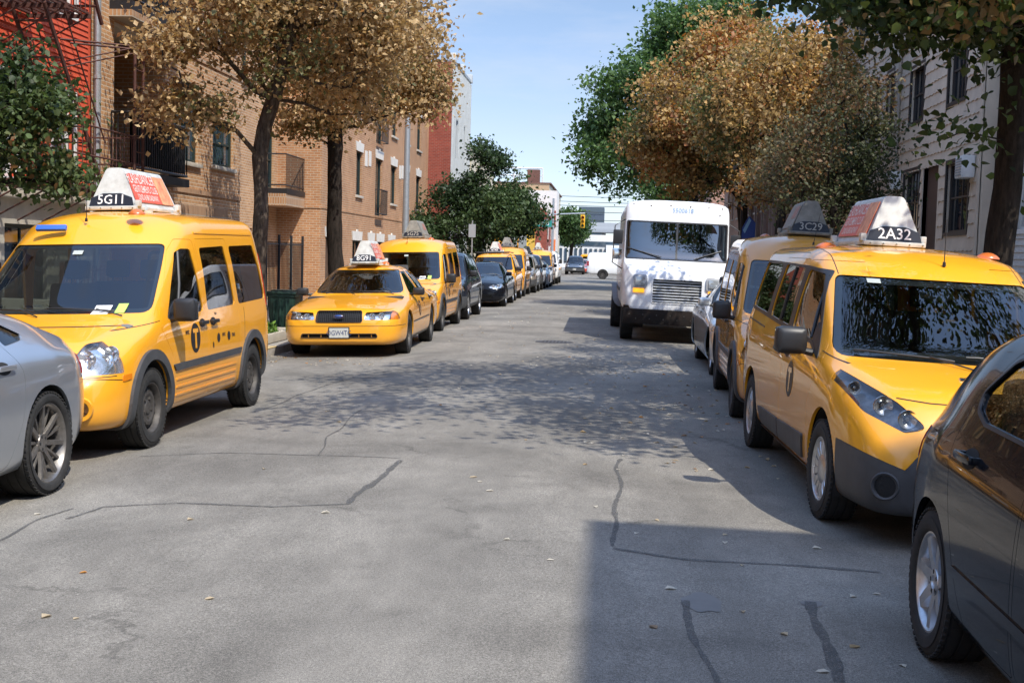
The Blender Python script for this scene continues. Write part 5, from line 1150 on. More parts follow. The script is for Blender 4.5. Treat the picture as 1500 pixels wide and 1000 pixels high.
def slabmat(name, c, w=1.5, h=1.5, mortar=.02, dark=.55, joint=None):
    m, N, L, b = newmat(name); setp(b, Roughness=.9); tc = N.new('ShaderNodeTexCoord')
    br = N.new('ShaderNodeTexBrick'); br.offset = 0; br.inputs['Scale'].default_value = 1; br.inputs['Brick Width'].default_value = w; br.inputs['Row Height'].default_value = h; br.inputs['Mortar Size'].default_value = mortar/2
    br.inputs['Color1'].default_value = (*c, 1); br.inputs['Color2'].default_value = (*[q*.86 for q in c], 1); br.inputs['Mortar'].default_value = (*(joint or [q*dark for q in c]), 1); L.new(tc.outputs['Object'], br.inputs['Vector'])
    nz = N.new('ShaderNodeTexNoise'); nz.inputs['Scale'].default_value = 3; nz.inputs['Detail'].default_value = 9; nz.inputs['Roughness'].default_value = .7; L.new(tc.outputs['Object'], nz.inputs['Vector'])
    rp = N.new('ShaderNodeValToRGB'); rp.color_ramp.elements[0].position = .3; rp.color_ramp.elements[0].color = (.7, .7, .7, 1); rp.color_ramp.elements[1].position = .7; rp.color_ramp.elements[1].color = (1.1, 1.1, 1.1, 1); L.new(nz.outputs['Fac'], rp.inputs[0])
    mx = N.new('ShaderNodeMix'); mx.data_type = 'RGBA'; mx.blend_type = 'MULTIPLY'; mx.inputs['Factor'].default_value = 1; L.new(br.outputs['Color'], mx.inputs['A']); L.new(rp.outputs[0], mx.inputs['B']); L.new(mx.outputs['Result'], b.inputs['Base Color'])
    MATS[name] = m; return m
CONC = slabmat('pavement_concrete', (.36, .34, .31))
KERB = mat('kerb_stone', (.33, .31, .28), .9, var=.3, vscale=6, bump=.3, bscale=60)
def road_mesh(x0, x1, y0, y1, dx=.4, dy=2.0, dz=0.0):
    xs = np.linspace(x0, x1, max(2, int((x1-x0)/dx)+1)); ys = np.linspace(y0, y1, max(2, int((y1-y0)/dy)+1))
    vs = [(x, y, road_z(x)+dz) for y in ys for x in xs]; n = len(xs)
    return mesh_from(vs, [(j*n+i, j*n+i+1, (j+1)*n+i+1, (j+1)*n+i) for j in range(len(ys)-1) for i in range(n-1)])
KL, KR = -5.4, 3.4
g = MB(); g.add([(-900, -200, -.16), (900, -200, -.16), (900, 1500, -.16), (-900, 1500, -.16)], [(0, 1, 2, 3)])
tag(g.build('ground', mat('earth', (.12, .11, .09), .95, var=.3, vscale=.05), smooth=None, fix=False), kind='structure')
tag(link_me('road', road_mesh(KL, KR, -30, 340), None, ASPH), kind='structure')
g = MB(); g.add([(-90, 84.6, -.108), (90, 84.6, -.108), (90, 99.4, -.108), (-90, 99.4, -.108)], [(0, 1, 2, 3)])
tag(g.build('cross_street', ASPH, smooth=None, fix=False), kind='structure')
for (xa, xb, kx) in ((-12.0, KL, KL), (KR, 9.0, KR)):
    for (ya, yb) in ((-30, 84), (100, 340)):
        m = MB(); s = 1 if kx == KL else -1
        w0, w1 = (xa, kx-.16) if kx == KL else (kx+.16, xb)
        m.add([(w0, ya, .03 if kx == KR else .07), (w1, ya, .07 if kx == KR else .03), (w1, yb, .07 if kx == KR else .03), (w0, yb, .03 if kx == KR else .07)], [(0, 1, 2, 3)])
        tag(m.build('pavement', CONC, smooth=None, fix=False), kind='structure')
        m = MB(); m.bbox(min(kx, kx-.16*s), max(kx, kx-.16*s), ya, yb, -.2, .032, .012); tag(m.build('kerb', KERB), kind='structure')
def strip(pts, w, dz, seed=0, wob=.35):
    """tar line on the road through pts (x,y)"""
    r = random.Random(seed); P = []
    for (a, b_) in zip(pts[:-1], pts[1:]):
        n = max(2, int(math.dist(a, b_)/.06))
        for k in range(n): t = k/n; P.append((a[0]+(b_[0]-a[0])*t, a[1]+(b_[1]-a[1])*t))
    P.append(pts[-1]); vs = []; fs = []
    for i, p in enumerate(P):
        a = P[max(0, i-1)]; c_ = P[min(len(P)-1, i+1)]; d = Vector((c_[0]-a[0], c_[1]-a[1])).normalized(); n = Vector((-d.y, d.x))
        o = .05*noise.noise(Vector((p[0]*1.3+seed, p[1]*1.3, 0))); ww = w*(1+wob*2*noise.noise(Vector((p[0]*9, p[1]*9, seed+.5)))+r.uniform(-.12, .12))
        for sg in (-1, 1): x, y = p[0]+n.x*(o+sg*ww/2), p[1]+n.y*(o+sg*ww/2); vs.append((x, y, road_z(x)+dz))
        if i: fs.append((2*i-2, 2*i-1, 2*i+1, 2*i))
    return mesh_from(vs, fs)
def px(x, y):   # photo pixel -> road point
    M = cam.matrix_world.to_3x3(); d = M @ Vector(((x-750)/1800, -(y-500)/1800, -1)); X = 0
    for _ in range(12):
        t = (road_z(X)-H_CAM)/d.z; X = d.x*t
    return (d.x*t, d.y*t)
TAR = mat('tar_seal', (.100, .097, .092), .8, var=.3, vscale=20, bump=.2, bscale=200)
def ragged(m, sc, lo, hi):
    N, L = m.node_tree.nodes, m.node_tree.links; out = N['Material Output']; b = N['Principled BSDF']; tc = N.new('ShaderNodeTexCoord'); nz = N.new('ShaderNodeTexNoise'); nz.inputs['Scale'].default_value = sc; nz.inputs['Detail'].default_value = 5; nz.inputs['Roughness'].default_value = .8; L.new(tc.outputs['Object'], nz.inputs['Vector'])
    rp = N.new('ShaderNodeMapRange'); rp.inputs[1].default_value = lo; rp.inputs[2].default_value = hi; L.new(nz.outputs['Fac'], rp.inputs[0]); tr = N.new('ShaderNodeBsdfTransparent'); mx = N.new('ShaderNodeMixShader'); L.new(rp.outputs[0], mx.inputs[0]); L.new(tr.outputs[0], mx.inputs[1]); L.new(b.outputs[0], mx.inputs[2]); L.new(mx.outputs[0], out.inputs[0])
ragged(TAR, 75, .42, .55)
for i, (pl, w) in enumerate([(a_, b_*.72) for a_, b_ in [
    ([(205, 668), (330, 664), (470, 668), (586, 672)], .03), ([(586, 674), (548, 706), (512, 738)], .065), ([(512, 738), (400, 742), (260, 737), (150, 742), (95, 760)], .04),
    ([(908, 672), (904, 735), (899, 800)], .045), ([(899, 803), (1000, 818), (1120, 826), (1290, 838)], .06),
    ([(1010, 880), (1022, 930), (1040, 1000)], .05), ([(1192, 882), (1215, 935), (1232, 1000)], .07),
    ([(385, 600), (460, 570), (520, 553)], .03), ([(640, 560), (760, 572), (900, 590), (1040, 610)], .03),
    ([(470, 668), (480, 640), (530, 600)], .02), ([(0, 792), (60, 762), (110, 745)], .03), ([(700, 520), (640, 530), (560, 545)], .02)]]):
    tag(link_me('tar_line', strip([px(*p) for p in pl], w, .004, i), None, TAR), kind='structure')
def blob(cx, cy, rx, ry, seed, dz=.003):
    n = 40; vs = [(cx, cy, road_z(cx)+dz)]
    for k in range(3):
        for i in range(n):
            a = 2*math.pi*i/n; q = (k+1)/3*(1+.28*noise.noise(Vector((math.cos(a)*1.7+seed, math.sin(a)*1.7, seed))))
            x, y = cx+rx*q*math.cos(a), cy+ry*q*math.sin(a); vs.append((x, y, road_z(x)+dz))
    fs = [(0, 1+i, 1+(i+1) % n) for i in range(n)] + [(1+k*n+i, 1+(k+1)*n+i, 1+(k+1)*n+(i+1) % n, 1+k*n+(i+1) % n) for k in range(2) for i in range(n)]
    return mesh_from(vs, fs)
STAIN = mat('oil_stain', (.105, .10, .095), .7, var=.45, vscale=12, bump=.1, bscale=300, dirt=(.16, .155, .145))
for i, (p, rx, ry) in enumerate([((1030, 882), .10, .16), ((1190, 884), .06, .05)]):
    x, y = px(*p); tag(link_me('road_stain', blob(x, y, rx, ry, i*3.7), None, STAIN), kind='structure')
# patch of newer asphalt between the tar lines
PATCH = ASPH
# manhole cover
mx_, my_ = px(812, 501)
o = empty('manhole_cover', (mx_, my_, road_z(mx_)+.002)); tag(o, 'round dark iron manhole cover set in the road ahead of the truck', 'manhole cover')
m = MB(); m.lathe([(0, .37), (.006, .36), (.006, .33)], 36, axis='z'); m.build('rim', mat('iron_rim', (.07, .065, .06), .6, .5), o)
m = MB(); m.lathe([(.005, .325), (.007, .32), (.007, 0)], 36, axis='z')
for i in range(-4, 5):
    for j in range(-4, 5):
        if i*i+j*j < 16: m.box(i*.07-.02, i*.07+.02, j*.07-.02, j*.07+.02, .006, .010)
m.build('lid', mat('iron_lid', (.09, .08, .075), .6, .5, var=.3, vscale=20), o)

# ============================================================ building materials
def brick(name, c1, c2, mortar, w=.21, h=.075, ms=.010, bump=.5):
    m, N, L, b = newmat(name); setp(b, Roughness=.9)
    tc = N.new('ShaderNodeTexCoord'); ge = N.new('ShaderNodeNewGeometry')
    sp = N.new('ShaderNodeSeparateXYZ'); L.new(tc.outputs['Object'], sp.inputs[0]); sn = N.new('ShaderNodeSeparateXYZ'); L.new(ge.outputs['Normal'], sn.inputs[0])
    ab = N.new('ShaderNodeMath'); ab.operation = 'ABSOLUTE'; L.new(sn.outputs['X'], ab.inputs[0]); gt = N.new('ShaderNodeMath'); gt.operation = 'GREATER_THAN'; gt.inputs[1].default_value = .6; L.new(ab.outputs[0], gt.inputs[0])
    mu = N.new('ShaderNodeMix'); L.new(gt.outputs[0], mu.inputs['Factor']); L.new(sp.outputs['X'], mu.inputs['A']); L.new(sp.outputs['Y'], mu.inputs['B'])
    cb = N.new('ShaderNodeCombineXYZ'); L.new(mu.outputs['Result'], cb.inputs['X']); L.new(sp.outputs['Z'], cb.inputs['Y'])
    br = N.new('ShaderNodeTexBrick'); br.inputs['Scale'].default_value = 1; br.inputs['Brick Width'].default_value = w; br.inputs['Row Height'].default_value = h; br.inputs['Mortar Size'].default_value = ms; br.inputs['Mortar Smooth'].default_value = .2; br.inputs['Bias'].default_value = 0
    br.inputs['Color1'].default_value = (*c1, 1); br.inputs['Color2'].default_value = (*c2, 1); br.inputs['Mortar'].default_value = (*mortar, 1); L.new(cb.outputs[0], br.inputs['Vector'])
    nz = N.new('ShaderNodeTexNoise'); nz.inputs['Scale'].default_value = 1.2; nz.inputs['Detail'].default_value = 8; nz.inputs['Roughness'].default_value = .7; L.new(tc.outputs['Object'], nz.inputs['Vector'])
    rp = N.new('ShaderNodeValToRGB'); rp.color_ramp.elements[0].position = .3; rp.color_ramp.elements[0].color = (.78, .76, .74, 1); rp.color_ramp.elements[1].position = .7; rp.color_ramp.elements[1].color = (1.12, 1.12, 1.12, 1); L.new(nz.outputs['Fac'], rp.inputs[0])
    mx = N.new('ShaderNodeMix'); mx.data_type = 'RGBA'; mx.blend_type = 'MULTIPLY'; mx.inputs['Factor'].default_value = 1; L.new(br.outputs['Color'], mx.inputs['A']); L.new(rp.outputs[0], mx.inputs['B']); L.new(mx.outputs['Result'], b.inputs['Base Color'])
    bp = N.new('ShaderNodeBump'); bp.invert = True; bp.inputs['Strength'].default_value = bump; bp.inputs['Distance'].default_value = .008; L.new(br.outputs['Fac'], bp.inputs['Height']); L.new(bp.outputs[0], b.inputs['Normal'])
    MATS[name] = m; return m
TANB = brick('tan_brick', (.52, .29, .135), (.40, .20, .085), (.54, .43, .31))
SOLD = brick('soldier_brick', (.42, .23, .11), (.34, .17, .075), (.42, .36, .28), w=.075, h=.21)
ORB = brick('orange_brick', (.46, .225, .10), (.37, .165, .068), (.46, .36, .25))
REDB = brick('red_brick', (.30, .055, .03), (.23, .04, .025), (.26, .13, .10))
SALB = brick('salmon_brick', (.40, .20, .13), (.33, .15, .10), (.40, .32, .27))
BROWN = brick('brown_brick', (.16, .06, .04), (.12, .045, .03), (.17, .11, .09))
PANE = None
def panemat(name, c, r=.03):
    m, N, L, b = newmat(name); setp(b, Base_Color=c, Roughness=r, Specular_IOR_Level=.9)
    tc = N.new('ShaderNodeTexCoord'); nz = N.new('ShaderNodeTexNoise'); nz.inputs['Scale'].default_value = .9; nz.inputs['Detail'].default_value = 1; L.new(tc.outputs['Object'], nz.inputs['Vector'])
    bp = N.new('ShaderNodeBump'); bp.inputs['Strength'].default_value = .06; bp.inputs['Distance'].default_value = .3; L.new(nz.outputs['Fac'], bp.inputs['Height']); L.new(bp.outputs[0], b.inputs['Normal'])
    MATS[name] = m; return m
PANE = panemat('dark_pane', (.012, .016, .02)); PANEB = panemat('blue_pane', (.05, .075, .10)); PANEW = panemat('blind_pane', (.30, .30, .28), .2)
WHITEF = mat('white_frame', (.72, .71, .68), .55, var=.12, vscale=6); DARKF = mat('dark_green_frame', (.02, .035, .032), .45); BLACKF = mat('black_iron', (.014, .014, .016), .5); RUST = mat('rust_brown_iron', (.085, .032, .022), .75, var=.4, vscale=9)
STONE = mat('pale_stone', (.46, .42, .35), .9, var=.2, vscale=3, bump=.3, bscale=40); WHITEL = mat('white_lintel', (.66, .63, .57), .8, var=.12, vscale=4)
SOFF = mat('white_soffit', (.62, .60, .56), .8); GALV = mat('galvanised', (.42, .44, .45), .45, .6, var=.15, vscale=12); REDS = mat('red_clapboard_paint', (.58, .085, .035), .6, var=.14, vscale=2)
def wall(name, axis, pos, facing, u0, u1, z0, z1, holes, mt, parent, depth=.22):
    """axis 'x': plane x=pos, u=y; holes (u0,u1,z0,z1); reveals go back from the face"""
    us = sorted({u0, u1, *[h[0] for h in holes], *[h[1] for h in holes]}); zs = sorted({z0, z1, *[h[2] for h in holes], *[h[3] for h in holes]})
    us = [u for u in us if u0 <= u <= u1]; zs = [z for z in zs if z0 <= z <= z1]
    P = (lambda u, z, d: (pos-facing*d, u, z)) if axis == 'x' else (lambda u, z, d: (u, pos-facing*d, z))
    m = MB()
    for i in range(len(us)-1):
        for j in range(len(zs)-1):
            uc, zc = (us[i]+us[i+1])/2, (zs[j]+zs[j+1])/2
            if any(h[0] < uc < h[1] and h[2] < zc < h[3] for h in holes): continue
            f = [(us[i], zs[j]), (us[i+1], zs[j]), (us[i+1], zs[j+1]), (us[i], zs[j+1])]
            q = (0, 1, 2, 3) if (facing > 0) == (axis == 'x') else (3, 2, 1, 0)
            m.add([P(a, b, 0) for a, b in f], [q])
    for h in holes:
        a, b_, c, d = max(h[0], u0), min(h[1], u1), max(h[2], z0), min(h[3], z1)
        for (p, q) in (((a, c), (b_, c)), ((b_, c), (b_, d)), ((b_, d), (a, d)), ((a, d), (a, c))):
            m.add([P(*p, 0), P(*q, 0), P(*q, depth), P(*p, depth)], [(0, 3, 2, 1) if (facing > 0) == (axis == 'x') else (0, 1, 2, 3)])
    return m.build(name, mt, parent, None, fix=False)
def ubox(m, axis, pos, facing, u0, u1, z0, z1, d0, d1, b=0):
    """box standing proud (negative d) or behind the face"""
    a, c = sorted((pos-facing*d0, pos-facing*d1))
    f = (lambda *q: m.bbox(*q, b)) if b else m.box
    return f(a, c, u0, u1, z0, z1) if axis == 'x' else f(u0, u1, a, c, z0, z1)
def window(parent, axis, pos, facing, h, fm=WHITEF, pm=None, cols=1, rows=2, fw=.06, sill=None, lintel=None, inset=.10, casing=None, name='window'):
    u0, u1, z0, z1 = h; pm = pm or PANE; m = MB()
    for q in ((u0, u0+fw, z0, z1), (u1-fw, u1, z0, z1), (u0+fw, u1-fw, z0, z0+fw), (u0+fw, u1-fw, z1-fw, z1)): ubox(m, axis, pos, facing, *q, inset-.03, inset+.05)
    for k in range(1, rows): z = z0+(z1-z0)*k/rows; ubox(m, axis, pos, facing, u0+fw, u1-fw, z-.022, z+.022, inset-.01, inset+.04)
    for k in range(1, cols): u = u0+(u1-u0)*k/cols; ubox(m, axis, pos, facing, u-.018, u+.018, z0+fw, z1-fw, inset+.003, inset+.03)
    if casing:
        for q in ((u0-casing, u0, z0-casing, z1+casing), (u1, u1+casing, z0-casing, z1+casing), (u0, u1, z1, z1+casing), (u0, u1, z0-casing, z0)): ubox(m, axis, pos, facing, *q, -.035, .02)
    w = m.build(name, fm, parent, 30)
    m = MB(); ubox(m, axis, pos, facing, u0+.02, u1-.02, z0+.02, z1-.02, inset+.02, inset+.026); m.build('pane', pm, w)
    if pm is not PANE or True:
        pass
    if sill: m = MB(); ubox(m, axis, pos, facing, u0-.08, u1+.08, z0-.09, z0-.002, -.07, .12, .01); m.build('sill', sill, w)
    if lintel:
        m = MB(); zt = z1+.32
        f = (lambda u, v, t: (pos+facing*(.012+t*.02)-facing*(.03 if t == 0 else 0), u, v)) if axis == 'x' else (lambda u, v, t: (u, pos+facing*(.02*t), v))
        m.prism([(u0-.10, z1+.002), (u1+.10, z1+.002), (u1+.20, zt), ((u0+u1)/2+.12, zt), ((u0+u1)/2+.09, zt+.07), ((u0+u1)/2-.09, zt+.07), ((u0+u1)/2-.12, zt), (u0-.20, zt)], f); m.build('lintel', lintel, w)
    return w
def mass(parent, x0, x1, y0, y1, z1, mt, name='roof'):
    """the closed volume behind a facade"""
    m = MB(); m.box(x0, x1, y0, y1, -.15, z1); return m.build(name, mt, parent)
ROOFM = mat('tar_roof', (.05, .05, .05), .9, var=.2, vscale=1)
def building(name, loc, label): 
    o = empty(name, loc); tag(o, label, 'building'); return o
def setp_parent(o, parent):
    o.parent = parent; o.matrix_parent_inverse = Matrix.Translation(parent.location).inverted()
# children are built in world coordinates, so keep building empties at the origin of their facade through an inverse
_link_old = link_me
def link_me(name, me, parent=None, mats=None, smooth=None):
    o = _link_old(name, me, parent, mats, smooth)
    if parent is not None and parent.get('world_kids'): o.matrix_parent_inverse = Matrix.Translation(parent.location).inverted()
    return o
def building(name, loc, label, cat='building'):
    o = empty(name, loc); tag(o, label, cat); o['world_kids'] = 1; return o
def clap(axis, pos, facing, u0, u1, z0, z1, holes, step=.11, out=.018, wave=False, parent=None, mt=None, name='siding', seed=0):
    """overlapping boards, each with a shadow lip; wave = scalloped shingle courses"""
    m = MB(); k = 0; z = z0; r = random.Random(seed)
    P = (lambda u, z, d: (pos-facing*d, u, z)) if axis == 'x' else (lambda u, z, d: (u, pos-facing*d, z))
    while z < z1-.01:
        zt = min(z+step, z1)
        cuts = sorted((max(u0, h[0]), min(u1, h[1])) for h in holes if h[2] < (z+zt)/2 < h[3] and h[1] > u0 and h[0] < u1)
        segs = []; a = u0
        for c0, c1 in cuts:
            if c0 > a+.01: segs.append((a, c0))
            a = max(a, c1)
        if a < u1-.01: segs.append((a, u1))
        for (a, b_) in segs:
            if not wave:
                vs = [P(a, z, -out), P(b_, z, -out), P(b_, zt+.004, 0), P(a, zt+.004, 0), P(a, z, 0), P(b_, z, 0)]
                m.add(vs, [(0, 1, 2, 3), (4, 5, 1, 0)] if (facing > 0) == (axis == 'x') else [(3, 2, 1, 0), (0, 1, 5, 4)])
            else:
                n = max(2, int((b_-a)/.06)); vs = []; fs = []
                for i in range(n+1):
                    u = a+(b_-a)*i/n; ph = (u/.30 + .5*(k % 2)); wv = .030*abs(math.sin(math.pi*ph)) + .010*noise.noise(Vector((u*3, z*3, seed)))
                    groove = .006 if (ph*2) % 1 < .12 else 0
                    zl = z-.012-wv; vs += [P(u, zl, -out), P(u, zt+.01, -.002), P(u, zl, .0)]
                    if i:
                        q = 3*i; fs += [(q-3, q, q+1, q-2), (q-1, q+2, q, q-3)]
                if not ((facing > 0) == (axis == 'x')): fs = [tuple(reversed(f)) for f in fs]
                m.add(vs, fs)
        z += step; k += 1
    return m.build(name, mt, parent, None, fix=False)
# ============================================================ left side of the street
XL = -9.0
# -- red clapboard house
b = building('clapboard_house', (-12, 18.6, 0), 'red clapboard house with white framed windows and a rusty fire escape')
hs = [(17.15, 18.05, 2.6, 4.1), (19.30, 20.05, 2.55, 4.05), (17.15, 18.05, 5.35, 6.9), (19.25, 20.1, 5.40, 6.9), (19.25, 20.1, 8.2, 9.7), (17.15, 18.05, 8.2, 9.7)]
wall('wall', 'x', XL, 1, 16.6, 20.74, 2.42, 12, hs, REDS, b)
clap('x', XL, 1, 16.6, 20.62, 2.46, 12, [(h[0]-.1, h[1]+.1, h[2]-.1, h[3]+.1) for h in hs], .092, .020, parent=b, mt=REDS, name='clapboards')
for h in hs: window(b, 'x', XL, 1, h, WHITEF, PANEB if h[1] > 19.5 else PANE, 1, 2, .05, casing=.09, sill=None)
gh = [(17.0, 17.1, .6, 2.2), (17.6, 19.0, .7, 1.9)]
wall('stone_base', 'x', XL+.06, 1, 16.6, 20.74, .0, 2.40, gh, STONE, b, .25)
m = MB(); m.bbox(XL-.1, XL+.16, 16.6, 20.74, 2.28, 2.44, .02); m.build('string_course', STONE, b)
for h in gh[1:]: window(b, 'x', XL+.06, 1, h, DARKF, PANE, 2, 1)
b = building('row_house', (-12, 11, 0), 'grey green rendered house hidden behind the green tree and silver car'); GRR = mat('grey_green_render', (.17, .165, .145), .9, var=.2, vscale=1)
g2 = [(15.0, 16.2, .6, 2.7), (6.6, 7.8, 1.2, 2.9), (9.4, 10.6, 1.2, 2.9), (12.2, 13.4, 1.2, 2.9)]; g3 = [(u, u+1.1, z, z+1.7) for u in (6.6, 9.4, 12.2, 14.9) for z in (4.2, 7.2)]
wall('wall', 'x', XL, 1, 4.9, 16.59, .0, 9.6, g2+g3, GRR, b, .15); mass(b, XL-9, XL-.24, 4.95, 16.58, 9.4, ROOFM)
for h in g2[1:]+g3: window(b, 'x', XL, 1, h, WHITEF, PANE, 1, 2, .06, sill=STONE)
m = MB(); m.box(XL-.12, XL-.06, 15.0, 16.2, .6, 2.7); d_ = m.build('door', mat('brown_door', (.06, .03, .02), .5), b); m = MB(); m.bbox(XL-.06, XL-.03, 15.1, 15.14, 1.2, 1.5, .01); m.build('handle', CHROME, d_)
mass(b, XL-9, XL-.24, 16.6, 20.74, 11.9, ROOFM); m = MB(); m.bbox(XL-.2, XL+.30, 16.6, 20.7, 11.9, 12.4, .03); m.build('cornice', WHITEF, b)
# stoop with steps
o = empty('stoop', (XL+.7, 15.6, 0)); o['world_kids'] = 1; tag(o, 'beige stone stoop with steps up to the red clapboard house', 'stoop')
m = MB()
for k in range(4): m.bbox(XL+.08+0*k, XL+1.35-.28*k, 14.9, 16.3, .05 if k == 0 else .05+.14*k, .19+.14*k, .01)
m.build('steps', STONE, o)
for y in (14.75, 16.3): m = MB(); m.bbox(XL+.07, XL+1.4, y, y+.16, .05, .85, .02); m.build('cheek_wall', STONE, o)
def rail_fence(name, label, p0, p1, z0, h, gap=.12, r=.010, mt=BLACKF, cat='fence', posts=2.0, tall=0):
    o = empty(name, (p0[0], p0[1], z0)); o['world_kids'] = 1; tag(o, label, cat); a, c = Vector((*p0, 0)), Vector((*p1, 0)); Ld = (c-a).length; d = (c-a)/Ld
    m = MB()
    for z in (z0+.12, z0+h-.06): m.tube([a+Vector((0, 0, z)), c+Vector((0, 0, z))], .014, 6)
    m.build('rails', mt, o); m = MB(); n = int(Ld/gap)
    for i in range(n+1): q = a+d*(i*Ld/n); m.tube([q+Vector((0, 0, z0+.05)), q+Vector((0, 0, z0+h))], r, 5)
    m.build('bars', mt, o); n = max(1, round(Ld/posts))
    for i in range(n+1):
        q = a+d*(i*Ld/n); m = MB(); m.bbox(q.x-.03, q.x+.03, q.y-.03, q.y+.03, z0, z0+h+.06+tall, .008); m.build('post', mt, o)
    return o
rail_fence('iron_fence', 'rusty brown railing in front of the red clapboard house', (XL+1.45, 8.5), (XL+1.45, 14.7), .06, 1.25, .14, .011, RUST)
rail_fence('iron_fence', 'rusty brown railing between the beige stoop and the tan brick house', (XL+1.45, 16.5), (XL+1.45, 20.6), .06, 1.25, .14, .011, RUST)
# fire escape hangs on the red house
fe = empty('fire_escape', (XL+.6, 18.3, 2.5)); fe['world_kids'] = 1; tag(fe, 'rusty iron fire escape with steep stairs on the red clapboard house', 'fire escape')
for (za, ya, yb) in ((2.48, 16.4, 20.5), (5.10, 15.2, 18.4), (7.8, 15.2, 18.6)):
    m = MB()
    for k in range(9): x = XL+.05+k*.115; m.box(x-.02, x+.02, ya, yb, za, za+.03)
    for y in np.arange(ya, yb+.1, .8): m.box(XL, XL+1.02, y-.02, y+.02, za-.06, za); m.tube([(XL+.02, y, za-.55), (XL+.95, y, za-.05)], .014, 5)
    m.build('platform', RUST, fe)
    m = MB()
    for z in (za+.5, za+.95): m.tube([(XL+.02, ya, z), (XL+1.0, ya, z), (XL+1.0, yb, z), (XL+.02, yb, z)], .016, 5)
    for y in np.arange(ya, yb+.01, .16): m.tube([(XL+1.0, y, za), (XL+1.0, y, za+.95)], .007, 4)
    m.build('guard_rail', RUST, fe)
for (y0, z0, y1, z1) in ((19.3, 2.5, 17.2, 5.05), (19.2, 5.1, 17.2, 7.8)):
    m = MB()
    for x in (XL+.35, XL+.85):
        m.tube([(x, y0, z0), (x, y1, z1)], .035, 6); m.tube([(x, y0+.05, z0+.75), (x, y1+.05, z1+.75)], .013, 5)
    n = 11
    for k in range(1, n): t = k/n; m.box(XL+.35, XL+.85, y0+(y1-y0)*t-.07, y0+(y1-y0)*t+.07, z0+(z1-z0)*t-.008, z0+(z1-z0)*t+.008)
    m.build('stair_flight', RUST, fe)
m = MB()
for y in (20.05, 20.42): m.tube([(XL+1.06, y, 1.9), (XL+1.06, y, 4.95)], .026, 6)
for k in range(11): m.tube([(XL+1.06, 20.05, 2.1+k*.27), (XL+1.06, 20.42, 2.1+k*.27)], .012, 5)
m.build('drop_ladder', RUST, fe)
m = MB()
for y in (20.05, 20.42): m.tube([(XL+.01, y-.5, 4.92), (XL+1.08, y, 4.90)], .018, 5); m.tube([(XL+.01, y-.9, 4.45), (XL+1.06, y, 4.88)], .012, 5)
m.build('ladder_bracket', RUST, fe)
# -- drain pipe between the two
m = MB(); m.tube([(XL+.09, 20.83, .1), (XL+.09, 20.83, 12)], .055, 10)
for z in (2, 4.5, 7, 9.5): m.lathe([(-.03, .066), (.03, .066)], 10, axis='z', c=(XL+.09, 20.83, z))
tag(m.build('drain_pipe', GALV), 'pale grey drain pipe between red clapboards and tan brick', 'drain pipe')
# -- tan brick house with balconies
b = building('apartment_house', (-12, 25, 0), 'tan brick apartment house with recessed balconies and dark framed windows')
w_ = [(24.75, 26.35, 3.42, 5.1), (27.3, 28.85, 3.48, 4.55), (24.75, 26.35, 6.3, 7.9), (27.3, 28.85, 6.3, 7.4), (24.75, 26.35, 9.1, 10.7), (27.3, 28.85, 9.1, 10.2)]
bal = [(21.75, 24.3, 2.98, 5.66), (21.75, 24.3, 5.95, 8.5), (21.75, 24.3, 8.8, 11.3)]
gr_ = [(22.0, 23.6, .75, 2.0), (25.0, 26.4, .75, 2.0), (28.5, 29.25, .12, 2.2)]
wall('wall', 'x', XL, 1, 20.78, 29.40, 0, 12.6, w_+bal+gr_, TANB, b, .12)
for h in w_: window(b, 'x', XL, 1, h, DARKF, PANEB, 3, 2, .07, sill=STONE)
for h in gr_[:2]: window(b, 'x', XL, 1, h, DARKF, PANE, 2, 1, .06, sill=STONE)
m = MB(); m.box(XL-.14, XL-.08, 28.5, 29.25, .12, 2.2); m.build('door', mat('grey_door', (.32, .30, .28), .5), b)
for (ua, ub, za, zb) in bal:                       # recess: side walls, back wall, ceiling, glass door
    m = MB(); m.box(XL-1.5, XL-.13, ua-.1, ua-.001, za, zb); m.box(XL-1.5, XL-.13, ub+.001, ub+.1, za, zb); m.box(XL-1.6, XL-1.5, ua-.1, ub+.1, za, zb); m.build('recess_wall', TANB, b)
    m = MB(); m.box(XL-1.5, XL-.13, ua, ub, zb-.06, zb+.05); m.build('soffit', SOFF, b); m = MB(); m.box(XL-1.5, XL+.42, ua-.22, ub+.28, za-.16, za-.002); m.build('balcony_slab', BLACKF, b)
    window(b, 'x', XL-1.48, 1, (ua+.3, ub-.5, za+.05, zb-.45), DARKF, PANE, 2, 1, .06, inset=-.03, name='balcony_door')
    rb = MB()
    for (p, q) in (((XL+.38, ua-.15), (XL+.38, ub+.22)), ((XL+.02, ua-.15), (XL+.38, ua-.15)), ((XL+.02, ub+.22), (XL+.38, ub+.22))):
        for z in (za+.06, za+1.02): rb.tube([(*p, z), (*q, z)], .028, 6)
        n = max(2, int(math.dist(p, q)/.11))
        for i in range(n+1): t = i/n; x, y = p[0]+(q[0]-p[0])*t, p[1]+(q[1]-p[1])*t; rb.box(x-.009, x+.009, y-.009, y+.009, za+.04, za+1.02)
    rl = rb.build('balcony_railing', BLACKF, b)
    m = MB(); m.box(XL+.345, XL+.353, ua-.12, ub+.18, za+.10, za+.98); m.build('dark_screen', glassmat('smoked_screen', (.05, .05, .06)), rl)
m = MB(); m.bbox(XL-.62, XL-.42, 22.0, 22.12, 4.9, 5.2, .02); m.build('wall_lamp', mat('lamp_grey', (.10, .12, .11), .4), b)
for z in (2.86, 5.72, 8.6): m = MB(); m.box(XL-.02, XL+.025, 24.7, 29.4, z-.10, z); m.build('brick_band', SOLD, b)
m = MB(); m.box(XL-.02, XL+.018, 24.7, 28.4, 2.20, 2.52); m.build('soldier_course', SOLD, b)
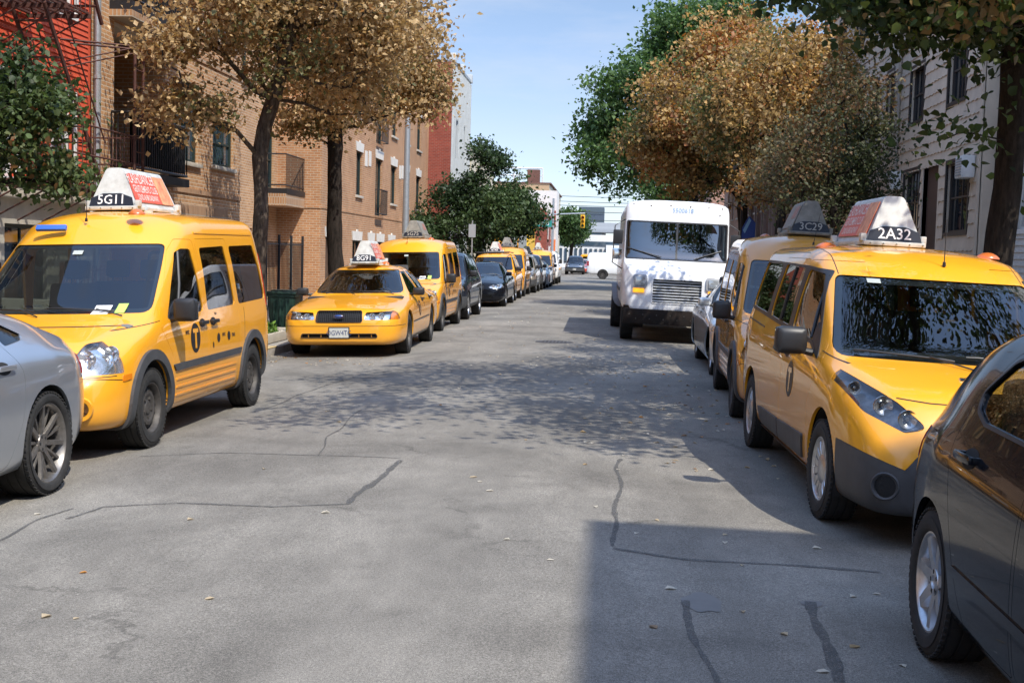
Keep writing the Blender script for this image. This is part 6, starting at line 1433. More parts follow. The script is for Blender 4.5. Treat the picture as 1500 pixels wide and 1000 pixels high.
for z in (5.66, 8.5): m = MB(); m.box(XL-.02, XL+.42, 21.5, 24.6, z+.002, z+.127); m.build('balcony_fascia', SOLD, b)
mass(b, XL-9, XL-1.62, 20.8, 29.38, 12.4, ROOFM); m = MB(); m.box(XL-1.61, XL-.125, 24.45, 29.38, .0, 12.3); m.build('core', ROOFM, b); m = MB(); m.bbox(XL-.3, XL+.06, 20.8, 29.4, 12.6, 12.75, .02); m.build('coping', STONE, b)
# -- recessed link
b = building('link_house', (-12, 33.5, 0), 'set back tan brick bay with a small black balcony between the brick houses')
XK = XL-1.4
wk = [(30.6, 32.0, 3.4, 4.9), (33.2, 34.6, 6.3, 7.8), (36.1, 37.4, 3.45, 5.2), (30.6, 32, 6.3, 7.8), (34.2, 35.2, .1, 2.2)]
wall('wall', 'x', XK, 1, 29.40, 37.8, 0, 12, wk, TANB, b, .12)
for h in wk[:4]: window(b, 'x', XK, 1, h, DARKF, PANE, 2, 2, .06, sill=STONE)
m = MB(); m.box(XK-.14, XK-.08, 34.2, 35.2, .1, 2.2); m.build('door', mat('brown_door2', (.12, .07, .045), .5), b)
m = MB(); m.box(XK-.02, XK+.9, 35.6, 37.78, 3.25, 3.40); m.build('balcony_slab', BLACKF, b)
m = MB()
for z in (3.5, 4.4): m.tube([(XK+.02, 35.62, z), (XK+.86, 35.62, z), (XK+.86, 37.75, z)], .022, 5)
for i in range(20): m.box(XK+.855, XK+.87, 35.65+i*.11-.007, 35.65+i*.11+.007, 3.4, 4.4)
m.build('balcony_railing', BLACKF, b); m = MB(); m.box(XK-.01, XK+.88, 35.6, 37.78, 2.9, 3.25); m.build('balcony_fascia', SOLD, b)
mass(b, XL-9, XK-.14, 29.42, 37.78, 11.9, ROOFM)
rail_fence('iron_gate', 'tall black iron gate beside the green bin', (XL+.6, 29.6), (XL+.6, 33.2), .06, 1.75, .12, .012, BLACKF, 'gate', 1.2, .12)
# -- orange brick house
b = building('brick_house', (-12, 49, 0), 'long orange brick house with white stone lintels over narrow windows')
cols_ = [(43.0, 44.0), (49.85, 51.1), (53.3, 54.3), (56.4, 57.6)]
hs = [(a, c, z, z+1.55) for a, c in cols_ for z in (3.6, 6.35, 9.1)]; jul = [(46.6, 47.9, z, z+2.2) for z in (2.98, 5.75, 8.5)]; near = [(39.6, 40.6, z, z+1.5) for z in (6.35, 9.1)]
gw = [(42.6, 44.0, .9, 2.0), (45.4, 46.4, .9, 2.0), (49.6, 50.9, .9, 2.0), (53.2, 54.3, .9, 2.0), (56.4, 57.6, .9, 2.0)]; gd = [(38.5, 39.7, .15, 2.05), (47.1, 48.4, .15, 2.0)]
wall('wall', 'x', XL, 1, 37.8, 60.0, 0, 12.4, hs+jul+gw+gd+near, ORB, b, .16); wall('side_wall', 'y', 37.8, -1, XL-9, XL, 0, 12.4, [], ORB, b)
for h in hs+near: window(b, 'x', XL, 1, h, DARKF, PANE, 2, 1, .05, lintel=WHITEL if h[2] > 3 else None, sill=STONE)
for h in gw: window(b, 'x', XL, 1, h, DARKF, PANE, 1, 1, .05, lintel=WHITEL)
for h in gd:
    window(b, 'x', XL, 1, h, BLACKF, panemat('door_brown', (.08, .05, .035), .4), 1, 1, .08, lintel=WHITEL, name='door')
for h in jul:
    w = window(b, 'x', XL, 1, h, DARKF, PANE, 2, 1, .05, lintel=WHITEL); m = MB()
    for z in (h[2]+.08, h[2]+1.0): m.tube([(XL, h[0]-.05, z), (XL+.22, h[0]-.05, z), (XL+.22, h[1]+.05, z), (XL, h[1]+.05, z)], .018, 5)
    for i in range(13): y = h[0]-.05+i*(h[1]-h[0]+.1)/12; m.box(XL+.213, XL+.227, y-.007, y+.007, h[2]+.08, h[2]+1.0)
    m.build('juliet_railing', BLACKF, w); m = MB(); ubox(m, 'x', XL, 1, h[0]-.02, h[1]+.02, h[2]-.35, h[2]-.12, -.01, .03); m.build('vent', mat('vent_brown', (.10, .07, .055), .6), w)
for z in (3.0, ): m = MB(); m.box(XL-.02, XL+.02, 37.82, 60, z-.075, z); m.build('brick_band', ORB, b)
m = MB(); m.box(XL-9, XL, 37.776, 37.798, 2.92, 3.0); m.build('brick_band', ORB, b); m = MB(); m.bbox(XL-.05, XL+.12, 37.85, 60, .02, .55, .02); m.build('plinth', mat('pink_stone', (.48, .40, .35), .9, var=.15), b)
for y, z in ((44.7, 5.0), (45.4, 5.05), (52.0, 5.0), (52.6, 5.05)): m = MB(); ubox(m, 'x', XL, 1, y-.22, y+.22, z-.28, z+.28, -.02, .03); m.build('vent_grille', WHITEL, b)
mass(b, XL-9, XL-.2, 37.97, 59.98, 12.2, ROOFM); m = MB(); m.bbox(XL-.3, XL+.08, 37.82, 60, 12.4, 12.55, .02); m.build('coping', STONE, b)
# -- dark red brick flank with pale metal front
XM = -7.9
b = building('metal_front_house', (-11, 64, 0), 'tall house with dark red brick flank and pale ribbed metal front')
wall('flank_wall', 'y', 60.0, -1, XM-9, XM, 0, 10.9, [], REDB, b)
hh = [(61.6+3.0*i, 62.5+3.0*i, z, z+1.9) for i in range(2) for z in (3.4, 6.4)] 
METW = mat('pale_ribbed_metal', (.48, .50, .50), .5, var=.1, vscale=2)
wall('wall', 'x', XM, 1, 60.02, 67.6, 0, 10.9, hh+[(61, 66.6, .2, 2.6)], METW, b, .15)
for h in hh: window(b, 'x', XM, 1, h, GALV, PANEB, 1, 2, .06)
window(b, 'x', XM, 1, (61, 66.6, .2, 2.6), DARKF, PANE, 4, 1, .1, name='shop_window')
m = MB()
for y in np.arange(60.3, 67.5, .42): 
    segs = [(2.7, 10.8)]
    if any(h[0]-.05 < y < h[1]+.05 for h in hh): segs = [(2.7, 3.35), (5.35, 6.35), (8.35, 10.8)]
    for a, c in segs: m.box(XM+.001, XM+.075, y-.05, y+.05, a, c)
m.build('ribs', METW, b); mass(b, XM-9, XM-.18, 60.1, 67.5, 10.6, ROOFM)
for y in (60.3, 63.9, 67.4): m = MB(); m.bbox(XM-.25, XM+.12, y-.2, y+.2, 10.9, 11.35, .03); m.build('parapet_post', METW, b)
m = MB(); m.bbox(XM-.2, XM+.06, 60.02, 67.6, 10.9, 11.05, .02); m.build('coping', GALV, b)
b = building('corner_house', (-11, 79, 0), 'cream corner house beyond the ribbed metal front')
CREAM = mat('cream_render', (.55, .50, .38), .85, var=.12, vscale=1)
hh = [(68.6+2.9*i, 69.7+2.9*i, z, z+1.6) for i in range(5) for z in (2.9, 5.4)]
wall('wall', 'x', XM-.1, 1, 67.6, 83.5, 0, 7.8, hh, CREAM, b, .15); mass(b, XM-9, XM-.3, 67.7, 83.4, 7.6, ROOFM); wall('end_wall', 'y', 83.5, 1, XM-9, XM-.1, 0, 7.8, [], CREAM, b)
for h in hh: window(b, 'x', XM-.1, 1, h, WHITEF, PANE, 1, 2)
# ============================================================ beyond the crossing
YELM = mat('yellow_steel_paint', (.80, .47, .03), .5, var=.12, vscale=1); ORM = mat('orange_door_paint', (.72, .33, .03), .5, var=.12, vscale=1)
b = building('yellow_garage', (-10, 108, 0), 'yellow garage with an orange ribbed door across the side street', 'garage')
m = MB(); m.box(-17, -6.9, 104, 113, -.1, 4.4); m.build('wall', YELM, b); m = MB(); m.box(-17.1, -6.8, 103.9, 113.1, 4.4, 4.62); m.build('roof', mat('pale_yellow_trim', (.80, .66, .25), .5), b)
m = MB()
for i in range(26): m.box(-13.2+i*.22, -13.06+i*.22, 103.90, 103.97, .1, 2.9)
m.box(-13.4, -7.4, 103.95, 103.99, .05, 3.0); m.build('roller_door', ORM, b)
for x in (-9.4, -8.7, -8.0): m = MB(); m.box(x, x+.42, 103.96, 103.995, 3.5, 3.85); m.build('vent_opening', BROWN, b)
b = building('tan_warehouse', (-12, 134, 0), 'big plain tan warehouse with a stubby brick chimney')
TANW = mat('tan_render', (.40, .27, .16), .9, var=.12, vscale=.6)
wall('flank_wall', 'y', 130, -1, -20, -6.6, 0, 9.2, [], TANW, b); wall('wall', 'x', -6.6, 1, 130, 160, 0, 9.2, [(134+6*i, 136+6*i, 4.5, 6.5) for i in range(4)], CREAM, b)
for i in range(4): window(b, 'x', -6.6, 1, (134+6*i, 136+6*i, 4.5, 6.5), WHITEF, PANE)
mass(b, -20, -6.85, 130.3, 160, 9.0, ROOFM); m = MB(); m.box(-20.1, -6.4, 129.9, 160, 9.2, 9.32); m.build('coping', BROWN, b)
m = MB(); m.box(-9.0, -7.7, 130.6, 132, 9.3, 10.7); m.build('chimney', BROWN, b)
m = MB()
for x in (-13, -10.6, -5.9-1.6): m.tube([(x, 133, 9.2), (x, 133, 11.0)], .07, 5)
m.tube([(-13, 133, 11.0), (-7.5, 133, 11.0)], .07, 5); m.tube([(-13, 133, 10.2), (-7.5, 133, 10.2)], .05, 5); m.build('roof_frame', WHITEF, b)
b = building('gabled_brick_shop', (-7.5, 118, 0), 'red brick shop with a sloping parapet next to the yellow garage')
m = MB(); m.prism([(-8.2, 0), (-6.0, 0), (-6.0, 5.6), (-7.6, 6.9), (-8.2, 6.9)], lambda u, v, t: (u, 116+t*8, v)); m.build('wall', REDB, b)
m = MB(); m.box(-6.0, -5.96, 117, 119, 3.2, 4.8); m.build('window', PANE, b); m = MB(); m.box(-6.0, -5.95, 120, 122.5, .1, 2.6); m.build('shop_front', WHITEF, b)
b = building('white_shop', (-6, 127, 0), 'narrow white shop with red and orange signs at the crossing')
m = MB(); m.box(-9, -5.5, 124.4, 129.6, 0, 8.2); m.build('wall', mat('white_render', (.68, .66, .62), .8, var=.1), b)
m = MB(); m.box(-5.9, -5.56, 124.25, 124.37, 4.6, 6.2); m.build('red_sign', mat('sign_dark_red', (.30, .05, .03), .6), b)
m = MB(); m.box(-6.35, -5.52, 124.2, 124.33, 2.0, 3.3); m.build('orange_sign', mat('sign_orange', (.72, .20, .05), .6), b); m = MB(); m.lathe([(0, .25), (-.02, .24), (-.02, .12), (-.01, .11)], 20, axis='y', c=(-5.95, 124.18, 2.75)); m.build('sign_ring', WHITED, b)
m = MB(); m.box(-7.6, -6.7, 123.9, 124.0, 1.3, 2.9); m.box(-7.5, -6.8, 123.86, 123.89, 2.0, 2.5, 1); m.build('green_sign', [mat('sign_green', (.05, .22, .12), .6), WHITED], b)
b = building('white_depot', (0, 190, 0), 'long low white depot closing the end of the street')
m = MB(); m.box(-8, 9, 186, 196, -.2, 5.0); m.build('wall', mat('white_render', (.68, .66, .62), .8), b)
m = MB(); m.box(-8, 9, 185.9, 185.98, 3.3, 4.0)
for i in range(12): m.box(-7.6+i*.75, -7.2+i*.75, 185.85, 185.95, .8, 2.9)
m.build('windows', PANEB, b); m = MB(); m.box(-.6, 3.4, 184, 185.9, .4, 3.5); m.build('loading_dock', WHTP, b)
b = building('grey_tower_block', (-4, 215, 0), 'dark blue grey block rising behind the far trees')
m = MB(); m.box(-5.6, -1.2, 212, 222, 0, 10.2); m.build('wall', mat('slate_panel', (.07, .09, .12), .5), b)
m = MB()
for k in range(4): m.box(-5.5, -1.3, 211.93, 211.99, 3.0+k*2, 4.0+k*2)
m.build('window_band', PANEB, b)
b = building('elevated_roadway', (0, 205, 0), 'pale grey elevated roadway crossing high behind the white depot', 'viaduct')
CG = mat('viaduct_concrete', (.36, .38, .40), .8)
m = MB(); m.bbox(-30, 60, 202, 208, 5.7, 6.7, .05); m.build('deck', CG, b); m = MB(); m.box(-30, 60, 202.0, 202.15, 6.7, 7.3); m.build('parapet', CG, b)
for x in (-12, -1.2, 9, 20): m = MB(); m.box(x-.4, x+.4, 204, 206, 0, 5.7); m.build('pier', CG, b)
# ============================================================ right side of the street
XR = 7.5
SHING = mat('beige_shingle', (.60, .49, .375), .85, var=.16, vscale=1.6, bump=.3, bscale=50)
VIN = mat('white_vinyl', (.58, .57, .53), .6, var=.06, vscale=1)
b = building('shingle_house', (11, 36, 0), 'beige house clad in wavy shingles with dark sash windows')
hs = [(26.75, 28.5, 2.40, 3.95), (30.95, 32.55, 2.45, 4.02), (26.75+.6, 28.75, 5.30, 6.75), (30.95, 32.3, 5.25, 6.6), (34.2, 35.0, 5.4, 6.9), (36.1, 36.9, 5.4, 6.9), (38.6, 39.8, 5.4, 6.9), (38.6, 39.8, 2.5, 4.0), (41.6, 42.8, 5.4, 6.9), (41.6, 42.8, 2.5, 4.0)]
hs += [(h[0], h[1], 8.35, 9.75) for h in hs if h[2] > 5]
dr_ = [(29.2, 30.6, 1.45, 4.05)]
wall('wall', 'x', XR, -1, 26.0, 46.0, 0, 10.6, hs+dr_, SHING, b, .16)
clap('x', XR, -1, 26.12, 33.32, .6, 10.6, [(h[0]-.09, h[1]+.09, h[2]-.09, h[3]+.09) for h in hs+dr_], .285, .030, True, b, SHING, 'shingles', 1)
clap('x', XR, -1, 33.48, 46.0, .6, 10.6, [(h[0]-.09, h[1]+.09, h[2]-.09, h[3]+.09) for h in hs+dr_], .285, .030, True, b, SHING, 'shingles', 2)
for h in hs: window(b, 'x', XR, -1, h, mat('bronze_frame', (.05, .04, .035), .5), PANE, 2 if h[2] < 3 else 2, 2, .055, casing=.07)
m = MB(); m.box(XR+.10, XR+.15, 29.2, 30.6, 1.45, 4.05); d_ = m.build('door', mat('brown_door3', (.085, .05, .04), .6), b); m = MB(); m.bbox(XR+.04, XR+.09, 29.4, 29.45, 2.4, 2.6, .01); m.build('handle', CHROME, d_)
m = MB(); m.box(XR-.02, XR+.1, 29.08, 29.2, 1.4, 4.15); m.box(XR-.02, XR+.1, 30.6, 30.72, 1.4, 4.15); m.box(XR-.02, XR+.1, 29.2, 30.6, 4.05, 4.15); m.build('door_frame', SHING, d_)
m = MB(); m.box(XR-.045, XR+.02, 26.0, 26.12, 0, 10.6); m.build('corner_board', SHING, b)
wall('end_wall', 'y', 26.0, -1, XR, XR+10, 0, 10.6, [], SHING, b); mass(b, XR+.18, XR+10, 26.1, 46, 10.4, ROOFM); m = MB(); m.bbox(XR-.25, XR+.2, 26, 46, 10.6, 10.85, .03); m.build('cornice', VIN, b)
m = MB(); m.tube([(XR-.06, 33.4, .1), (XR-.06, 33.4, 10.6)], .045, 8); tag(m.build('drain_pipe', mat('beige_pipe', (.38, .32, .26), .6)), 'beige drain pipe running up the shingled house', 'drain pipe')
for (y, z, h_, lb) in ((26.55, 3.5, .62, 'white air conditioner box right of the sash window by the corner'), (33.1, 3.62, .62, 'white air conditioner box left of the brown door')):
    o = empty('air_conditioner', (XR-.2, y, z)); tag(o, lb, 'air conditioner', 'air conditioners on the shingled house')
    m = MB(); m.bbox(-.10, .17, -.27, .27, 0, h_*.75, .03); m.build('case', WHITEF, o); m = MB()
    for k in range(7): m.box(-.112, -.10, -.22, .22, .05+k*.055, .075+k*.055)
    m.build('louvres', mat('louvre_grey', (.35, .36, .36), .5), o)
o = empty('stoop', (XR-.9, 29.9, 0)); o['world_kids'] = 1; tag(o, 'grey stoop rising to the brown door of the shingled house', 'stoop')
m = MB()
for k in range(8): m.bbox(XR-2.6+.20*k, XR-.04, 29.1, 30.7, .05 if k == 0 else .05+.175*k, .05+.175*(k+1), .01)
m.build('steps', CONC, o)
b = building('vinyl_house', (11, 20, 0), 'white vinyl sided house beside the big tree trunk')
hs = [(17.0, 18.2, 2.4, 4.0), (20.2, 21.4, 2.4, 4.0), (23.3, 24.5, 2.4, 4.0), (17.0, 18.2, 5.3, 6.8), (20.2, 21.4, 5.3, 6.8), (23.3, 24.5, 5.3, 6.8)]
wall('wall', 'x', XR+.3, -1, 15.2, 25.9, 0, 8.8, hs, VIN, b, .14); clap('x', XR+.3, -1, 15.2, 25.85, .4, 8.8, [(h[0]-.1, h[1]+.1, h[2]-.1, h[3]+.1) for h in hs], .13, .018, parent=b, mt=VIN, name='vinyl_boards')
for h in hs: window(b, 'x', XR+.3, -1, h, WHITEF, PANE, 1, 2, .05, casing=.09)
mass(b, XR+.5, XR+10, 15.3, 25.9, 8.6, ROOFM); wall('end_wall', 'y', 15.2, -1, XR+.3, XR+10, 0, 8.8, [], VIN, b)
rail_fence('stair_railing', 'black railing beside the white vinyl house', (XR-1.3, 21.5), (XR-1.3, 25.0), .7, 1.1, .13, .010, BLACKF, 'railing')
m = MB(); m.bbox(XR-1.4, XR+.28, 21.4, 25.1, .03, .72, .02); tag(m.build('raised_landing', CONC), 'concrete landing under the black railing', 'landing')
# brownstones further on
for i, (ya, yb, mt_, z1, lb) in enumerate(((46.0, 58.0, BROWN, 9.6, 'dark brownstone row house with tall ribs behind the orange trees'), (58.0, 70.0, BROWN, 10.4, 'second brownstone row house with tall dark ribs'), (70.0, 83.5, SALB, 10.8, 'salmon brick corner house behind the truck'))):
    b = building('row_house', (11, (ya+yb)/2, 0), lb); hs = [(ya+1.0+2.9*k, ya+2.0+2.9*k, z, z+1.7) for k in range(4) for z in (1.2, 4.2, 7.1)]
    wall('wall', 'x', XR, -1, ya+.01, yb, 0, z1, hs, mt_, b, .15); wall('end_wall', 'y', ya, -1, XR, XR+10, 0, z1, [], mt_, b)
    for h in hs: window(b, 'x', XR, -1, h, WHITEF if i == 2 else DARKF, PANEB, 1, 2, .06, sill=STONE)
    if i < 2:
        m = MB()
        for y in np.arange(ya+.4, yb-.2, .725):
            if not any(h[0]-.1 < y < h[1]+.1 for h in hs): m.box(XR-.16, XR, y-.09, y+.09, 0, z1)
        m.build('pilasters', mat('ribbed_stone', (.22, .15, .12), .85, var=.2), b)
    m = MB(); m.bbox(XR-.35, XR+.2, ya+.02, yb, z1, z1+.35, .04); m.build('cornice', mt_ if i < 2 else STONE, b); mass(b, XR+.2, XR+10, ya+.2, yb-.1, z1-.1, ROOFM)
b = building('far_row_house', (12, 120, 0), 'plain brick house beyond the crossing on the right')
m = MB(); m.box(8, 18, 101, 140, 0, 9); m.build('wall', SALB, b)
# house right behind the photographer that shades the near part of the street
b = building('corner_tenement', (12, -14, 0), 'tall brick tenement whose shadow falls on the near road')
m = MB(); m.box(7.5, 19, -30, -1.35, 0, 16.0); m.build('wall', SALB, b)
m = MB(); 
for k in range(5):
    for j in range(8): m.box(7.44, 7.49, -28+3.3*j, -26.8+3.3*j, 1.2+3*k, 2.8+3*k)
m.build('windows', PANE, b)
# houses behind the camera on the other side (seen in reflections)
b = building('rear_row_house', (-13, -8, 0), 'tan brick row houses behind the silver car')
hs = [(-22+3*k, -20.8+3*k, z, z+1.7) for k in range(8) for z in (1.2, 4.2, 7.1)]
wall('wall', 'x', XL, 1, -24, 4.9, 0, 10.5, hs, TANB, b, .15); mass(b, XL-9, XL-.2, -24, 4.9, 10.3, ROOFM)
for h in hs: window(b, 'x', XL, 1, h, WHITEF, PANE, 1, 2, .06, lintel=WHITEL)
# ============================================================ trees
def leafmat(name, transl=.35, rough=.55):
    m = bpy.data.materials.new(name); m.use_nodes = True; N, L = m.node_tree.nodes, m.node_tree.links; b = N['Principled BSDF']; out = N['Material Output']
    at = N.new('ShaderNodeVertexColor'); at.layer_name = 'leaf'; L.new(at.outputs[0], b.inputs['Base Color']); b.inputs['Roughness'].default_value = rough; b.inputs['Specular IOR Level'].default_value = .35
    tr = N.new('ShaderNodeBsdfTranslucent'); hs = N.new('ShaderNodeHueSaturation'); hs.inputs['Saturation'].default_value = 1.15; hs.inputs['Value'].default_value = 1.3; L.new(at.outputs[0], hs.inputs['Color']); L.new(hs.outputs[0], tr.inputs[0])
    mx = N.new('ShaderNodeMixShader'); mx.inputs[0].default_value = transl; L.new(b.outputs[0], mx.inputs[1]); L.new(tr.outputs[0], mx.inputs[2]); L.new(mx.outputs[0], out.inputs[0]); MATS[name] = m; return m
LEAF = leafmat('leaf')
def barkmat(name, c1, c2):
    m, N, L, b = newmat(name); setp(b, Roughness=.95, Specular_IOR_Level=.15); tc = N.new('ShaderNodeTexCoord'); mp = N.new('ShaderNodeMapping'); mp.inputs['Scale'].default_value = (1, 1, .22); L.new(tc.outputs['Object'], mp.inputs[0])
    nz = N.new('ShaderNodeTexNoise'); nz.inputs['Scale'].default_value = 22; nz.inputs['Detail'].default_value = 7; nz.inputs['Roughness'].default_value = .75; L.new(mp.outputs[0], nz.inputs['Vector'])
    rp = N.new('ShaderNodeValToRGB'); rp.color_ramp.elements[0].position = .35; rp.color_ramp.elements[0].color = (*c1, 1); rp.color_ramp.elements[1].position = .65; rp.color_ramp.elements[1].color = (*c2, 1); L.new(nz.outputs['Fac'], rp.inputs[0]); L.new(rp.outputs[0], b.inputs['Base Color'])
    bp = N.new('ShaderNodeBump'); bp.inputs['Strength'].default_value = .8; bp.inputs['Distance'].default_value = .02; L.new(nz.outputs['Fac'], bp.inputs['Height']); L.new(bp.outputs[0], b.inputs['Normal']); MATS[name] = m; return m
BARK = barkmat('bark', (.03, .023, .018), (.125, .10, .08)); BARKD = barkmat('dark_bark', (.012, .010, .008), (.045, .036, .030))
def leaf_mesh(pos, size, cols, seed, shape='oval', droop=.35):
    """pos Nx3, one folded leaf each"""
    r = np.random.default_rng(seed); n = len(pos)
    d = r.normal(size=(n, 3)); d[:, 2] -= droop*1.2; d /= np.linalg.norm(d, axis=1)[:, None]        # leaf direction
    u = r.normal(size=(n, 3)); u[:, 2] += 1.0; s = np.cross(d, u); s /= np.linalg.norm(s, axis=1)[:, None]; nn = np.cross(s, d)
    L_ = size*(.5+1.0*r.random(n))[:, None]
    if shape == 'oval': T = [(0, 0, 0), (.45, .36, .10), (1, 0, -.04), (.45, -.36, .10)]; F = [(0, 1, 2), (0, 2, 3)]
    else: T = [(0, 0, 0), (.10, .34, .07), (.48, .46, .12), (.80, .22, .03), (1.08, 0, -.08), (.80, -.22, .03), (.48, -.46, .12), (.10, -.34, .07)]; F = [(0, 1, 2, 3, 4), (0, 4, 5, 6, 7)]
    k = len(T); V = np.empty((n, k, 3))
    for i, (a, b_, c) in enumerate(T): V[:, i] = pos + L_*(d*a + s*b_ + nn*c)
    nf = len(F); fl = len(F[0]); idx = (np.array(F)[None]+(np.arange(n)*k)[:, None, None]).reshape(-1)
    me = bpy.data.meshes.new('leaves'); me.vertices.add(n*k); me.vertices.foreach_set('co', V.reshape(-1)); me.loops.add(n*nf*fl); me.loops.foreach_set('vertex_index', idx.astype(np.int32))
    me.polygons.add(n*nf); me.polygons.foreach_set('loop_start', np.arange(0, n*nf*fl, fl, dtype=np.int32)); me.update(calc_edges=True)
    ca = me.color_attributes.new('leaf', 'FLOAT_COLOR', 'POINT'); C_ = np.ones((n, k, 4)); C_[:, :, :3] = cols[:, None, :]; ca.data.foreach_set('color', C_.reshape(-1)); return me
# ============================================================ street furniture
o = empty('street_lamp', (-6.0, 35.8, .04)); tag(o, 'tall galvanised street lamp post between the brown tree and the dark green tree', 'street lamp')
m = MB(); m.lathe([(0, .20), (.10, .19), (.16, .13), (.9, .125), (.95, .10)], 8, axis='z'); m.build('base', GALV, o)
m = MB(); m.tube([(0, 0, .9), (0, 0, 8.6)], [.105, .062], 12); m.build('pole', GALV, o)
m = MB(); m.tube([(0, 0, 8.2), (.35, .02, 8.62), (1.2, .05, 8.95), (2.4, .05, 9.3)], [.05, .045, .04, .03], 8); m.tube([(0, 0, 8.5), (.8, .03, 8.78)], .02, 6); m.build('arm', GALV, o)
m = MB(); m.bbox(2.3, 2.95, -.10, .20, 9.24, 9.38, .04); m.build('lamp_head', mat('lamp_head_grey', (.35, .36, .36), .5), o)
o = empty('sign_post', (-5.85, 52.0, .04)); tag(o, 'thin pale parking sign post among the far left cars', 'sign post')
m = MB(); m.tube([(0, 0, 0), (0, 0, 3.0)], .03, 6); m.build('post', GALV, o); m = MB(); m.box(-.15, .15, -.05, -.035, 2.3, 2.85); m.build('sign_plate', mat('sign_grey_back', (.30, .31, .32), .5), o)
o = empty('sign_board', (-6.3, 84.0, .04)); tag(o, 'pair of tall grey boards on posts before the crossing', 'sign board')
m = MB(); m.box(-.55, -.05, -.03, .03, 1.2, 3.4); m.box(.05, .60, -.02, .04, 1.0, 3.2); m.build('board', mat('board_grey', (.26, .28, .29), .6), o); m = MB(); m.tube([(-.3, .06, 0), (-.3, .06, 1.5)], .04, 6); m.tube([(.3, .06, 0), (.3, .06, 1.5)], .04, 6); m.build('post', GALV, o)
# traffic signal with mast arm and street name plate
o = empty('traffic_signal', (-3.72+ -1.0, 100.6, .03)); tag(o, 'yellow traffic signal on a mast arm with a green street name plate', 'traffic signal')
m = MB(); m.tube([(0, 0, 0), (0, 0, 6.3)], [.13, .09], 10); m.lathe([(0, .24), (.5, .22), (.6, .13)], 8, axis='z'); m.build('pole', GALV, o)
m = MB(); m.tube([(-3.4, -.1, 3.9), (0, 0, 5.0), (2.6, -.1, 5.15)], .055, 8); m.tube([(-1.9, -.1, 4.4), (0, 0, 4.62)], .02, 5); m.build('mast_arm', GALV, o)
m = MB(); m.box(-2.35, -.08, -.22, -.19, 3.95, 4.50); pl_ = m.build('street_name_plate', mat('street_sign_green', (.02, .22, .19), .5), o)
me = text_mesh('Vernon Blvd', .36, squeeze=1.0, bold=.004); xf(me, frame(Vector((-1.2, -.225, 4.22)), (1, 0, 0), (0, 0, 1))); link_me('street_name_lettering', me, pl_, [WHITED])
SY = mat('signal_yellow', (.75, .40, .02), .5); m = MB(); m.bbox(2.25, 2.60, -.32, -.05, 3.95, 5.0, .03)
for k in range(3): m.lathe([(-.32, .14), (-.52, .135), (-.52, .125), (-.32, .12)], 16, axis='y', c=(2.42, 0, 4.14+k*.33), a0=-.5, a1=math.pi+.5)
sg_ = m.build('signal_head', SY, o)
for k, cc in enumerate(((.02, .10, .06), (.25, .15, .01), (.20, .02, .01))): m = MB(); m.lathe([(-.325, .11), (-.335, 0)], 16, axis='y', c=(2.42, 0, 4.14+k*.33)); m.build('signal_lens', mat('signal_lens_%d' % k, cc, .2), sg_)
for i, (h_, s_) in enumerate(((7.4, .35), (8.2, .3), (9.0, .5), (6.6, .25), (9.9, .45))):
    m = MB(); q = [(-22+k*4, 150+i*3, h_-s_*math.sin(math.pi*k/12)) for k in range(13)]; m.tube(q, .035, 4); tag(m.build('overhead_wire', BLACKF), ['lowest thin wire', 'second thin wire', 'middle thin wire', 'slack thin wire', 'topmost thin wire'][i] + ' crossing the sky behind the traffic signal', 'overhead wire', 'wires over the far street')
for x in (-21.9, 26): o = empty('utility_pole', (x, 156, 0)); m = MB(); m.tube([(0, 0, -.1), (0, 0, 10.5)], .14, 8); m.build('pole', BARK, o); m = MB(); m.box(-.06, .06, -7, 7, 9.4, 9.55); m.build('crossarm', BARK, o); tag(o, 'wooden utility pole far off ' + ('behind the tan warehouse' if x < 0 else 'beyond the right hand trees'), 'utility pole')
# green wheelie bin
o = empty('rubbish_bin', (-6.05, 22.6, .045)); tag(o, 'dark green plastic bin with a lid beside the yellow sedan', 'bin'); BING = mat('bin_green', (.018, .050, .038), .5, var=.2, vscale=8)
m = MB(); n = 4
def bin_ring(w, z): return [(x, y, z) for x, y in rpoly([(-w/2, -w/2), (w/2, -w/2), (w/2, w/2), (-w/2, w/2)], .06, 4)]
rg = [bin_ring(w, z) for w, z in ((.40, .03), (.43, .06), (.52, .70), (.56, .71), (.56, .745), (.52, .745))]; k = len(rg[0])
m.add([v for q in rg for v in q], [tuple(reversed(range(k)))]+[(i*k+j, i*k+(j+1) % k, (i+1)*k+(j+1) % k, (i+1)*k+j) for i in range(len(rg)-1) for j in range(k)])
for a in (-.12, .0, .12): m.box(a-.015, a+.015, -.275, -.20, .12, .62, M=Matrix.Translation((0, 0, 0)))
m.build('bin_body', BING, o, 40)
m = MB(); m.bbox(-.29, .29, -.30, .29, .748, .80, .02); m.bbox(-.2, .2, -.2, .2, .80, .825, .01); m.build('lid', BING, o); m = MB(); m.tube([(-.22, .31, .72), (.22, .31, .72)], .02, 6); m.build('handle', BING, o)
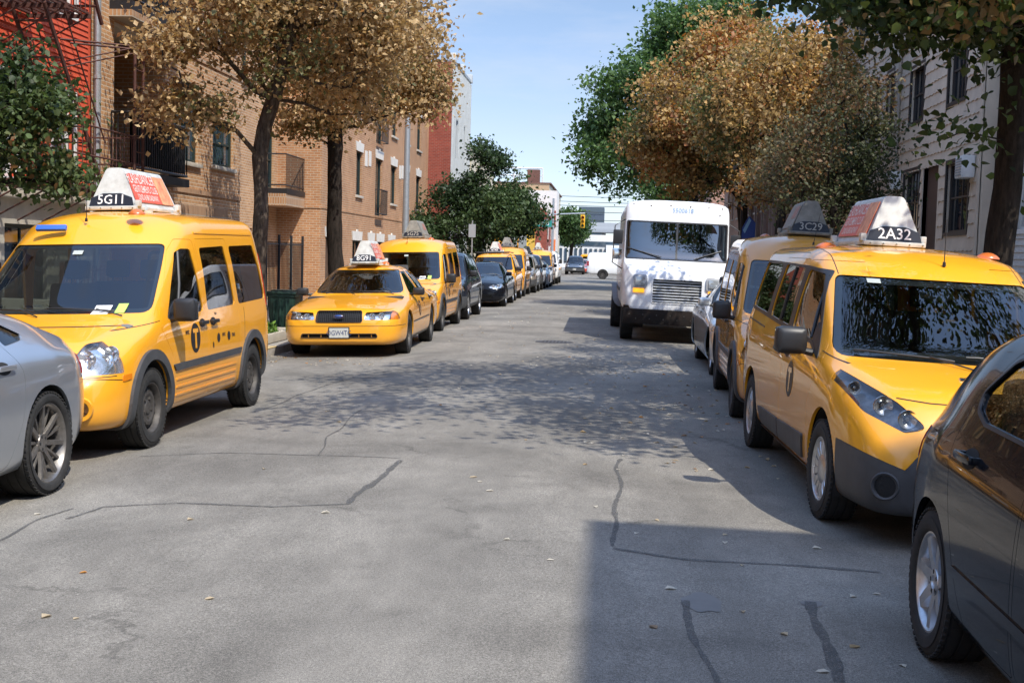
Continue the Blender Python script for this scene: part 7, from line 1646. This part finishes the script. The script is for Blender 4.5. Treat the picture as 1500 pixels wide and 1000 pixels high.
# planter round the nearer autumn tree
o = empty('tree_pit', (-6.15, 20.7, .045)); o['world_kids'] = 1; tag(o, 'low stone edged tree pit with bright green plants at the kerb', 'planter')
m = MB()
for q in ((-6.75, -5.65, 19.9, 20.02), (-6.75, -5.65, 22.0, 22.12), (-6.75, -6.63, 20.02, 22.0), (-5.77, -5.65, 20.02, 22.0)): m.bbox(*q, .04, .20, .015)
m.build('stone_edging', STONE, o)
m = MB(); m.box(-6.62, -5.78, 20.03, 21.99, .05, .15); m.build('soil', mat('soil', (.06, .045, .03), .95), o)
r = np.random.default_rng(9); pos = np.c_[r.uniform(-6.6, -5.7, 1500), r.uniform(20.05, 21.1, 1500), .15+np.abs(r.normal(size=1500))*.08]-np.array([-6.15, 20.7, .045])+np.array([-6.15, 20.7, .045])
cl = np.array([(.10, .20, .03), (.16, .28, .05), (.06, .12, .03)])[r.integers(0, 3, 1500)]*(.7+.6*r.random(1500))[:, None]
link_me('ground_plants', leaf_mesh(pos, .07, cl, 3, 'oval', -.8), o, [LEAF])
# yellow painted kerb mark
m = MB(); m.box(KL-.155, KL+.003, 14.6, 19.8, .034, .040); tag(m.build('kerb_paint', mat('worn_yellow_paint', (.50, .34, .05), .8, var=.6, vscale=5, dirt=(.33, .31, .28))), kind='structure')
# blue sign on a dark pole behind the truck
o = empty('banner_pole', (4.0, 38.5, .05)); tag(o, 'blue hanging banner on a dark pole right of the truck', 'banner')
m = MB(); m.tube([(0, 0, 0), (0, 0, 3.5)], .035, 8); m.tube([(0, 0, 3.2), (-.75, -.1, 3.45)], .015, 6); m.build('pole', BLACKF, o)
m = MB(); m.prism([(.02, 1.95), (.42, 2.05), (.44, 2.78), (.24, 3.0), (.02, 2.6)], lambda u, v, t: (u, -.02+t*.03, v)); m.build('banner', mat('banner_blue', (.03, .07, .28), .6), o)
m = MB(); m.prism([(.06, 2.55), (.24, 2.93), (.30, 2.85), (.12, 2.45)], lambda u, v, t: (u, -.025+t*.004, v)); m.build('banner_stripe', mat('banner_pale_blue', (.25, .45, .65), .6), o)
# fallen leaves
r = np.random.default_rng(4); P_ = []
for (x0, x1, y0, y1, n) in ((-2.5, .3, 15, 20, 30), (-3.3, .4, 20, 40, 130), (-.3, 1.5, 9.5, 20, 110), (-3.0, 1.3, 5, 15, 26), (.5, 1.35, 12, 24, 60), (-5.3, -3.4, 17.5, 19, 30), (-5.4, -5.0, 12, 40, 260), (-9, -5.6, 15, 40, 260), (3.0, 3.4, 5, 30, 160), (3.6, 7, 6, 40, 240), (1.5, 3.2, 21.8, 24.3, 30)):
    for _ in range(n): P_.append((r.uniform(x0, x1), r.uniform(y0, y1)))
for q in ((957, 918), (1205, 984), (932, 781), (1087, 828), (1062, 783), (1062, 795), (1250, 874), (1284, 870), (1197, 803), (703, 705), (307, 877), (68, 903), (1020, 690), (1088, 896), (1148, 929), (972, 600), (965, 570), (1018, 687), (122, 839), (55, 753), (1322, 975)): P_.append(px(*q))
big = 21; P_ = np.array(P_); side = (P_[:, 0] < KL) | (P_[:, 0] > KR); z = np.array([(.045 if s_ else road_z(x)) for (x, y), s_ in zip(P_, side)])+.014; z = np.where(P_[:, 0] < KL, .062, np.where(P_[:, 0] > KR, .062, z))
n = len(P_); ang = r.random(n)*6.283; sz = np.r_[r.uniform(.035, .07, n-big), r.uniform(.038, .062, big)]; V = []; F = []; T_ = [(-.5, 0, .0), (-.25, .26, .10), (.15, .34, .16), (.5, .05, .04), (.2, -.30, .20), (-.2, -.28, .10), (0, 0, .02)]
cols = np.array([(.52, .42, .28), (.42, .30, .16), (.60, .55, .45), (.55, .26, .08), (.30, .20, .12)])[r.choice(5, n, p=[.34, .2, .28, .06, .12])]
CL = []
for i in range(n):
    a = ang[i]; c_, s_ = math.cos(a), math.sin(a); o0 = len(V); cu = r.uniform(.3, 1.5)
    for (u, v, w) in T_: V.append((P_[i, 0]+sz[i]*(u*c_-v*s_), P_[i, 1]+sz[i]*(u*s_+v*c_), z[i]-.012+sz[i]*w*cu)); CL.append((*cols[i], 1))
    for k in range(6): F.append((o0+6, o0+k, o0+(k+1) % 6))
me = mesh_from(V, F); ca = me.color_attributes.new('leaf', 'FLOAT_COLOR', 'POINT'); ca.data.foreach_set('color', np.array(CL).reshape(-1)); tag(link_me('fallen_leaves', me, None, [LEAF]), 'dry fallen leaves scattered over the road and pavements', kind='stuff', category='leaves')

# ------------------------------------------------------------ person on the stoop
def person(loc, rz):
    sk = {'pelvis': (0, 0, .93, .125), 'waist': (0, -.01, 1.08, .115), 'chest': (0, 0, 1.28, .135), 'neck0': (0, .01, 1.44, .075), 'neck': (0, .005, 1.50, .05), 'head': (0, -.01, 1.60, .082), 'crown': (0, 0, 1.68, .075)}
    for s, k in ((1, 'l'), (-1, 'r')):
        sk.update({k+'sh': (s*.16, 0, 1.40, .062), k+'el': (s*.225, .02, 1.13, .042), k+'wr': (s*.23, -.08, .90, .028), k+'ha': (s*.23, -.11, .83, .034),
                   k+'hip': (s*.095, 0, .88, .10), k+'kn': (s*.10, -.01, .49, .06), k+'an': (s*.105, .02, .09, .04), k+'to': (s*.115, -.13, .035, .035)})
        for f in range(4): sk[k+'f%d' % f] = (s*(.23+(f-1.5)*.006), -.13+(f-1.5)*.018, .745+abs(f-1.2)*.010, .009)
        sk[k+'th'] = (s*.205, -.155, .80, .010)
    E = [('pelvis', 'waist'), ('waist', 'chest'), ('chest', 'neck0'), ('neck0', 'neck'), ('neck', 'head'), ('head', 'crown')]
    for k in 'lr': E += [('neck0', k+'sh'), (k+'sh', k+'el'), (k+'el', k+'wr'), (k+'wr', k+'ha'), ('pelvis', k+'hip'), (k+'hip', k+'kn'), (k+'kn', k+'an'), (k+'an', k+'to'), (k+'ha', k+'th')] + [(k+'ha', k+'f%d' % f) for f in range(4)]
    ks = list(sk); me = bpy.data.meshes.new('p'); me.from_pydata([sk[k][:3] for k in ks], [(ks.index(a), ks.index(b_)) for a, b_ in E], [])
    t = bpy.data.objects.new('t', me); col.objects.link(t); md = t.modifiers.new('s', 'SKIN'); lay = me.skin_vertices[0] if me.skin_vertices else None
    if lay is None:
        bm = bmesh.new(); bm.from_mesh(me); bm.verts.layers.skin.verify(); bm.to_mesh(me); bm.free(); lay = me.skin_vertices[0]
    for i, k in enumerate(ks): lay.data[i].radius = (sk[k][3], sk[k][3]*(.75 if k in ('chest', 'waist', 'pelvis') else 1)); lay.data[i].use_root = (k == 'pelvis')
    sb = t.modifiers.new('u', 'SUBSURF'); sb.levels = 2; bpy.context.view_layer.update()
    bme = bpy.data.meshes.new_from_object(t.evaluated_get(bpy.context.evaluated_depsgraph_get())); bpy.data.objects.remove(t)
    o = link_me('person', bme, None, [mat('skin', (.42, .23, .16), .55)], 60); o.location = loc; o.rotation_euler = (0, 0, rz)
    tag(o, 'person with long dark hair in a dark top standing by the brown door', 'person')
    def shell(nm, f, off, mt):
        b = bmesh.new(); b.from_mesh(bme); bmesh.ops.delete(b, geom=[v for v in b.verts if not f(v.co)], context='VERTS'); b.normal_update()
        for v in b.verts: v.co += v.normal*off
        q = bpy.data.meshes.new(nm); b.to_mesh(q); b.free(); return link_me(nm, q, o, [mt], 60)
    shell('top', lambda c: .92 < c.z < 1.46 and abs(c.x) < .21 and c.z > .92, .012, mat('dark_cloth', (.03, .025, .03), .9)); shell('trousers', lambda c: .07 < c.z < .97 and abs(c.x) < .20, .014, mat('blue_cloth', (.03, .04, .08), .9))
    shell('hair', lambda c: (c.z > 1.635 or (c.y > .0 and c.z > 1.48 and abs(c.x) < .11)), .022, mat('dark_hair', (.015, .010, .008), .5))
    m = MB(); m.bbox(-.085, .085, .03, .10, 1.22, 1.62, .03); m.build('long_hair', MATS['dark_hair'], o, 60)
    for s in (1, -1): m = MB(); m.lathe([(0, .013), (-.008, .009), (-.010, 0)], 10, axis='y', c=(s*.032, -.088, 1.615)); m.build('eye', BLACKD, o)
    m = MB(); m.tube([(0, -.082, 1.62), (0, -.105, 1.585), (0, -.088, 1.575)], [.008, .013, .010], 8); m.build('nose', MATS['skin'], o); m = MB(); m.bbox(-.024, .024, -.093, -.083, 1.548, 1.560, .004); m.build('mouth', mat('lips', (.30, .08, .07), .5), o)
    return o
person((7.0, 30.0, 1.45), R(-80))

# ============================================================ vehicles on the street
GL, GR_, GF = 'vehicles parked along the left kerb', 'vehicles parked along the right kerb', 'cars beyond the crossing'
def put(root, x, yf, label, cat, group, rz=0.0, dz=0):
    place_vehicle(root, x, yf+root['L']/2, rz); root.location.z += dz; tag(root, label, cat, group)
def clone(src, paints=None, skip=('roof_sign', 'marker_lamp')):
    r_ = src.copy(); col.objects.link(r_)
    for k in ('label', 'category', 'group'):
        if k in r_: del r_[k]
    copy_children(src, r_, skip)
    if paints:
        for ch in r_.children_recursive:
            if ch.type == 'MESH' and any(ms in paints for ms in ch.data.materials):
                ch.data = ch.data.copy()
                for i, ms in enumerate(ch.data.materials):
                    if ms in paints: ch.data.materials[i] = paints[ms]
    return r_
vt, _ = make_van_taxi(YEL)
vt2 = clone(vt); vt3 = clone(vt, {YEL: YEL2}); vt4 = clone(vt, {YEL: YEL2}); vt5 = clone(vt)
put(vt, -4.62, 8.98, 'yellow high roof taxi van with roof number 5G11 behind the silver car', 'taxi van', GL)
roof_sign(vt, 0, .62, 2.03, '5G11'); dome_light(vt, .42, -.42, 1.965, .05); dome_light(vt, -.42, .95, 2.0, .05)
for ch in list(vt.children):
    if ch.name.startswith('fuel'): pass
m = MB(); m.bbox(-.14, .14, -.02, .02, -.025, .03, .012); q = m.build('roof_tag', mat('blue_tag', (.04, .13, .50), .4), vt); q.location = (-.30, -2.295+1.70, 1.845); q.rotation_euler = (R(-35), 0, 0)
for k, (x, z_, w_, mt_) in enumerate(((-.40, 1.80, .05, 'blue_tag'), )): pass
# lettering on the flank of the nearest van
put(vt2, -4.42, 25.35, 'yellow high roof taxi van with a grimy 5G75 roof sign behind the yellow sedan', 'taxi van', GL); roof_sign(vt2, 0, .80, 2.03, '5G75', dark=True); dome_light(vt2, .42, .2, 1.985, .05)
put(vt3, 2.26, 12.40, 'yellow high roof taxi van with dark 3C29 roof sign behind the 2A32 taxi', 'taxi van', GR_, R(-1.4)); roof_sign(vt3, 0, .55, 2.03, '3C29', dark=True); dome_light(vt3, -.42, .9, 1.985, .05); dome_light(vt3, .42, -.3, 1.97, .05)
put(vt4, -4.28, 49.2, 'deep yellow taxi van far down the left row behind the roof racked taxi', 'taxi van', GL); roof_sign(vt4, 0, .55, 2.03, '7H20', dark=True)
put(vt5, -4.05, 68.2, 'bright yellow taxi van far down the left row before the white van', 'taxi van', GL); roof_sign(vt5, 0, .5, 2.03, '4D18')
wt, _ = make_wagon_taxi(YEL2 if False else YEL)
put(wt, 2.25, 7.25, 'yellow taxi wagon with roof number 2A32 behind the black hatchback', 'taxi wagon', GR_, R(2.0)); roof_sign(wt, -.05, .95, 1.85, '2A32'); dome_light(wt, .62, .15, 1.79, .06); dome_light(wt, -.58, .35, 1.80, .06)
cv, _ = make_car(CV); put(cv, -4.25, 19.02, 'yellow sedan taxi with roof number 8G91 and a dark grille behind the bin', 'taxi', GL, R(1.2)); roof_sign(cv, .0, .15, 1.475, '8G91', L_=1.05); dome_light(cv, .30, .10, 1.46, .05)
m = MB(); m.lathe([(0, .082), (-.010, .075), (-.012, 0)], 28, axis='y'); q = m.build('badge', mat('badge_blue', (.02, .06, .25), .25, coat=1), cv, 60); q.scale = (1, 1, .42); q.location = (0, -2.69-.003, .655)
m = MB(); m.lathe([(0, .088), (-.011, .085), (-.011, .077), (0, .076)], 28, axis='y'); q2 = m.build('badge_rim', CHROME, q, 60)
me = text_mesh('Ford', .075, squeeze=1.0, bold=.001); xf(me, frame(Vector((0, -.0135, 0)), (1, 0, 0), (0, 0, 2.0))); link_me('badge_lettering', me, q, [CHROME])
lf, _ = make_car(LIFT); put(lf, -4.60, 3.92, 'silver liftback cut off by the left edge of the picture', 'car', GL)
ht, _ = make_car(HATCH); put(ht, 2.27, 1.90, 'black hatchback cut off by the right edge of the picture', 'car', GR_)
tr, _ = make_car(TRI); put(tr, 2.36, 17.35, 'silver sedan parked between the white truck and the 3C29 taxi', 'car', GR_)
bm_, _ = make_car(BMW); put(bm_, -4.2, 38.9, 'glossy black sedan with twin slatted grilles behind the dark blue SUV', 'car', GL)
su, _ = make_car(SUV); put(su, -4.45, 30.45, 'dark blue SUV with grey bumper parked behind the 5G75 taxi', 'SUV', GL)
P2 = lambda m_: {DKBL: m_}
s2 = clone(su, {DKBL: YEL, GREYPL: YEL}); put(s2, -4.28, 44.15, 'yellow SUV taxi with a black roof rack behind the black sedan', 'taxi', GL)
m = MB(); m.bbox(-.62, .62, -.9, -.82, 1.74, 1.80, .02); m.tube([(-.6, -.85, 1.78), (-.6, 1.3, 1.76)], .02, 6); m.tube([(.6, -.85, 1.78), (.6, 1.3, 1.76)], .02, 6); m.build('roof_rack', TRIM, s2); roof_sign(s2, .0, .5, 1.78, '6Y45')
s3 = clone(su, P2(BEIGEP)); put(s3, -4.15, 54.4, 'beige metallic SUV in the far left row', 'SUV', GL)
s4 = clone(su); put(s4, -4.12, 59.3, 'second dark blue SUV farther down the left row behind the beige SUV', 'SUV', GL); roof_sign(s4, .0, .5, 1.76, '9K07', dark=True)
t2 = clone(tr, {}); put(t2, -4.0, 63.7-.1, 'small silver sedan far down the left row', 'car', GL)
cg, _ = make_cargo_van(WHTP); c2_ = clone(cg)
put(cg, -4.0, 73.2, 'white van last in the left row before the crossing', 'van', GL)
tag(c2_, 'white cargo van crossing the street behind the truck', 'van'); c2_.location = (1.05, 94.2, -.01); c2_.rotation_euler = (0, 0, R(90))
tk, _ = make_step_truck(); put(tk, 1.27, 24.5, 'tall white step van with black bumper and slatted grille', 'truck', GR_, R(.5), .0)
f1 = clone(su); tag(f1, 'dark SUV waiting beyond the crossing nearest the traffic signal', 'SUV', GF); f1.location = (-3.25, 117, road_z(-3.25)); f1.rotation_euler = (0, 0, 0)
f2 = clone(tr, {SILV2: REDP}); tag(f2, 'orange red car parked behind the far dark SUV', 'car', GF); f2.location = (-3.0, 124, -.02)
f3 = clone(tr, {SILV2: WHTP}); tag(f3, 'white sedan parked beyond the orange red car', 'car', GF); f3.location = (-2.8, 131, -.02)
f4 = clone(su, {DKBL: DKBL}); tag(f4, 'dark SUV standing farthest away beyond the white sedan', 'SUV', GF); f4.location = (-1.6, 140, 0)
f5 = clone(vt5); tag(f5, 'yellow van parked far away in front of the white depot', 'taxi van', GF); f5.location = (-1.4, 158, 0); f5.rotation_euler = (0, 0, R(80))
for o_ in list(bpy.data.objects):
    for k in ('world_kids', 'L'):
        if k in o_: del o_[k]
def tree(name, label, base, fork, crowns, ncl, nleaf, lsize, palette, trunk_r, bark=BARK, seed=1, spread=.30, shape='oval', group=None, droop=.35, gaps=.0, hue=None, cat='tree', extra=None, twig=.006):
    """crowns: (centre, radii, weight); palette: [(rgb, weight)...]; extra: further cluster centres"""
    r = np.random.default_rng(seed); root = empty(name, base); tag(root, label, cat, group); base = np.array(base, float); fork = np.array(fork, float)
    pts = []
    wsum = sum(c[2] for c in crowns)
    for (cc, rr, w) in crowns:
        k = int(ncl*w/wsum); got = 0; rr = np.array(rr); cc = np.array(cc); nl = 5 if w < .5 else 15
        ld = r.normal(size=(nl, 3)); ld[:, 2] = np.abs(ld[:, 2])*.9-.35; ld /= np.linalg.norm(ld, axis=1)[:, None]; lc = cc+ld*rr*(.62+.16*r.random(nl))[:, None]; ls = .30+.18*r.random(nl)
        while got < k:
            q = r.normal(size=3); q /= np.linalg.norm(q)
            if r.random() < .70: j = r.integers(nl); p = lc[j]+q*rr*ls[j]*r.random()**.45
            else: q *= r.random()**.5; p = cc+q*rr*.80
            if gaps and noise.noise(Vector(p*.85)+Vector((seed*3.1, 0, 0))) < -.38+gaps: 
                if r.random() < .85: continue
            pts.append(p); got += 1
    if extra is not None: pts += [np.array(e, float) for e in extra]
    pts = np.array(pts)
    # skeleton
    nt = 7; nodes = [base + (fork-base)*t + np.array([.05*math.sin(5*t+seed), .05*math.cos(4*t+seed*2), 0])*math.sin(math.pi*t) for t in np.linspace(0, 1, nt)]; par = [-1]+list(range(nt-1))
    top = fork+(np.array(crowns[0][0], float)-fork)*.80; nl_ = 5; mid = fork+np.array([0, 0, np.linalg.norm(top-fork)*.42])
    for k_ in range(1, nl_+1): t_ = k_/nl_; nodes.append(fork*(1-t_)**2+mid*2*t_*(1-t_)+top*t_*t_+np.array([.05*math.sin(6*t_+seed), .05*math.cos(5*t_+seed), 0])); par.append(nt-2+k_)
    order = np.argsort(np.linalg.norm(pts-fork, axis=1)); tips = []
    N_ = np.array(nodes); dist0 = None
    dn = np.array([np.linalg.norm(n_-fork)*.6 for n_ in nodes]); allow = np.array([False]*(nt-1)+[True]*(nl_+1))
    for i in order:
        p = pts[i]; D = np.linalg.norm(N_-p, axis=1) + .28*dn[:len(N_)] + np.where(allow, 0, 1e3); j = int(np.argmin(D)); a = N_[j]; d = np.linalg.norm(p-a)
        k = max(1, int(d/.45)); prev = j; newp = []
        for s_ in range(1, k+1):
            t = s_/k; q = a+(p-a)*t
            if s_ < k: q = q + r.normal(size=3)*.05*d/k + np.array([0, 0, .10*d*math.sin(math.pi*t)*.5])
            newp.append(q)
        base_i = len(N_); N_ = np.vstack([N_, newp]); allow = np.r_[allow, [True]*k]
        acc = dn[j]; 
        for s_, q in enumerate(newp):
            par.append(prev); acc += np.linalg.norm(q-N_[prev]); dn = np.r_[dn, acc]; prev = base_i+s_
        tips.append(prev)
    n = len(N_); area = np.zeros(n); 
    for t in tips: area[t] += 1
    for i in range(n-1, 0, -1): area[par[i]] += area[i]
    rad = twig*np.maximum(area, .6)**.5; k_ = trunk_r/rad[nt-1]; rad = np.where(area > 1, rad*(1+(k_-1)*np.clip((area/area[0])**.5*1.15, 0, 1)), rad); rad[:nt] = trunk_r*np.linspace(1.18, .95, nt)
    m = MB(); ch = [[] for _ in range(n)]
    for i in range(1, n): ch[par[i]].append(i)
    P = lambda i: tuple(N_[i]-base)
    # chains
    stack = [(0, None)]; 
    def run(st, frm):
        path = ([frm] if frm is not None else []) + [st]; rr = ([min(rad[frm], rad[st]*1.15)] if frm is not None else []) + [rad[st]]; cur = st
        while ch[cur]:
            c_ = sorted(ch[cur], key=lambda q: -area[q]); 
            for o_ in c_[1:]: stack.append((o_, cur))
            cur = c_[0]; path.append(cur); rr.append(rad[cur])
        return path, rr
    while stack:
        st, frm = stack.pop(); path, rr = run(st, frm)
        if len(path) < 2: continue
        big = max(rr) > .06; pp = [Vector(P(q)) for q in path]
        if frm is None:
            # knobbly trunk: subdivide and add root flare
            q2, r2 = [], []
            for i in range(len(pp)-1):
                for s_ in range(3 if rr[i] > .05 else 1):
                    t = s_/3 if rr[i] > .05 else 0; q2.append(pp[i].lerp(pp[i+1], t)); rv = rr[i]*(1-t)+rr[i+1]*t; z = q2[-1].z
                    r2.append(rv*(1+.55*math.exp(-z/.16)+.10*noise.noise(Vector((z*2.2, seed, 0)))))
            q2.append(pp[-1]); r2.append(rr[-1]); pp, rr = q2, r2
        m.tube(pp, [max(.004, float(x)) for x in rr], 12 if big else (6 if max(rr) > .02 else 4), cap=False)
    tk = m.build('trunk', bark, root, 60, fix=False)
    # leaves
    tot = int(nleaf); ci = r.integers(0, len(pts), tot); cj = r.random(len(pts)); off = r.normal(size=(tot, 3))*spread*np.array([1, 1, .62]); pos = pts[ci]+off-base
    W = np.array([w for _, w in palette]); W = W/W.sum(); cum = np.cumsum(W)
    # colour drifts through the crown in patches
    nv = np.array([noise.noise(Vector(p*.55)+Vector((seed*1.7, 4, 0))) for p in pts])*.9+.5+(cj-.5)*.35
    sel = np.clip(nv[ci]+r.normal(size=tot)*.16, 0, .999); pi = np.searchsorted(cum, sel); colr = np.array([c for c, _ in palette])[np.minimum(pi, len(W)-1)]
    colr = colr*(.70+.6*r.random(tot))[:, None]
    me = leaf_mesh(pos, lsize, colr, seed+5, shape, droop); link_me('crown', me, root, [LEAF]); return root
TANP = [((.15, .15, .06), .08), ((.29, .19, .085), .22), ((.42, .29, .14), .38), ((.55, .41, .22), .25), ((.40, .22, .10), .07)]
ORGP = [((.12, .13, .045), .20), ((.26, .17, .07), .27), ((.42, .28, .11), .33), ((.46, .28, .10), .14), ((.34, .15, .06), .06)]
DRKP = [((.05, .062, .026), .42), ((.085, .088, .04), .30), ((.17, .095, .045), .20), ((.14, .12, .06), .08)]
GRNP = [((.035, .07, .022), .35), ((.06, .11, .032), .40), ((.09, .15, .05), .25)]
LOCP = [((.055, .10, .03), .3), ((.085, .15, .045), .45), ((.12, .19, .065), .25)]
G1 = 'autumn trees along the left pavement'; G2 = 'street trees along the right pavement'
tree('autumn_tree', 'nearer brown leaved tree beside the tan brick balconies', (-6.2, 21.5, .05), (-6.15, 21.3, 2.75),
     [((-5.45, 20.9, 6.0), (2.15, 2.4, 2.5), 1.0), ((-6.9, 19.9, 3.75), (.8, .8, .5), .07), ((-7.1, 19.3, 4.9), (.6, .7, .7), .06), ((-4.8, 22.2, 4.7), (1.0, 1.2, 1.0), .14)], 620, 36000, .088, TANP, .135, BARK, 3, .215, group=G1, gaps=.14)
tree('autumn_tree', 'farther brown leaved tree with a crooked dark trunk by the lamp post', (-6.0, 27.0, .05), (-6.05, 26.6, 3.45),
     [((-5.75, 26.8, 6.3), (2.15, 2.6, 2.6), 1.0), ((-4.75, 27.6, 5.3), (1.0, 1.2, 1.2), .22), ((-6.3, 25.6, 4.4), (1.0, 1.1, .5), .08)], 620, 36000, .090, TANP, .165, BARKD, 8, .22, group=G1, gaps=.10)
tree('green_tree', 'green leafy tree in front of the red clapboard house', (-7.1, 13.6, .05), (-7.1, 13.6, 1.7),
     [((-7.1, 13.6, 2.95), (.92, .9, 1.15), 1.0), ((-6.3, 14.0, 2.40), (.35, .35, .20), .09), ((-6.45, 13.7, 3.05), (.30, .3, .16), .05)], 200, 10500, .060, [((.045, .07, .025), .30), ((.075, .11, .035), .42), ((.13, .15, .06), .20), ((.22, .12, .05), .08)], .07, BARKD, 5, .17, 'heart', gaps=.10)
tree('dark_green_tree', 'dense dark green tree past the lamp post on the left', (-6.1, 57, .05), (-6.1, 57, 1.4),
     [((-6.1, 57, 3.3), (2.9, 2.9, 2.5), 1.0), ((-5.9, 57, 5.8), (1.0, 1.2, 1.3), .12), ((-4.2, 58, 3.6), (1.1, 1.3, 1.3), .14), ((-8.2, 56, 2.6), (1.3, 1.6, 1.1), .12)], 600, 30000, .15, [((.03, .055, .022), .4), ((.05, .085, .03), .4), ((.08, .12, .045), .2)], .16, BARKD, 13, .30, gaps=.12)
tree('pale_green_tree', 'smaller yellowish green tree behind the dark green one', (-6.2, 76, .05), (-6.2, 76, 1.6), [((-6.6, 76, 3.9), (1.4, 1.8, 1.8), 1.0)], 220, 8000, .18, [((.08, .10, .03), .4), ((.14, .16, .05), .4), ((.24, .22, .08), .2)], .11, BARK, 17, .32, gaps=.1)
tree('big_street_tree', 'big shaded tree with a dark forked trunk in front of the white vinyl house', (4.22, 13.7, .05), (4.25, 13.7, 3.0),
     [((3.2, 10.0, 7.8), (3.6, 4.2, 2.6), 1.0), ((4.0, 13.4, 5.0), (2.2, 2.2, 1.25), .50), ((2.5, 13.6, 4.7), (.9, 1.2, .40), .10), ((3.8, 19.3, 6.7), (1.7, 1.9, 1.2), .34), ((3.6, 12.4, 4.2), (1.4, 1.4, .5), .30), ((2.5, 16.5, 5.35), (1.2, 1.8, .55), .16)], 760, 44000, .080, [((.035, .055, .018), .40), ((.055, .085, .025), .35), ((.10, .14, .035), .15), ((.17, .12, .05), .10)], .155, BARKD, 21, .26, 'heart', gaps=.26, group=G2,
     extra=[(3.6, 13.2, 3.05), (3.4, 13.0, 2.95), (4.75, 13.4, 2.75), (4.9, 13.4, 2.35), (4.8, 13.2, 3.3), (3.9, 13.1, 3.6), (5.0, 13.6, 4.0)])
tree('rust_tree', 'small shaded tree with rust and dark leaves behind the rooftop signs', (4.6, 26.0, .05), (4.6, 26.0, 1.9),
     [((4.6, 26.2, 3.7), (1.25, 1.5, 2.0), 1.0), ((3.6, 27.2, 3.4), (.9, 1.1, 1.3), .25), ((5.5, 26.0, 3.3), (.6, .8, .9), .12)], 380, 15000, .075, DRKP, .10, BARKD, 25, .20, gaps=.16, group=G2)
tree('orange_tree', 'broad brown and orange tree leaning over the white truck', (4.4, 41, .05), (4.3, 40.8, 2.9),
     [((4.3, 40.5, 6.1), (3.7, 3.8, 3.6), 1.0), ((1.6, 40.5, 5.6), (1.3, 1.6, 1.5), .14), ((6.0, 38, 4.2), (2.0, 2.2, 1.6), .2)], 900, 44000, .130, ORGP, .17, BARKD, 29, .27, gaps=.10, group=G2)
tree('orange_tree', 'second brown tree between the truck and the rust coloured one', (4.5, 33.5, .05), (4.5, 33.4, 2.6),
     [((4.6, 33.5, 5.6), (2.5, 2.6, 2.6), 1.0)], 460, 26000, .10, ORGP, .13, BARKD, 31, .28, gaps=.16, group=G2)
tree('locust_tree', 'tall green locust tree behind the brown ones reaching over the street', (4.3, 62, .05), (4.0, 61.5, 4.0),
     [((3.4, 61, 9.4), (4.6, 5.2, 4.4), 1.0), ((.2, 60, 6.6), (2.6, 3.0, 2.0), .28), ((4.4, 62, 13.2), (2.5, 3, 1.5), .16)], 800, 44000, .20, LOCP, .24, BARKD, 37, .42, gaps=.20, group=G2)
tree('locust_tree', 'green tree beyond the tall locust on the right', (4.4, 78, .05), (4.3, 78, 3.2), [((3.8, 78, 7.0), (3.6, 3.6, 3.4), 1.0)], 320, 15000, .22, LOCP, .17, BARKD, 41, .42, gaps=.14, group=G2)
for i, (x, y, h_, rr, lb) in enumerate([(-4.7, 150, 7.6, 2.2, 'distant green tree left of the traffic signal'), (-5.4, 172, 6.6, 2.0, 'low distant tree by the depot'), (6.5, 125, 9.5, 4.2, 'distant tree hidden behind the truck roof')]):
    tree('far_tree', lb, (x, y, 0), (x, y, 2.2), [((x, y, h_-rr), (rr, rr, rr), 1)], 160, 7000, .34, GRNP, .2, BARKD, 50+i, .5)
